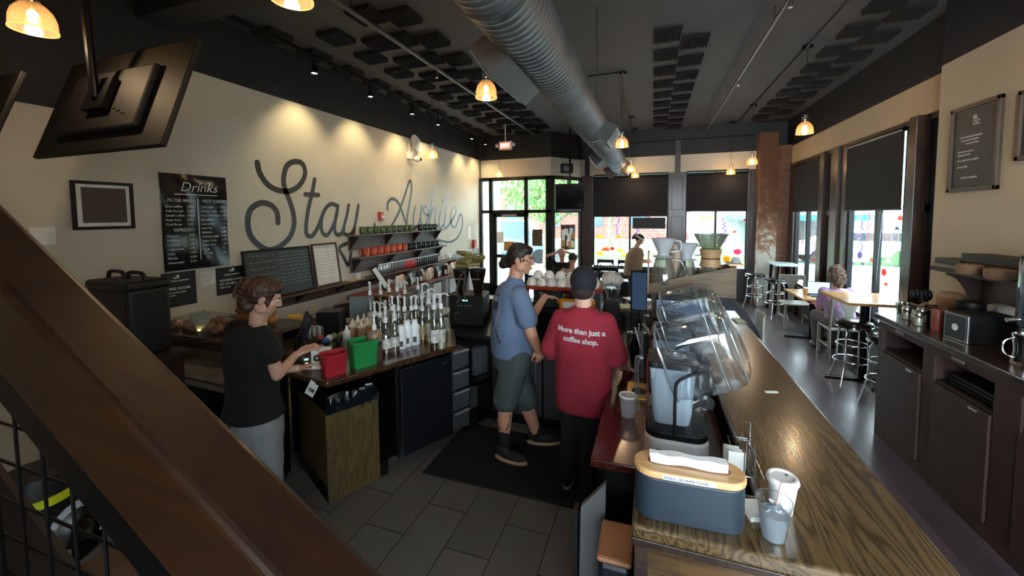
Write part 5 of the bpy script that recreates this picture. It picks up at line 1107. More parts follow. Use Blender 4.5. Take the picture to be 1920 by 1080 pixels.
t = thing('card_reader', 'pale green framed card lying flat near the far end of the bar', 'card', (.80, 4.28, Zb), .1); t.name = 'bar_card'; G().box(-.05, .05, -.10, .10, 0, .006).obj('card_holder', clear('acrylic', '#e6efe8', .1, .05, .3, '#b9c9b4'), t); G().box(-.04, .04, -.07, .07, .006, .0068).obj('card_sheet', mat('card_green', '#c3cfa9', .6), t)
# sink zone things: cocktail jug, knives, black bottles
t = thing('knock_box', 'black steel container with tools at the sink end of the work counter', 'container', (-.06, 3.35, ZW)); G().lathe([(.10, 0), (.11, .15), (.105, .15), (.095, .01)], n=20, cap=False).obj('container', M_blkmet, t, smooth=True)
for a in (-.5, .3, .9): G().cyl((0, 0, .05), (.14 * math.sin(a), .06 * math.cos(a), .27), .006).obj('tool_handle', M_steel, t)
for k, (x, y) in enumerate(((-.16, 3.7), (-.03, 3.62))): t = thing('steel_pitcher', ['steel pitcher left in the sink zone', 'steel pitcher right of the other in the sink zone'][k], 'pitcher', (x, y, ZW)); G().lathe([(.05, 0), (.052, .02), (.042, .1), (.048, .14), (.045, .14), (.038, .1)], n=22, cap=False).obj('pitcher_body', M_chrome, t, smooth=True); G().tube(smoothpts([(.045, 0, .12), (.08, 0, .11), (.08, 0, .05), (.045, 0, .03)]), .005).obj('pitcher_handle', M_chrome, t)
for k, (x, y, h) in enumerate(((.10, 3.66, .34), (.02, 3.74, .30), (.07, 3.42, .36))):
    t = thing('dark_bottle', ['tall dark bottle behind the farthest blender', 'shorter dark bottle left of the tall one', 'black pump bottle just left of the farthest blender'][k], 'bottle', (x, y, ZW), 0); G().lathe([(.036, 0), (.038, .01), (.038, h * .6), (.015, h * .75), (.014, h)], n=18).obj('bottle', mat('dark_glass', '#131618', .12, coat=.5), t, smooth=True); G().lathe([(.017, h - .02), (.017, h + .02)], n=12).obj('bottle_cap', M_blk, t)
t = thing('slate_board', 'upright dark grey board between staff and blenders', 'board', (-.03, 3.05, ZW), .2); G().box(-.012, .012, -.16, .16, 0, .36).obj('panel', mat('slate_grey', '#3c434c', .4), t, bev=.004)
t = thing('conical_flask', 'small clear flask by the sink edge', 'flask', (-.12, 4.1, ZW)); G().lathe([(.05, 0), (.055, .02), (.02, .12), (.018, .17), (.015, .17), (.016, .12), (.05, .02)], n=20, cap=False).obj('flask', M_glassy, t, smooth=True)
# order screens
t = thing('order_screen', 'upright dark framed screen glowing blue beside the pour over stand', 'screen', (-.13, 4.42, ZW), math.radians(-4)); G().box(-.085, .085, -.01, .01, .17, .61).obj('case', M_blk, t, bev=.005); G().box(-.066, .078, -.0125, -.010, .19, .585).obj('display', glow('screen_blue', '#4f6c8f', .13), t); G().cyl((0, .01, 0), (0, .01, .2), .012).obj('stand', M_blk, t)
t = thing('order_screen', 'second screen glowing pale blue under the pour over stand', 'screen', (.28, 4.42, ZW), 0); G().box(-.26, .26, -.01, .01, .12, .33).obj('case', M_blk, t, bev=.005); G().box(-.23, .23, -.0125, -.010, .14, .31).obj('display', glow('screen_pale', '#7f9fc8', .2), t); G().cyl((0, .01, 0), (0, .01, .2), .012).obj('stand', M_blk, t)
# pour over stand
ps = thing('pour_over_stand', 'raised oak stand with a sloping front carrying coffee drippers', 'stand', (.28, 3.42, 1.07), world=True)
yF, yBk = 3.30, 3.54; PX = Matrix(((1, 0, 0, 0), (0, 0, 1, 0), (0, 1, 0, 0), (0, 0, 0, 1)))
for nm, y0 in (('front_panel', yF), ('rear_panel', yBk - .018)): G().prism([(-.020, 1.475), (.572, 1.475), (.580, 1.712), (-.020, 1.558)], y0, y0 + .018, PX).obj(nm, M_holder, ps, bev=.003)
G().box(-.015, .567, yF + .018, yBk - .018, 1.53, 1.548).obj('deck', M_holder, ps)
G().box(-.034, -.021, yF, yBk, 1.475, 1.80).obj('end_board', mat('pale_board', '#7d5f42', .5), ps); G().box(.573, .588, yF, yBk, 1.475, 1.715).obj('end_cap', M_holder, ps)
G().box(.54, .64, yF + .018, yBk, 1.714, 1.728).obj('shelf_lip', M_bamboo, ps)
G().box(.0, .03, yBk - .05, yBk - .02, .9005, 1.53).obj('leg', M_holder, ps); G().box(.43, .46, yBk - .05, yBk - .02, 1.0705, 1.53).obj('leg', M_holder, ps)
ZP = 1.549
def dripper(lab, loc, s=1, m=None):
    t = thing('coffee_dripper', lab, 'dripper', loc); m = m or mat('ceramic_grey', '#a9adb0', .35, coat=.3)
    G().lathe([(.001, .0), (.072, 0), (.075, .006), (.04, .012), (.040, .03), (.082, .125), (.086, .132), (.081, .132), (.036, .03), (.001, .02)], n=28, cap=False).obj('cone', m, t, smooth=True)
    G().tube(smoothpts([(.06, 0, .11), (.11, 0, .11), (.11, 0, .05), (.05, 0, .035)]), .008).obj('dripper_handle', m, t, smooth=True); t.scale = (s, s, s); return t
def server(lab, loc, s=1):
    t = thing('glass_server', lab, 'carafe', loc); G().lathe([(.001, .002), (.080, 0), (.085, .01), (.070, .07), (.05, .15), (.045, .165), (.042, .165), (.046, .15), (.066, .07), (.080, .012)], n=28, cap=False).obj('carafe', clear('server_glass', '#d9dcd4', .2, .05, .12, '#d8d4c8'), t, smooth=True)
    G().tube(smoothpts([(.048, 0, .15), (.10, 0, .14), (.12, 0, .08), (.08, 0, .04)]), .006).obj('server_handle', M_glassy, t, smooth=True); t.scale = (s, s, s); return t
server('glass server under the big pale dripper at the left end of the stand', (.085, 3.40, ZP), 1.28); dripper('large pale ceramic dripper at the left end of the stand', (.085, 3.40, ZP + .213), 1.12)
server('glass server in the middle of the oak stand', (.26, 3.46, ZP), 1.12); dripper('smaller pale dripper behind the hourglass coffee maker', (.26, 3.46, ZP + .187), 1.0)
t = thing('hourglass_coffee_maker', 'hourglass glass coffee maker with a wooden collar', 'coffee maker', (.425, 3.41, ZP))
G().lathe([(.001, .003), (.070, .0), (.078, .02), (.050, .12), (.032, .17), (.046, .22), (.098, .315), (.094, .315), (.042, .22), (.028, .17), (.046, .12), (.074, .02)], n=32, cap=False).obj('glass_body', clear('server_glass'), t, smooth=True)
G().tube([(.097 * math.cos(a), .097 * math.sin(a), .316) for a in [2 * PI * k / 28 for k in range(28)]], .003, 6, closed=True).obj('glass_rim', clear('rim_glass', '#cfd8da', .4, .1, .3, '#c8d2d6'), t, smooth=True)
G().lathe([(.060, .115), (.064, .12), (.052, .165), (.052, .17), (.064, .222), (.060, .226), (.040, .17)], n=28, cap=False).obj('wooden_collar', mat('collar_tan', '#9a7c56', .5), t, smooth=True)
G().tube([(.0535 * math.cos(a), .0535 * math.sin(a), .168) for a in [2 * PI * k / 20 for k in range(20)]], .004, 6, closed=True).obj('leather_tie', mat('tie_brown', '#3c2414', .7), t)
t.scale = (1.25, 1.25, 1.25)
tk = thing('ceramic_jug', 'tan ceramic jug behind the drippers', 'jug', (.185, 3.49, ZP)); G().lathe([(.03, 0), (.035, .20), (.045, .24), (.05, .29), (.04, .31)], n=20).obj('jug_body', mat('clay_tan', '#a88c76', .4), tk, smooth=True)
t = thing('ceramic_cup', 'upturned pale cup on the lip at the right end of the stand', 'cup', (.60, 3.42, 1.729)); G().lathe([(.035, 0), (.03, .028), (.015, .04)], n=20).obj('cup', mat('ceramic_grey'), t, smooth=True)
# espresso machine
em = thing('espresso_machine', 'orange sided espresso machine with cups stacked on top', 'espresso machine', (-.86, 4.15, ZW), 0)
M_ora = mat('orange_panel', '#e08a1e', .3, coat=.5)
G().box(-.36, .36, -.22, .25, .06, .20).obj('drip_base', M_blkmet, em, bev=.01)
G().box(-.36, .36, -.0, .25, .20, .42).obj('body', M_dsteel, em, bev=.01)
g = G(); g.prism([(-.30, .10), (-.10, .04), (.22, .10), (.25, .40), (.0, .47), (-.26, .40)], .19, .215, Matrix(((0, 0, 1, 0), (1, 0, 0, 0), (0, 1, 0, 0), (0, 0, 0, 1)))); g.obj('side_panel', M_ora, em)
G().box(-.02, .34, -.235, -.215, .12, .36).obj('orange_front', M_ora, em, bev=.02); G().box(.02, .14, -.24, -.234, .27, .33).obj('white_badge', M_white, em)
G().box(-.40, .40, -.16, .28, .42, .465).obj('cup_tray', mat('tray_red', '#8d2f1a', .3), em, bev=.01)
for x in (-.22, .02): 
    G().cyl((x, -.10, .40), (x, -.10, .27), .045).obj('group_head', M_chrome, em, smooth=True)
    p = G().cyl((x, -.12, .27), (x, -.30, .25), .016).obj('portafilter', M_blk, em)
for x in (-.34, .34): G().cyl((x, -.18, 0), (x, -.18, .06), .02).cyl((x, .2, 0), (x, .2, .06), .02).obj('foot', M_steel, em)
G().tube(smoothpts([(.30, -.18, .38), (.33, -.24, .30), (.31, -.26, .12)]), .006).obj('steam_wand', M_chrome, em)
def make_cup():
    t = thing('coffee_cup', 'x', 'cup', (0, 0, 0)); G().lathe([(.05, 0), (.052, .004), (.048, .035), (.028, .065), (.02, .07)], n=20).obj('cup_body', mat('porcelain', '#d9d2c8', .25, coat=.4), t, smooth=True); G().tube(smoothpts([(.042, 0, .05), (.07, 0, .045), (.07, 0, .02), (.047, 0, .015)]), .005, 6).obj('cup_handle', mat('porcelain'), t, smooth=True); return t
random.seed(6)
for k in range(14):
    x = -1.20 + (k % 7) * .108; y = 4.03 + .12 * (k // 7); place('cc', make_cup, (x, y, ZW + .4655), 'upturned pale coffee cup in the rows on the espresso machine', 'upturned cups on the espresso machine', rz=random.random() * 6, s=1.08)
for k in range(5): place('cc', None, (-1.14 + k * .12, 4.07, ZW + .4655 + .076), 'pale coffee cup in the upper layer on the espresso machine', 'upper cups on the espresso machine', rz=random.random() * 6)
# glasses & silver stuff right of the man in red head
for k in range(6):
    x = -.40 + (k % 3) * .08; y = 4.28 + .1 * (k // 3)
    t = thing('glass_tumbler', 'clear glass in the cluster by the espresso counter end', 'glass', (x, y, ZW), 0, 'clear glasses on the espresso counter'); G().lathe([(.03, 0), (.036, .14), (.033, .14), (.027, .01)], n=16, cap=False).obj('glass', M_glassy, t, smooth=True)
t = thing('second_grinder', 'black coffee grinder with crumpled bag on top right of the man in red', 'grinder', (-.36, 3.92, ZW)); G().box(-.07, .07, -.1, .1, 0, .38).obj('body', M_blk, t, bev=.02); G().lathe([(.04, .38), (.08, .5), (.085, .58)], n=18).obj('hopper', M_clear, t, smooth=True)
g = G(); random.seed(12); g.ell((0, 0, .58), (.10, .10, .07)); g.obj('crumpled_bag', mat('crumpled_plastic', '#b9aea4', .3), t, voxel=.012, disp=.05, ds=.05)
t.name = 'coffee_grinder'
# twin hopper grinder
gr = thing('twin_grinder', 'black twin hopper coffee grinder with a small lit display', 'grinder', (-1.92, 4.02, ZW), math.radians(10))
G().box(-.19, .19, -.16, .18, 0, .34).obj('body', M_blk, gr, bev=.02); G().box(-.04, .02, -.164, -.160, .28, .295).obj('display', glow('lcd', '#8fd0de', .7), gr)
for k in range(5): G().cyl((-.08 + .035 * k, -.16, .23), (-.08 + .035 * k, -.17, .23), .009).obj('button', M_steel, gr)
for x in (-.11, .09): G().cyl((x, -.16, .16), (x, -.20, .14), .02).cyl((x, -.2, .16), (x, -.2, .08), .012).obj('dosing_spout', M_chrome, gr)
for x in (-.095, .095): hp = G().lathe([(.045, .34), (.055, .42), (.088, .56), (.088, .585)], (x, 0, 0), 20).obj('hopper', clear('smoked', '#5a4a40', .12, .05, .75, '#2c1d16'), gr, smooth=True); G().lathe([(.092, .585), (.092, .61), (.08, .615)], (x, 0, 0), 20).obj('hopper_lid', M_blk, gr, smooth=True); G().box(x - .05, x + .05, -.092, -.088, .5, .515).obj('pale_strip', M_steel, gr)
gb = [(-.10, .03, .66, .25), (-.03, -.02, .70, -.4), (.05, .0, .665, .5), (.02, .02, .74, .1), (-.06, .0, .78, -.2), (.09, .03, .72, .9)]
for k, (x, y, z, a) in enumerate(gb):
    t = thing('coffee_bag', 'olive brown coffee bag in the heap on the grinder hoppers', 'coffee bag', Vector((-1.92 + x, 4.02 + y, ZW + z)), a, 'coffee bags on the grinder')
    G().box(-.075, .075, -.06, .06, -.022, .022, Matrix.Rotation(.5 - .2 * k, 4, 'X')).obj('bag', mat('olive_bag', '#6a6236', .5, col2='#8d8450', ns=18), t, bev=.018, seg=3); G().box(-.04, .04, -.035, .035, .0225, .024, Matrix.Rotation(.5 - .2 * k, 4, 'X')).obj('bag_label', mat('bag_label', '#a8894f', .6), t)
t = thing('apron_string', 'grey green cloth strap draped down the front of the twin grinder', 'cloth', (-1.92, 3.86, ZW + .1)); G().tube(smoothpts([(.0, .05, .5), (-.02, -.02, .45), (-.05, -.05, .3), (-.03, -.045, .22), (-.06, -.04, .15)]), .012, 6).tube(smoothpts([(.0, .05, .5), (.03, -.02, .42), (.03, -.05, .3), (.05, -.045, .2)]), .012, 6).obj('strap', mat('strap_green', '#3d3a2e', .8), t, smooth=True)
# retail shelf unit with coffee bags
ru = thing('retail_shelf', 'reddish wood retail shelf with white cubbies below the tumbler row', 'shelf unit', (-3.7, 6, 0), world=True)
G().box(-4.1, -3.58, 4.55, 7.6, .94, .975).obj('shelf_top', wood('red_shelf', '#3f2318', '#6b4230', .35, 'Y', 1, .3), ru, bev=.004)
G().box(-4.1, -3.62, 4.55, 4.58, 0, .94).box(-4.1, -4.07, 4.58, 7.6, 0, .94).obj('case', MATS['red_shelf'], ru)
for y in (5.3, 5.95, 6.6, 7.1, 7.57): G().box(-4.07, -3.62, y - .015, y + .015, 0, .94).obj('divider', mat('divider_white', '#c9cdd0', .5), ru)
for y in (6.15, 6.75, 7.2): tag(G().box(-3.9, -3.64, y, y + .28, .62, .90).obj('white_box', mat('box_white', '#d9dde0', .5)), 'white display box in the cubbies of the retail shelf', 'box', 'white boxes in the retail shelf')
G().box(-4.07, -3.62, 4.58, 7.57, .58, .60).obj('lower_shelf', M_dkwoodX, ru)
random.seed(21)
for k in range(15):
    y = 5.25 + k * .145; m = [mat('bag_white', '#d7d2c8', .5), mat('bag_black', '#191a1d', .4), mat('bag_green', '#27352a', .4), mat('bag_peach', '#c9987a', .5)][(k * 7 + k // 3) % 4]
    nm = ['white', 'black', 'dark green', 'peach'][(k * 7 + k // 3) % 4]
    t = thing('retail_bag', nm + ' coffee bag standing on the retail shelf top', 'coffee bag', (-3.72 - .05 * (k % 2), y, .976), random.uniform(-.5, .5), nm + ' bags on the retail shelf')
    g = G(); g.loft([[(-.04, -.05, 0), (.04, -.05, 0), (.04, .05, 0), (-.04, .05, 0)], [(-.045, -.055, .1), (.045, -.055, .1), (.045, .055, .1), (-.045, .055, .1)], [(-.01, -.055, .2), (.01, -.055, .2), (.01, .055, .2), (-.01, .055, .2)]]); g.obj('bag', m, t, bev=.008)
    G().box(.0455, .047, -.03, .03, .03, .11).obj('bag_label', M_paper, t)
t = thing('tilted_price_board', 'narrow dark framed white board tilted against the tumbler shelf', 'sign', (-3.85, 5.05, .976), world=True)
a = AT(698, 503, x=-3.95); b = AT(722, 545, x=-3.80); F = frame(b, Vector((0, .9, .35)), a - b); L_ = (a - b).length
G().box(0, .13, 0, L_, -.01, 0, F).obj('frame', M_blk, t); G().box(.02, .11, .02, L_ - .02, 0, .003, F).obj('white_sheet', mat('pale_blue_sheet', '#cfe0ea', .5), t)
# reddish crate between retail shelf and bottles
t = thing('wood_crate', 'red brown wooden crate behind the tall syrup bottles', 'crate', (-2.95, 4.0, ZK + .0005), math.radians(8)); G().box(-.24, .24, -.15, .15, 0, .22).obj('crate', wood('crate_wood', '#2c120a', '#5b2c1b', .5, 'X', 1, .1), t, bev=.006)
# ---- bottles
def pump(t, z, m=None, r=.019, s=1.3):
    m = m or M_white
    G().lathe([(r, z), (r, z + .03 * s), (.009, z + .035 * s), (.0085, z + .085 * s), (.014, z + .09 * s), (.014, z + .10 * s), (.004, z + .104 * s)], n=14).obj('pump_head', m, t, smooth=True)
    G().tube(smoothpts([(0, 0, z + .095 * s), (.035, -.0, z + .10 * s), (.07, 0, z + .083 * s)], 4), .007, 7).obj('pump_spout', m, t, smooth=True)
def syrup(h=.27, r=.04, liq='#a8742f', label='#e4e2dc', glassm=None):
    t = thing('syrup_bottle', 'x', 'bottle', (0, 0, 0))
    G().lathe([(.001, .0), (r, 0), (r, h * .58), (r * .8, h * .68), (.015, h * .82), (.014, h)], n=20).obj('bottle_glass', glassm or M_glassy, t, smooth=True)
    G().lathe([(.001, .003), (r - .003, .003), (r - .003, h * .45), (.001, h * .451)], n=18).obj('syrup', mat('syrup_' + liq, liq, .2, coat=.3), t, smooth=True)
    G().lathe([(r + .0008, h * .18), (r + .0008, h * .50)], n=20, cap=False).obj('bottle_label', mat('label_' + label, label, .6, col2='#8e8c88', ns=26), t, smooth=True)
    pump(t, h); return t
def jug_white():
    t = thing('sauce_jug', 'x', 'bottle', (0, 0, 0)); G().lathe([(.042, 0), (.047, .01), (.047, .08), (.041, .11), (.047, .14), (.044, .17), (.028, .19), (.026, .21)], n=20).obj('jug_body', mat('jug_white', '#e9ebee', .3), t, smooth=True)
    G().box(-.012, .02, -.049, -.046, .03, .08).obj('label_print', mat('print_dark', '#4a4440', .6), t); G().lathe([(.029, .205), (.029, .225)], n=16).obj('jug_cap', M_white, t, smooth=True); return t
def sq(col, col2):
    t = thing('squeeze_bottle', 'x', 'bottle', (0, 0, 0)); G().lathe([(.034, 0), (.036, .01), (.036, .13), (.034, .14)], n=18).obj('bottle', mat(col, col, .4), t, smooth=True); G().lathe([(.037, .138), (.037, .155), (.018, .165), (.006, .21), (.004, .21)], n=18).obj('nozzle_cap', mat(col2, col2, .35), t, smooth=True); return t
ZC_ = ZK + .0006
def bot(px, py): p = AT(px, py, z=ZK); return p.x, p.y
fr_ = [((724, 662), 's1', lambda: syrup(.25, .046, '#6b4a2a'), 'clear labelled syrup bottle nearest the counter edge, left one', 1.05), ((741, 659), 's2', lambda: syrup(.27, .038, '#5a4028'), 'slimmer labelled syrup bottle next to the left one at the counter edge', 1)]
for (p, k, f, lab, s) in fr_: place(k, f, (*bot(*p), ZC_), lab, None, rz=2.5, s=s)
for i, p in enumerate(((753, 653), (764, 648), (778, 645))): place('jw', jug_white, (*bot(*p), ZC_), ['white sauce jug, left of three at the counter edge', 'white sauce jug, middle of three', 'white sauce jug, right of three'][i], 'white sauce jugs', rz=.5, s=[.92, 1.02, 1][i])
M_yl = '#c9b95a'
for i, (p, k, liq, lb) in enumerate((((793, 636), 'y1', '#c7a24a', M_yl), ((813, 632), 'y2', '#7c4f22', '#d3b35c'), ((825, 628), 'y3', '#3a2418', '#d9d3c4'), ((803, 622), 'y4', '#8f5f2c', '#bfa25a'))):
    place(k, lambda liq=liq, lb=lb: syrup(.27, .04, liq, lb), (*bot(*p), ZC_), ['syrup bottle with a yellow label right of the white jugs', 'amber syrup bottle with a gold label', 'dark syrup bottle with a white label at the right end', 'amber bottle behind the yellow label one'][i], None, rz=1.2 + i)
# middle and rear rows of tall pump bottles (placed by their spout tops)
rows_ = [(.37, [(702, 572), (712, 574), (722, 570), (735, 562), (746, 562), (758, 563), (771, 562), (779, 560), (790, 561), (806, 556), (815, 557)]), (.46, [(693, 533), (713, 532), (729, 528), (744, 527), (759, 531), (783, 524), (791, 536), (803, 547), (813, 556), (826, 555)])]
cols = ['#d9c9a0', '#9a6a34', '#caa86a', '#6b4526', '#e0d8c4']
for ri, (hh, L_) in enumerate(rows_):
    for i, (px, py) in enumerate(L_):
        p = AT(px, py, z=ZK + hh)
        place('r%d%d' % (ri, i % 5), lambda ri=ri, i=i: syrup(.27 if ri == 0 else .35, .037, cols[i % 5], ['#e4e2dc', '#cfc6b0', '#b9b39f'][i % 3]), (p.x, p.y, ZC_), ['white pump syrup bottle in the middle row on the prep counter', 'tall white pump syrup bottle in the rear row on the prep counter'][ri], ['middle row of pump bottles', 'rear row of pump bottles'][ri], rz=random.uniform(-1, 2.6))
for i, p in enumerate(((672, 632), (683, 628), (662, 640), (690, 636), (678, 642))): place('sq1', lambda: sq('#b08a66', '#e6dccd'), (*bot(*p), ZC_), 'caramel coloured squeeze bottle in the cluster behind the green tub', 'caramel squeeze bottles', s=1.0)
place('sq2', lambda: sq('#dfe3e4', '#f0f2f3'), (*bot(651, 652), ZC_), 'clear squeeze bottle with a white cap behind the green tub', None, s=.95)
t = thing('sauce_tub', 'large brown sauce tub with a dispensing collar by the green tub', 'tub', (*bot(703, 676), ZC_)); G().lathe([(.058, 0), (.061, .02), (.061, .13), (.058, .14)], n=24).obj('tub', mat('sauce_brown', '#4d3c33', .35), t, smooth=True); G().lathe([(.062, .14), (.064, .15), (.062, .16)], n=24, cap=False).obj('collar', M_steel, t, smooth=True); G().lathe([(.058, .15), (.060, .20), (.055, .235), (.03, .25)], n=24).obj('upper_tub', mat('sauce_tan', '#8d7460', .35), t, smooth=True); pump(t, .25)
def tub(lab, loc, rz, col, L, W, H_):
    t = thing('plastic_tub', lab, 'tub', loc, rz); g = G(); r2 = lambda l, w_, r, n=5: [(sx * (l / 2 - r) + r * math.cos(a0 + PI / 2 * k / n), sy * (w_ / 2 - r) + r * math.sin(a0 + PI / 2 * k / n)) for sx, sy, a0 in ((1, 1, 0), (-1, 1, PI / 2), (-1, -1, PI), (1, -1, 3 * PI / 2)) for k in range(n + 1)]
    R3 = lambda s, z: [(x, y, z) for x, y in r2(L * s, W * s, .035 * s)]
    g.loft([R3(.86, 0), R3(.92, H_ * .55), R3(.945, H_ * .56), R3(1, H_ - .008), R3(1.03, H_ - .006), R3(1.03, H_), R3(.97, H_), R3(.84, .006)], cap=False); g._add(R3(.84, .006), [tuple(range(len(R3(1, 0))))]); g._add(R3(.86, 0), [tuple(range(len(R3(1, 0))))]); g.obj('tub_body', mat('tub_' + col, col, .42, bump=.1), t, smooth=True); return t
a_ = math.atan2(u_.y, u_.x)
px_, py_ = uv(.10, .135); tub('red plastic tub at the near corner of the prep counter', (px_, py_, ZC_), a_, '#c02a3a', .175, .14, .155)
px_, py_ = uv(.33, .145); tub('taller green plastic tub next to the red one', (px_, py_, ZC_), a_, '#2b9450', .21, .155, .20)
# cluttered things left of the tubs
t = thing('cardstock_box', 'black upright box near the register', 'box', (-3.02, 3.12, ZC_), math.radians(25)); G().box(-.11, .11, -.1, .1, 0, .22).obj('box', M_blk, t, bev=.005)
t = thing('acrylic_sign_holder', 'translucent grey acrylic sign holder beside the black box', 'sign holder', (-2.92, 3.45, ZC_), math.radians(20)); G().box(-.13, .13, -.004, .004, 0, .30).obj('panel', clear('acrylic_grey', '#cfd8df', .12, .1, .5, '#aab6c0'), t)
t = thing('receipt_printer', 'dark receipt printer with yellow label roll', 'printer', (-3.30, 2.95, ZC_), math.radians(25)); G().box(-.09, .09, -.1, .1, 0, .13).obj('printer_body', M_blk, t, bev=.012); G().cyl((-.06, 0, .16), (.06, 0, .16), .035).obj('label_roll', mat('yellow_roll', '#d9a93a', .6), t, smooth=True)
t = thing('tablet_register', 'blue lit tablet register in front of the woman in black', 'tablet', (-2.83, 2.52, ZC_), math.radians(-35)); G().box(-.15, .15, -.008, .008, .12, .34, Matrix.Rotation(-.35, 4, 'X')).obj('tablet', M_blk, t, bev=.005); G().box(-.14, .14, -.0105, -.008, .13, .33, Matrix.Rotation(-.35, 4, 'X')).obj('display', mat('dim_blue_screen', '#2f3f78', .2), t); G().cyl((0, 0, 0), (0, .02, .15), .02).obj('stand', M_blk, t)
for k in range(6): t = thing('pamphlet', 'small leaflet standing in the row by the printer', 'leaflet', (-3.05 + .018 * k, 2.86 + .012 * k, ZC_), math.radians(-20), 'leaflets by the printer'); G().box(-.05, .05, -.002, .002, 0, .12).obj('sheet', [M_paper, mat('leaflet_grey', '#8a8f96', .7)][k % 2], t)
t = thing('wedge_stand', 'dark brown wooden wedge stand by the long wall shelf', 'stand', (-3.28, 3.72, ZC_), math.radians(20)); G().prism([(-.18, 0), (.08, 0), (.22, .22), (-.18, .14)], -.1, .1, Matrix(((1, 0, 0, 0), (0, 0, 1, 0), (0, 1, 0, .0), (0, 0, 0, 1)))).obj('wedge', mat('wedge_brown', '#3c2a20', .5), t, bev=.004)
random.seed(31)
for k, (px, py) in enumerate(((640, 612), (655, 606), (668, 600), (632, 622))):
    t = thing('wrapped_cookie', 'wrapped brown cookie in the heap behind the tubs', 'cookie', (*bot(px, py), ZC_), random.random() * 3, 'wrapped cookies on the prep counter'); G().lathe([(.02, 0), (.055, .008), (.06, .03), (.045, .05), (.01, .055)], n=14).obj('cookie', mat('cookie_brown', '#7b5c40', .5, col2='#c0a88c', ns=22), t, smooth=True)
for k, (px, py, c_) in enumerate(((600, 640, '#b8432f'), (610, 645, '#2f6db0'), (618, 640, '#d9dce0'), (626, 636, '#7a9a68'), (592, 642, '#3a2c26'), (580, 646, '#2a221e'), (640, 634, '#9aa06e'), (634, 645, '#20242a'), (570, 652, '#2c2a28'))):
    tag(G().ell((0, 0, .03), (.035, .03, .032)).obj('small_jar', mat('jarc' + c_, c_, .35), smooth=True), {'#b8432f': 'small red lidded jar', '#2f6db0': 'small blue lidded jar', '#d9dce0': 'small white lidded jar', '#7a9a68': 'small pale green jar', '#3a2c26': 'small brown jar', '#2a221e': 'small very dark brown jar', '#9aa06e': 'small olive jar', '#20242a': 'small blue black jar', '#2c2a28': 'small charcoal jar'}[c_] + ' among the clutter left of the green tub', 'jar').location = (*bot(px, py), ZC_)
for k in range(3): x, y = bot(672 + 8 * k, 600 - 2 * k); t = thing('spice_jar', 'glass jar with a steel lid behind the caramel bottles', 'jar', (x, y, ZC_), 0, 'steel lidded jars'); G().lathe([(.034, 0), (.036, .01), (.036, .09), (.03, .1)], n=16).obj('jar', M_glassy, t, smooth=True); G().lathe([(.033, .1), (.033, .12), (.01, .122)], n=16).obj('jar_lid', M_steel, t, smooth=True); G().lathe([(.03, .004), (.03, .06)], n=12).obj('contents', mat('spice', '#7a5a3a', .8), t)
t = thing('towel_pile', 'stack of folded white towels beside the dark bottle', 'towels', (-2.02, 3.42, ZC_), .3)
for k in range(6): G().box(-.12 + .004 * (k % 2), .12, -.09, .09, .022 * k, .022 * k + .02).obj('folded_towel', mat('towel_grey', '#aeb0ae', .9), t, bev=.008)
t = thing('lanyard_tag', 'white printed tag hanging over the counter edge by the red tub', 'tag', (-2.30, 2.14, ZK - .12), .2); G().box(-.035, .035, -.002, .002, 0, .11, Matrix.Rotation(.5, 4, 'Y')).obj('tag_sheet', M_paper, t); text('tag_text', 'OS', .035, M_blk, t, frame((-.0, -.004, .04), (.88, 0, -.48), (.48, 0, .88)), bold=.002)
t = thing('printed_bag', 'white printed paper bag behind the red tub', 'paper bag', (-2.36, 2.33, ZC_), .5); G().box(-.07, .07, -.03, .03, 0, .16).obj('bag', M_paper, t, bev=.01); text('bag_text', 'OK', .06, M_blk, t, frame((-.05, -.032, .07), (1, 0, 0), (0, 0, 1)), bold=.003)
for k, (x, y) in enumerate(((-2.50, 2.32), (-2.47, 2.42))): t = thing('cut_glass_jar', ['clear faceted glass jar by the printed bag, left one', 'clear faceted glass jar by the printed bag, right one'][k], 'jar', (x, y, ZC_)); G().lathe([(.03, 0), (.045, .05), (.03, .11), (.035, .13)], n=9).obj('jar', M_glassy, t)
# pastries on the ledge
random.seed(14); zP = 1.151
for k in range(13):
    x = -3.85 + (k % 7) * .13; y = 2.24 + .16 * (k // 7) + random.uniform(-.02, .02)
    t = thing('wrapped_pastry', 'brown pastry in shiny wrap on the raised ledge', 'pastry', (x, y, zP), random.random() * 3, 'wrapped pastries on the ledge')
    G().ell((0, 0, .035), (.062, .05, .036)).ell((.03, .01, .05), (.03, .03, .025)).obj('pastry', mat('pastry_brown', '#b07c52', .5, col2='#7d5238', ns=20), t, voxel=.008, disp=.02, ds=.03)
    G().ell((0, 0, .04), (.072, .058, .045), n=9, m=6).obj('clear_wrap', M_clear, t)
for k in range(3): 
    x = -3.45 + .13 * k; t = thing('pastry_basket', ['left clear tray of tan pastries stacked on the ledge', 'middle clear tray of tan pastries on the ledge', 'right clear tray of tan pastries on the ledge'][k], 'pastry tray', (x, 2.56, zP), .2); G().ell((0, 0, .12), (.09, .07, .035)).ell((0, 0, .05), (.09, .07, .045)).obj('pastries', mat('pastry_tan', '#b07a48', .4, col2='#7d4f2c', ns=16), t, voxel=.01, disp=.03, ds=.04)
t = thing('price_card', 'tilted clear price card among the pastries', 'card', (-3.42, 2.2, zP), .3); G().box(-.006, .006, -.07, .07, 0, .20, Matrix.Rotation(-.35, 4, 'Y')).obj('card_sheet', MATS['acrylic'], t)
t = thing('price_card', 'white price card on the far pastries', 'card', (-3.12, 2.5, zP + .13), .5); G().box(-.06, .06, -.004, .004, 0, .09, Matrix.Rotation(-.3, 4, 'X')).obj('card_sheet', M_paper, t)
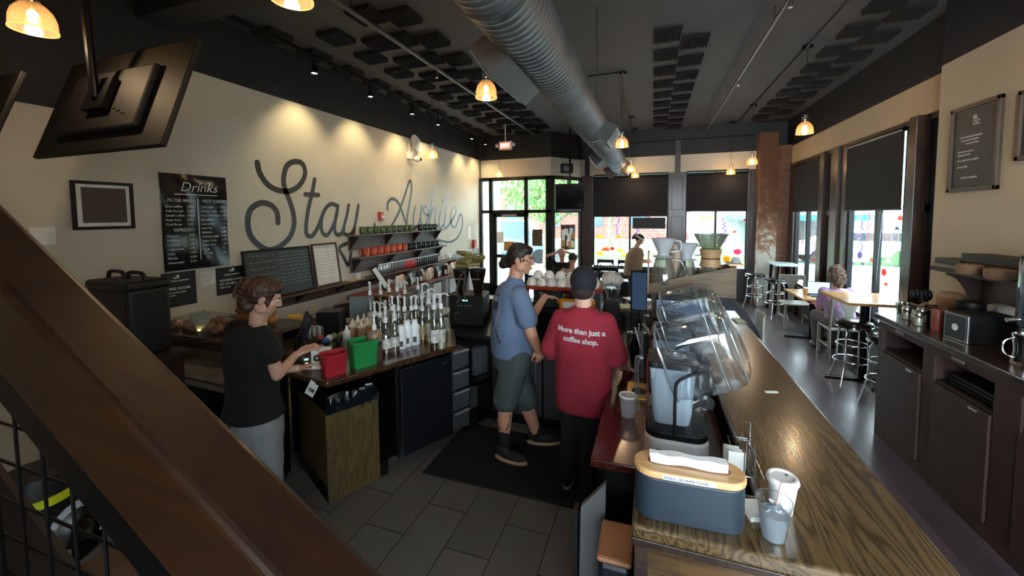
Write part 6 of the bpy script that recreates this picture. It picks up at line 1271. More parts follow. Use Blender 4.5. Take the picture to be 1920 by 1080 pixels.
# ================================================================ people
M_eye = mat('eye_white', '#e6e2da', .3); M_iris = mat('iris', '#2a1c14', .2); M_lip = mat('lip', '#9a5b50', .5)
def hframe(c, fwd, pitch=0, roll=0):
    f = Vector((fwd[0], fwd[1], 0)).normalized(); r = Vector((f.y, -f.x, 0)); u = r.cross(f)
    M = Matrix(((r.x, f.x, u.x, c[0]), (r.y, f.y, u.y, c[1]), (r.z, f.z, u.z, c[2]), (0, 0, 0, 1)))
    return M @ Matrix.Rotation(pitch, 4, 'X') @ Matrix.Rotation(roll, 4, 'Y')
def head_geo(g, M, s=1.0):
    S = M @ Matrix.Scale(s, 4)
    g.ell((0, -.012, .022), (.076, .094, .096), S); g.ell((0, .024, -.035), (.062, .066, .075), S); g.ell((0, .058, -.092), (.026, .024, .020), S)
    g.ell((0, .072, .028), (.050, .020, .014), S)                                  # brow
    g.cap(S @ Vector((0, .088, .018)), S @ Vector((0, .106, -.022)), .008 * s, .013 * s); g.ell((0, .100, -.028), (.016, .012, .009), S)
    g.ell((0, .086, -.058), (.024, .010, .006), S); g.ell((0, .084, -.068), (.020, .010, .006), S)
    for k in (-1, 1):
        g.ell((k * .040, .058, -.020), (.022, .026, .022), S); g.ell((k * .078, -.004, -.008), (.009, .020, .032), S); g.ell((k * .055, .01, -.055), (.018, .04, .035), S)
def face_parts(t, M, s=1.0, brow=None, glasses=False):
    S = M @ Matrix.Scale(s, 4)
    for k in (-1, 1):
        e = G().ell((k * .030, .078, .004), (.013, .011, .010), S).obj('eye', M_eye, t, smooth=True); G().ell((k * .030, .0885, .004), (.0055, .002, .0055), S).obj('iris', M_iris, e, smooth=True)
        G().tube([S @ Vector((k * .015, .092, .022)), S @ Vector((k * .032, .091, .027)), S @ Vector((k * .048, .080, .022))], .0035 * s, 6).obj('eyebrow', brow or M_hair, t)
    G().ell((0, .0935, -.062), (.022, .004, .006), S).obj('mouth', M_lip, t, smooth=True)
    if glasses:
        g = G()
        for k in (-1, 1):
            g.tube([S @ Vector((k * .034 + .026 * math.cos(a), .104 - .012 * abs(math.cos(a)), -.002 + .021 * math.sin(a))) for a in [2 * PI * i / 18 for i in range(18)]], .0016, 6, closed=True)
            g.tube([S @ Vector((k * .060, .092, .004)), S @ Vector((k * .082, .0, .006)), S @ Vector((k * .080, -.015, -.012))], .0018, 6)
        g.tube([S @ Vector((-.009, .105, .004)), S @ Vector((.009, .105, .004))], .0016, 6); g.obj('glasses', M_dsteel, t)
def hand_geo(g, wr, d, pn, side=1, curl=.4, s=1.0, spread=.10):
    """wr wrist, d pointing direction, pn palm normal (palm side), side +1: thumb toward d x pn"""
    wr = Vector(wr); d = Vector(d).normalized(); pn = Vector(pn); pn = (pn - d * pn.dot(d)).normalized(); q = d.cross(pn).normalized() * side
    P = lambda a, b, c: wr + d * a * s + q * b * s + pn * c * s
    for b in (-.026, -.009, .009, .026): g.cap(P(.01, b * .6, 0), P(.085, b, .0), .014 * s, .0105 * s)
    for b, L, k in ((-.030, .062, 0), (-.010, .078, 1), (.010, .084, 2), (.029, .075, 3)):
        p = P(.088, b, 0); a = 0; pts = [p]; ang = curl * .5
        for sg in (.44, .32, .24):
            a += ang; dirv = (d * math.cos(a) + pn * math.sin(a) + q * spread * (b / .03)).normalized(); p = p + dirv * L * sg * s; pts.append(p); ang = curl
        g.chain(pts, [.0092 * s, .0085 * s, .0078 * s, .0068 * s])
    g.chain([P(.02, .026, .004), P(.05, .050, .012), P(.078, .062, .022), P(.10, .066, .034)], [.014 * s, .0115 * s, .010 * s, .008 * s])
def ring_(c, rx, ry, fwd, n=28, p=2.3):
    f = Vector((fwd[0], fwd[1], 0)).normalized(); r = Vector((f.y, -f.x, 0)); o = []
    for i in range(n):
        a = 2 * PI * i / n; ca, sa = math.cos(a), math.sin(a); k = (abs(ca) ** p + abs(sa) ** p) ** (-1 / p)
        o.append(Vector(c) + r * (ca * k * rx) + f * (sa * k * ry))
    return o
def wrap_text(target, dirv, off=.003):
    bv = BVHTree.FromPolygons([v.co for v in target.data.vertices], [p.vertices[:] for p in target.data.polygons]); dv = Vector(dirv).normalized()
    def f(me):
        for v in me.vertices:
            h = bv.ray_cast(v.co - dv * .6, dv)
            if h[0] is not None: v.co = h[0] - dv * off
    return f
# ---------------- man in the red shirt
rm = thing('person', 'person in a dark red T-shirt and black cap, back turned, at the work counter', 'person', (-.47, 2.80, 0), world=True)
F = (.05, 1, 0); hc = Vector((-.452, 2.81, 1.612))
Mh = hframe(hc, (.08, 1, 0), -.22)
g = G(); head_geo(g, Mh); g.cap((-.455, 2.79, 1.42), hc + Vector((0, -.02, -.03)), .060, .058)
g.loft([ring_((-.455, 2.80, z), rx, ry, F) for z, rx, ry in ((.85, .15, .10), (1.0, .15, .10), (1.2, .17, .11), (1.36, .17, .10), (1.44, .08, .07))])
sR, eR, wR = Vector((-.285, 2.80, 1.355)), Vector((-.215, 2.80, 1.075)), Vector((-.185, 3.03, .965))
sL, eL, wL = Vector((-.625, 2.80, 1.355)), Vector((-.705, 2.84, 1.07)), Vector((-.56, 3.08, 1.02))
g.chain([sR, eR], [.052, .042]); g.chain([eR, wR], [.041, .029]); g.chain([sL, eL], [.052, .042]); g.chain([eL, wL], [.041, .029])
hand_geo(g, wR, (.15, .8, -.35), (0, -.3, -1), -1, .35); hand_geo(g, wL, (.5, .8, -.1), (.3, -.3, -1), 1, .5)
for x0, x1, y1 in ((-.545, -.60, 2.96), (-.365, -.40, 2.72)): g.chain([(x0, 2.80, .88), (x0 - .01, (2.82 + y1) / 2, .48), (x1, y1, .09)], [.085, .058, .042])
body = g.obj('body', M_skin2, rm, voxel=.0065, sm=3)
face_parts(rm, Mh)
M_rs = mat('crimson_cotton', '#8d1a2c', .85, col2='#7d1526', ns=5, bump=.15, bs=18)
g = G(); g.loft([ring_(c, rx, ry, F) for c, rx, ry in (((-.445, 2.80, .715), .20, .145), ((-.45, 2.80, .80), .205, .15), ((-.455, 2.80, 1.0), .20, .145), ((-.455, 2.80, 1.2), .20, .145), ((-.455, 2.80, 1.33), .215, .13), ((-.455, 2.80, 1.40), .185, .105), ((-.455, 2.80, 1.445), .085, .078))])
g.chain([sR + Vector((-.02, 0, 0)), Vector((-.225, 2.80, 1.12))], [.078, .082]); g.chain([sL + Vector((.02, 0, 0)), Vector((-.695, 2.82, 1.12))], [.078, .082])
g.cap((-.455, 2.80, 1.40), (-.454, 2.80, 1.432), .090, .074)
shirt = g.obj('tshirt', M_rs, rm, voxel=.012, sm=5, disp=.014, ds=.14)
M_wt = mat('print_white', '#e9e4e4', .7)
for s_, px, py in (('More than just a', 1087.5, 627), ('coffee shop.', 1087.5, 643.5)):
    p = AT(px, py, y=2.66); text('shirt_print', s_, .049, M_wt, shirt, frame((p.x, 2.5, p.z), (1, .0, -.045), (0, 0, 1)), align='CENTER', bold=.0022, wrap=wrap_text(shirt, (0, 1, 0)))
g = G()
for x0, x1, y1 in ((-.535, -.60, 2.96), (-.375, -.40, 2.72)): g.chain([(x0, 2.80, .86), (x0 - .01, (2.82 + y1) / 2, .48), (x1, y1, .10)], [.115, .088, .068])
g.obj('trousers', mat('black_denim', '#101116', .85), rm, voxel=.014, sm=4)
for x1, y1 in ((-.60, 2.96), (-.40, 2.72)):
    sh = G().ell((x1, y1 + .06, .045), (.046, .13, .045)).ell((x1, y1 - .02, .07), (.044, .06, .06)).obj('shoe', M_blk, rm, voxel=.01, sm=3); G().ell((x1, y1 + .06, .014), (.048, .135, .014)).obj('shoe_sole', mat('sole_white', '#a39c92', .7), sh, smooth=True)
g = G(); S = Mh
g.ell((0, -.018, .022), (.095, .112, .112), S); cap_ = g.obj('cap', mat('cap_navy', '#14161f', .85, bump=.2, bs=90), rm, smooth=True)
G().ell((0, .085, .03), (.07, .075, .012), S).obj('cap_peak', mat('cap_navy'), rm, smooth=True)
G().ell((0, -.038, -.055), (.080, .072, .058), S).obj('hair', mat('short_hair', '#2b1a16', .8, bump=.5, bs=90), rm, smooth=True)
G().cap((-.20, 2.98, .985), (-.19, 3.02, .968), .034, .033).obj('wrist_band', M_blk, rm, smooth=True)
# ---------------- man in the blue shirt
bm_ = thing('person', 'tall person in a blue T-shirt with glasses and a bun, working at the espresso machine', 'person', (-1.13, 3.22, 0), world=True)
Fb = Vector((.72, .69, 0)).normalized(); Rb = Vector((Fb.y, -Fb.x, 0))
C0 = Vector((-1.14, 3.22, 0))
hc = AT(977, 486, y=3.24); Mh = hframe(hc, (.985, -.02, 0), -.10)
g = G(); head_geo(g, Mh, 1.08)
nb = C0 + Vector((.03, 0, 1.52)); g.cap(nb, hc + Vector((-.03, 0, -.05)), .066, .062)
bl = [(.88, .155, .125), (1.0, .165, .145), (1.15, .165, .14), (1.3, .175, .13), (1.42, .175, .115), (1.52, .085, .08)]
g.loft([ring_(C0 + Vector((0, 0, z)), rx, ry, Fb) for z, rx, ry in bl])
sR = C0 + Rb * .175 + Vector((0, 0, 1.43)); sL = C0 - Rb * .165 + Vector((.04, 0, 1.44))
eR = AT(997, 628, y=3.02); wR = AT(1008, 655, y=3.12); wL = AT(1022, 556, y=3.66); eL = AT(1000, 590, y=3.52)
g.chain([sR, eR], [.060, .048]); g.chain([eR, wR], [.048, .034]); g.chain([sL, eL], [.058, .046]); g.chain([eL, wL], [.045, .031])
hand_geo(g, wR, (.1, .3, -.8), (-.6, .6, 0), -1, .7); hand_geo(g, wL, (.9, .5, -.1), (0, 0, -1), 1, .75, 1.05)
kn, an = AT(948, 752, y=3.14), AT(945, 822, y=3.10); kf, af = AT(985, 752, y=3.34), AT(1006, 812, y=3.42)
hN = C0 + Rb * .09 + Vector((0, 0, .90)); hF = C0 - Rb * .09 + Vector((0, 0, .90))
g.chain([hN, kn, kn.lerp(an, .4), an], [.10, .068, .064, .045]); g.chain([hF, kf, kf.lerp(af, .4), af], [.10, .066, .062, .044])
g.obj('body', M_skin, bm_, voxel=.0065, sm=3)
face_parts(bm_, Mh, 1.08, glasses=True)
M_bs = mat('faded_blue_cotton', '#64748f', .85, col2='#5a6a86', ns=5, bump=.15, bs=18)
g = G(); g.loft([ring_(C0 + Vector((ox, 0, z)), rx, ry, Fb) for z, rx, ry, ox in ((.90, .19, .175, .0), (.98, .195, .18, .0), (1.1, .195, .178, .0), (1.25, .20, .165, 0), (1.38, .21, .14, 0), (1.47, .175, .115, 0), (1.535, .09, .085, .02))])
g.chain([sR - Rb * .02, sR.lerp(eR, .62)], [.088, .086]); g.chain([sL + Rb * .02, sL.lerp(eL, .6)], [.085, .083]); g.cap(nb - Vector((0, 0, .03)), nb + Vector((0, 0, .01)), .09, .078)
bsh = g.obj('tshirt', M_bs, bm_, voxel=.012, sm=5, disp=.014, ds=.15)
# back print: framed panel with a yellow figure and curved lettering
def onback(name, geo, m, o):
    me = geo.mesh(name); wrap_text(bsh, Fb)(me); me.materials.append(m); x = bpy.data.objects.new(name, me); C.objects.link(x); x.parent = bsh; return x
bc = C0 + Vector((0, 0, 1.32)) - Fb * .3; Bp = lambda a, b: bc + Rb * a + Vector((0, 0, b))
M_pd = mat('print_navy', '#2a3350', .8)
for a in (-.10,): 
    pass
def gridq(a0, a1, b0, b1, n=6):
    g = G(); vs = [Bp(a0 + (a1 - a0) * i / n, b0 + (b1 - b0) * j / n) for j in range(n + 1) for i in range(n + 1)]; g._add(vs, [(j * (n + 1) + i, j * (n + 1) + i + 1, (j + 1) * (n + 1) + i + 1, (j + 1) * (n + 1) + i) for j in range(n) for i in range(n)]); return g
onback('shirt_print', gridq(-.11, .045, -.02, .11), M_pd, .003)
me_o = onback('shirt_print', gridq(-.10, .035, .055, .10), mat('print_teal', '#7f9fa8', .8), .004); me_o.location = (-Fb * .0015)
o = onback('shirt_print', gridq(-.10, -.06, -.01, .05), mat('print_yellow', '#d2a73a', .8), .004); o.location = (-Fb * .0015)
g = G(); g.ribbon([Bp(-.09 + .19 * t + .03 * math.sin(3 * t), -.03 - .24 * t) for t in [i / 24 for i in range(25)]], [.02 + .014 * math.sin(i * 1.7) for i in range(25)], -Fb); onback('shirt_print', g, M_pd, .003)
g = G(); g.ribbon([Bp(.055 + .02 * math.sin(i * .2), .10 - .013 * i) for i in range(26)], [.008 + .008 * (i % 2) for i in range(26)], -Fb); onback('shirt_print', g, mat('print_pale', '#9aa9bd', .8), .003)
M_sh = mat('shorts_grey_green', '#3f4a4a', .85, col2='#37413f', ns=7, bump=.2, bs=25)
g = G(); g.loft([ring_(C0 + Vector((0, 0, z)), rx, ry, Fb) for z, rx, ry in ((.80, .18, .165), (.88, .18, .165), (.95, .175, .16))])
g.chain([hN, kn + Vector((0, 0, .02))], [.13, .115]); g.chain([hF, kf + Vector((0, 0, .02))], [.13, .11]); g.obj('shorts', M_sh, bm_, voxel=.013, sm=3, disp=.012, ds=.12)
for a_k, dr in ((an, Vector((.95, -.12, 0))), (af, Vector((.93, .25, 0)))):
    M = hframe((a_k.x, a_k.y, 0), dr); G().cap(a_k + Vector((0, 0, -.03)), a_k + Vector((0, 0, .05)), .05, .05).obj('sock', mat('sock_black', '#101012', .9), bm_, smooth=True)
    g = G(); g.ell((0, .07, .065), (.048, .145, .045), M); g.ell((0, -.01, .09), (.046, .075, .055), M); s_ = g.obj('shoe', mat('shoe_black', '#141418', .7), bm_, voxel=.01, sm=3)
    G().ell((0, .065, .026), (.053, .158, .026), M).obj('shoe_sole', mat('sole_tan', '#b08d6a', .6), s_, smooth=True)
    G().tube([M @ Vector((-.045, .02, .08)), M @ Vector((-.02, .10, .10)), M @ Vector((.02, .14, .09))], .004, 6).obj('shoe_stripe', M_steel, s_)
for k, q in enumerate((.12, .30, .5, .66)):
    p = kn.lerp(an, q); g = G(); r_ = .066 - .018 * q
    g.ribbon([p + Vector((r_ * math.cos(a), r_ * math.sin(a), .02 * math.sin(a * 3 + k))) for a in [-2.9 + .18 * i for i in range(14)]], [.012 + .01 * ((i * 7 + k) % 3) for i in range(14)], Vector((-.3, -1, 0))); g.obj('tattoo', mat('tattoo_ink', '#5a4b48', .6), bm_)
S = Mh @ Matrix.Scale(1.08, 4); M_hairb = mat('brown_black_hair', '#1d1310', .5, bump=.6, bs=60)
g = G(); g.ell((0, -.024, .032), (.088, .098, .100), S); g.ell((0, .032, .076), (.066, .060, .042), S); g.ell((0, -.075, -.02), (.066, .05, .065), S); g.ell((0, -.125, -.035), (.045, .05, .055), S); g.ell((0, -.15, -.06), (.03, .035, .04), S)
g.obj('hair', M_hairb, bm_, voxel=.008, sm=2, disp=.014, ds=.025)
# ---------------- woman in black
wm = thing('person', 'person in a black top and pale jeans, hair in a claw clip, at the register', 'person', (-2.3, 1.75, 0), world=True)
Y0 = 1.75; Fw = Vector((.12, 1, 0)).normalized(); Rw = Vector((Fw.y, -Fw.x, 0))
hc = AT(494, 557, y=Y0 + .03); Mh = hframe(hc, (.66, .75, 0), -.38)
cx_ = AT(470, 650, y=Y0).x; Cw = Vector((cx_, Y0, 0))
nb = Vector((AT(484, 608, y=Y0).x, Y0, 1.45))
g = G(); head_geo(g, Mh, .98); g.cap(nb, hc + Vector((-.02, -.02, -.04)), .050, .048)
g.loft([ring_(Cw + Vector((0, 0, z)), rx, ry, Fw) for z, rx, ry in ((.85, .15, .10), (1.0, .12, .08), (1.2, .13, .09), (1.38, .13, .08), (1.45, .06, .055))])
sR = Cw + Rw * .155 + Vector((0, 0, 1.375)); sL = Cw - Rw * .165 + Vector((0, 0, 1.385))
eR = AT(520, 703, y=Y0 + .01); wR = AT(556, 664, y=Y0 + .20); eL = Cw - Rw * .17 + Vector((0, .12, 1.06)); wL = AT(560, 690, y=Y0 + .34)
g.chain([sR, eR], [.044, .036]); g.chain([eR, wR], [.036, .024]); g.chain([sL, eL], [.044, .036]); g.chain([eL, wL], [.035, .024])
hand_geo(g, wR, (.5, .7, .28), (-.3, .3, -1), 1, .45, .92); hand_geo(g, wL, (.6, .7, .1), (.3, 0, -1), -1, .5, .92)
for s_ in (-1, 1): g.chain([Cw + Rw * .085 * s_ + Vector((0, 0, .86)), Cw + Rw * .085 * s_ + Vector((0, .02, .48)), Cw + Rw * .09 * s_ + Vector((0, 0, .08))], [.10, .06, .04])
g.obj('body', M_skin2, wm, voxel=.0062, sm=3); face_parts(wm, Mh, .98)
M_bt = mat('black_knit', '#0d0e11', .9)
g = G(); g.loft([ring_(Cw + Vector((0, 0, z)), rx, ry, Fw) for z, rx, ry in ((.875, .198, .158), (1.0, .168, .126), (1.1, .165, .125), (1.24, .18, .13), (1.35, .185, .115), (1.42, .145, .095), (1.46, .075, .070))])
g.chain([sR - Rw * .03, sR.lerp(eR, .42)], [.075, .068]); g.chain([sL + Rw * .03, sL.lerp(eL, .42)], [.075, .068]); g.obj('top', M_bt, wm, voxel=.011, sm=5, disp=.01, ds=.12)
M_je = mat('pale_denim', '#8e9298', .85, col2='#82868c', ns=6, bump=.2, bs=25)
g = G(); g.loft([ring_(Cw + Vector((0, 0, z)), rx, ry, Fw) for z, rx, ry in ((.76, .185, .145), (.84, .185, .145), (.93, .165, .125))])
for s_ in (-1, 1): g.chain([Cw + Rw * .09 * s_ + Vector((0, -.01, .82)), Cw + Rw * .09 * s_ + Vector((0, .01, .48)), Cw + Rw * .095 * s_ + Vector((0, 0, .09))], [.115, .092, .082])
jn = g.obj('jeans', M_je, wm, voxel=.013, sm=3, disp=.014, ds=.1)
G().ell(Cw + Vector((-.01, -.147, .865)), (.008, .004, .008)).obj('rivet', M_blk, jn)
for s_ in (-1, 1): G().ell(Cw + Rw * .095 * s_ + Vector((.01, .05, .04)), (.045, .12, .04)).obj('shoe', M_white, wm, smooth=True)
S = Mh @ Matrix.Scale(.98, 4); M_hb = mat('brown_hair', '#3a231a', .5, col2='#4a2d20', bump=.6, bs=60)
g = G(); g.ell((0, -.026, .028), (.088, .100, .102), S); g.ell((0, .035, .07), (.068, .052, .045), S); g.ell((0, -.085, -.045), (.060, .045, .062), S); g.ell((.0, -.115, .03), (.045, .035, .07), S); g.ell((.03, -.06, -.075), (.03, .04, .035), S); g.ell((.062, .035, -.01), (.010, .014, .05), S)
hr_ = g.obj('hair', M_hb, wm, voxel=.007, sm=2, disp=.012, ds=.02)
g = G(); g.tube(smoothpts([S @ Vector((0, -.13, .085)), S @ Vector((0, -.155, .03)), S @ Vector((0, -.15, -.04))]), .010 )
for k in range(5): z = .06 - .024 * k; g.tube(smoothpts([S @ Vector((0, -.15, z)), S @ Vector((.045, -.145, z)), S @ Vector((.06, -.11, z - .01))]), .004, 6).tube(smoothpts([S @ Vector((0, -.15, z)), S @ Vector((-.045, -.145, z)), S @ Vector((-.06, -.11, z - .01))]), .004, 6)
g.obj('claw_clip', mat('clip_brown', '#5b4334', .35), wm, smooth=True)
G().tube([nb + Vector((.056 * math.cos(a), .052 * math.sin(a), .02 + .012 * math.sin(a))) for a in [2 * PI * k / 24 for k in range(24)]], .0015, 6, closed=True).obj('necklace', mat('brass'), wm)
# ---------------- simpler far people
def sitter(lab, hip, fwd, skin, top_m, trouser_m, hair_m, lean=0, arms='table', hs=1.0, bald=False, hairlen=0, headp=-.2, headf=None, stand=False, headrop=0, topname='shirt', wid=1.0):
    t = thing('person', lab, 'person', (hip[0], hip[1], 0), world=True); f = Vector((fwd[0], fwd[1], 0)).normalized(); r = Vector((f.y, -f.x, 0)); H_ = Vector(hip)
    ch = H_ + f * (.34 * math.sin(lean)) + Vector((0, 0, .34 * math.cos(lean))); sh = H_ + f * (.50 * math.sin(lean)) + Vector((0, 0, .50 * math.cos(lean)))
    hc = sh + f * (.10 * math.sin(lean) + .03 + headrop * .5) + Vector((0, 0, .21 - headrop)); Mh = hframe(hc, headf or fwd, headp)
    g = G(); head_geo(g, Mh, hs); g.cap(sh, hc + Vector((0, 0, -.03)), .052, .05)
    g.loft([ring_(c, rx, ry, f) for c, rx, ry in ((H_ + Vector((0, 0, -.05)), .15, .11), (H_.lerp(ch, .5), .14, .11), (ch, .15, .11), (sh - Vector((0, 0, .04)), .15, .09), (sh, .07, .06))])
    pa = {}
    for s_ in (-1, 1):
        S0 = sh + r * .175 * s_ - Vector((0, 0, .05))
        if arms == 'table': E = S0 + f * .10 + Vector((0, 0, -.27)); W_ = E + f * .22 - r * .06 * s_ + Vector((0, 0, .02))
        elif arms == 'behind': E = S0 + r * .16 * s_ + f * .05 + Vector((0, 0, .20)); W_ = hc + r * .09 * s_ - f * .07 + Vector((0, 0, .03))
        elif arms == 'front': E = S0 - f * .02 + Vector((0, 0, -.27)) + r * .02 * s_; W_ = E + f * .24 - r * .08 * s_ + Vector((0, 0, .02))
        pa[s_] = (S0, E, W_); g.chain([S0, E], [.047, .038]); g.chain([E, W_], [.037, .026]); dv = (W_ - E); hand_geo(g, W_, dv, Vector((0, 0, -1)) if arms != 'behind' else f, -s_, .5, .95)
        if stand: K = H_ + r * .09 * s_ + Vector((0, 0, -.44)) + f * .02; A = H_ + r * .09 * s_ + Vector((0, 0, -H_.z + .08)) - f * .01
        else: K = H_ + r * .11 * s_ + f * .42 + Vector((0, 0, .02)); A = K + Vector((0, 0, -K.z + .08)) - f * .05
        pa[('k', s_)] = (K, A); g.chain([H_ + r * .09 * s_, K, A], [.095, .06, .042])
    g.obj('body', skin, t, voxel=.009, sm=3); face_parts(t, Mh, hs, hair_m)
    g = G(); g.loft([ring_(c, rx * wid, ry * wid, f) for c, rx, ry in ((H_ + Vector((0, 0, -.12 if stand else -.02)), .19, .155), (H_.lerp(ch, .5), .18, .155), (ch, .185, .15), (sh - Vector((0, 0, .05)), .19, .115), (sh, .10, .08))])
    for s_ in (-1, 1): S0, E, W_ = pa[s_]; g.chain([S0, S0.lerp(E, .75)], [.072, .064])
    g.obj(topname, top_m, t, voxel=.014, sm=4, disp=.012, ds=.1)
    g = G()
    for s_ in (-1, 1): K, A = pa[('k', s_)]; g.chain([H_ + r * .09 * s_, K, A + Vector((0, 0, .04))], [.12, .085, .065])
    g.obj('trousers', trouser_m, t, voxel=.016, sm=3)
    for s_ in (-1, 1): K, A = pa[('k', s_)]; G().ell((0, .06, .045), (.045, .13, .045), hframe((A.x, A.y, 0), f)).obj('shoe', M_white if stand else M_blk, t, smooth=True)
    S = Mh @ Matrix.Scale(hs, 4)
    if not bald:
        g = G(); g.ell((0, -.02, .035), (.086, .098, .094), S); g.ell((0, .03, .078), (.064, .05, .04), S)
        if hairlen: g.ell((0, -.05, -.04), (.095, .075, .10 + hairlen), S); g.ell((.05, -.02, -.05), (.04, .05, .10), S); g.ell((-.05, -.02, -.05), (.04, .05, .10), S)
        g.obj('hair', hair_m, t, voxel=.01, sm=1, disp=.06 if hairlen else .012, ds=.035)
    return t, Mh, pa, f, r
tanp = AT(1196, 500, y=9.6)
tw, Mh, pa, f, r = sitter('person in a tan cardigan with a white visor, standing by the front window looking down', (-.42, 9.40, .86), (1, .12), M_skin, mat('tan_knit', '#8e7560', .9, col2='#7f6853', ns=6), mat('black_denim'), M_hair, lean=.16, arms='front', headp=-.55, stand=True, headrop=.03, topname='cardigan', wid=1.28)
S = Mh; G().tube([S @ Vector((.088 * math.cos(a), .100 * math.sin(a) - .01, .04)) for a in [2 * PI * k / 24 for k in range(24)]], .014, 8, closed=True).obj('visor_band', M_white, tw, smooth=True)
G().ell((0, .125, .03), (.07, .07, .010), S).obj('visor_brim', M_white, tw, smooth=True); G().ell((-.0, -.13, .0), (.035, .04, .07), S).obj('ponytail', M_hair, tw, smooth=True)
sitter('seated person in a black T-shirt with both hands behind the head near the entrance', (-1.98, 9.15, .50), (.25, -1), M_skin, mat('black_knit'), mat('black_denim'), M_hair, lean=-.12, arms='behind', bald=True, headp=.05)
sitter('seated dark haired person in a pale top, back turned', (-1.52, 8.0, .50), (-.2, 1), M_skin, mat('pale_top', '#b69a88', .85), mat('black_denim'), mat('black_hair', '#121014', .5, bump=.5, bs=60), lean=.1, arms='table')
sitter('seated person with curly brown hair in a lilac top at the side window table', (2.60, 7.0, .50), (-.15, 1), M_skin, mat('lilac_top', '#8d8799', .85, col2='#b383bd', ns=4), mat('grey_trousers', '#5c545c', .85), mat('curly_hair', '#6a5244', .8, col2='#3e2f28', ns=30, bump=1, bs=60), lean=.22, arms='table', hairlen=.07, headp=-.35)
sitter('person in a slate grey shirt hunched over at the far end of the bar', (1.02, 5.25, .70), (-1, .15), M_skin, mat('slate_shirt', '#3b3e49', .85), mat('black_denim'), M_hair, lean=.50, arms='table', headp=-.6, wid=1.1)
# ================================================================ seating
M_wchair = mat('grey_painted_wood', '#8b8880', .5, col2='#7c7a73', ns=5)
def xchair(m, seat_m, name='dining_chair', legs='box'):
    t = thing(name, 'x', 'chair', (0, 0, 0))
    G().box(-.22, .22, -.21, .21, .43, .46).obj('seat', seat_m, t, bev=.012, seg=3)
    for sx in (-1, 1):
        G().prism([(-.02, 0), (.02, 0), (.018, .43), (-.018, .43)], -.018, .018, Matrix(((1, 0, 0, sx * .20), (0, 0, 1, .19), (0, 1, 0, 0), (0, 0, 0, 1)))).obj('leg', m, t)
        G().tube([(sx * .20, -.22, 0), (sx * .20, -.19, .44), (sx * .20, -.24, .92)], .018, 8).obj('leg', m, t, label='rear leg running up into the back')
        G().box(sx * .20 - .012, sx * .20 + .012, -.2, .19, .18, .205).obj('stretcher', m, t)
    G().box(-.21, .21, -.255, -.228, .85, .94).obj('top_rail', m, t, bev=.006)
    return t
def splat(t, m): G().prism([(-.05, .46), (.05, .46), (.045, .7), (.12, .86), (-.12, .86), (-.045, .7)], -.245, -.228, Matrix(((1, 0, 0, 0), (0, 0, 1, 0), (0, 1, 0, 0), (0, 0, 0, 1)))).obj('back_splat', m, t)
def cross(t, m):
    G().tube([(-.19, -.2, .47), (0, -.225, .68), (.19, -.24, .86)], .012, 8).obj('cross_bar', m, t); G().tube([(.19, -.2, .47), (0, -.23, .68), (-.19, -.24, .86)], .012, 8).obj('cross_bar', m, t)
wch = xchair(M_wchair, M_wchair); splat(wch, M_wchair); wch.location = (2.60, 6.98, 0); wch['label'] = 'grey painted wooden chair the curly haired person sits on'; wch['group'] = 'grey painted chairs'
dup(wch, (2.50, 8.62, 0), PI, 'grey painted wooden chair across the low table, facing the camera')
mch = xchair(M_blkmet, mat('pale_seat', '#c4cdd0', .5), 'cafe_chair'); cross(mch, M_blkmet); mch.location = (-.92, 9.3, 0); mch['label'] = 'black cross back cafe chair with a pale seat, left of the person in tan'; mch['group'] = 'black cross back chairs'
dup(mch, (-1.35, 9.2, 0), .1, 'black cross back cafe chair further left at the window table'); dup(mch, (-1.15, 10.36, 0), PI, 'black cross back cafe chair beyond the window table, left one'); dup(mch, (-.62, 10.36, 0), PI, 'black cross back cafe chair beyond the window table, right one')
dup(mch, (-1.52, 7.98, 0), 0, 'black cafe chair under the seated person with dark hair'); dup(mch, (-1.98, 9.12, 0), PI, 'black cafe chair under the person with hands behind the head'); dup(mch, (-.25, 8.1, 0), 2.2, 'black cafe chair standing alone beyond the bar')
t = thing('bucket_chair', 'pale bucket chair with dark legs under the hunched person by the bar', 'chair', (.98, 5.25, 0)); G().box(-.2, .2, -.2, .2, .60, .63).loft([[(.20 + .05 * math.cos(a) + d, .19 * math.sin(a), z) for a in [-1.4 + .2 * i for i in range(15)] for d in (0,)] + [(.185 + .05 * math.cos(a), .19 * math.sin(a), z) for a in [1.4 - .2 * i for i in range(15)]] for z in (.63, .95)]).obj('seat_shell', mat('shell_pale', '#b9bdb2', .3), t, smooth=True)
for a in (.8, 2.3, 3.9, 5.5): G().cyl((.1 * math.cos(a), .1 * math.sin(a), .45), (.24 * math.cos(a), .24 * math.sin(a), 0), .014).obj('leg', M_blkmet, t)
def table(name, lab, x0, x1, y0, y1, z, m, base):
    t = thing(name, lab, 'table', ((x0 + x1) / 2, (y0 + y1) / 2, 0), world=True); G().box(x0, x1, y0, y1, z - .035, z).obj('tabletop', m, t, bev=.005); cx, cy = (x0 + x1) / 2, (y0 + y1) / 2
    if base == 'column': G().cyl((cx, cy, .03), (cx, cy, z - .035), .05).obj('column', M_blkmet, t); G().box(cx - .40, cx + .22, cy - .035, cy + .035, 0, .03).box(cx - .035, cx + .035, cy - .32, cy + .32, 0, .03).obj('foot_cross', M_blkmet, t, bev=.006)
    else:
        for px in (x0 + .05, x1 - .05):
            for py in (y0 + .06, y1 - .06): G().cyl((px - .03 * (1 if px < cx else -1), py - .0, 0), (px + .03 * (1 if px < cx else -1), py, z - .035), .022, .03, 4).obj('leg', M_blkmet, t)
    return t
table('high_table', 'pale topped high table with splayed black legs by the brick column', 2.40, 2.83, 9.52, 10.2, 1.05, mat('white_laminate', '#c3cfd2', .25, coat=.4), 'legs')
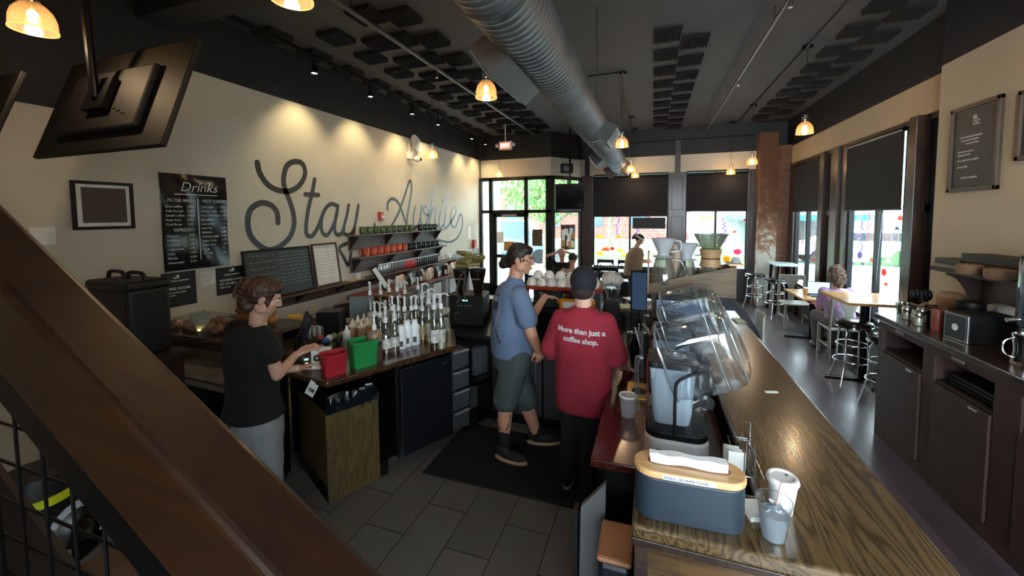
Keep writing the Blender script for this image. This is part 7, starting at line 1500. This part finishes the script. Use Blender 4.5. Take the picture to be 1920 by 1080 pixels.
table('low_table', 'low maple table at the side window with a cup on it', 2.26, 2.83, 7.45, 8.36, .75, M_maple, 'column')
table('high_table', 'glossy maple high table at the side window', 2.17, 2.83, 5.68, 6.46, 1.05, M_maple, 'column')
table('cafe_table', 'pale topped cafe table below the front window', -1.6, -.35, 9.72, 10.2, .75, mat('white_laminate'), 'column')
t = thing('paper_cup', 'small brown paper cup on the low maple table', 'cup', (2.42, 7.85, .751)); G().lathe([(.03, 0), (.04, .1)], n=16).obj('cup', mat('kraft'), t, smooth=True); G().lathe([(.042, .1), (.042, .115), (.03, .12)], n=16).obj('cup_lid', M_white, t, smooth=True)
t = thing('laptop', 'open laptop with a bright screen in front of the curly haired person', 'laptop', (2.60, 7.75, .751), 0); G().box(-.16, .16, -.11, .11, 0, .015).obj('keyboard', M_dsteel, t); G().box(-.16, .16, .10, .112, .015, .22).obj('lid', M_dsteel, t); G().box(-.15, .15, .098, .10, .025, .21).obj('display', glow('laptop_glow', '#9fb8d8', .9), t)
def stool():
    t = thing('bar_stool', 'x', 'stool', (0, 0, 0)); G().lathe([(.12, .70), (.18, .71), (.19, .74), (.185, .775), (.15, .79), (.02, .79)], n=28).obj('seat', mat('black_vinyl', '#101216', .25, coat=.3), t, smooth=True)
    G().lathe([(.185, .715), (.194, .72), (.194, .735), (.185, .74)], n=28, cap=False).obj('seat_trim', M_chrome, t, smooth=True)
    for a in (PI / 4, 3 * PI / 4, 5 * PI / 4, 7 * PI / 4): G().tube(smoothpts([(.11 * math.cos(a), .11 * math.sin(a), .71), (.15 * math.cos(a), .15 * math.sin(a), .62), (.165 * math.cos(a), .165 * math.sin(a), .3), (.235 * math.cos(a), .235 * math.sin(a), .0)]), .011, 8).obj('leg', M_chrome, t, smooth=True)
    for z, r_ in ((.50, .160), (.30, .185)): G().tube([(r_ * math.cos(a), r_ * math.sin(a), z) for a in [2 * PI * k / 28 for k in range(28)]], .010, 8, closed=True).obj('foot_ring', M_chrome, t, smooth=True)
    return t
st0 = stool(); st0.location = (2.33, 5.92, 0); st0['label'] = 'chrome bar stool with a black round seat tucked under the maple high table'; st0['group'] = 'chrome bar stools'
dup(st0, (2.40, 5.28, 0), .5, 'chrome bar stool half hidden by the condiment cabinet corner'); dup(st0, (2.36, 9.32, 0), .3, 'chrome bar stool left of the pale high table'); dup(st0, (2.14, 10.0, 0), .9, 'chrome bar stool closest to the brick column')
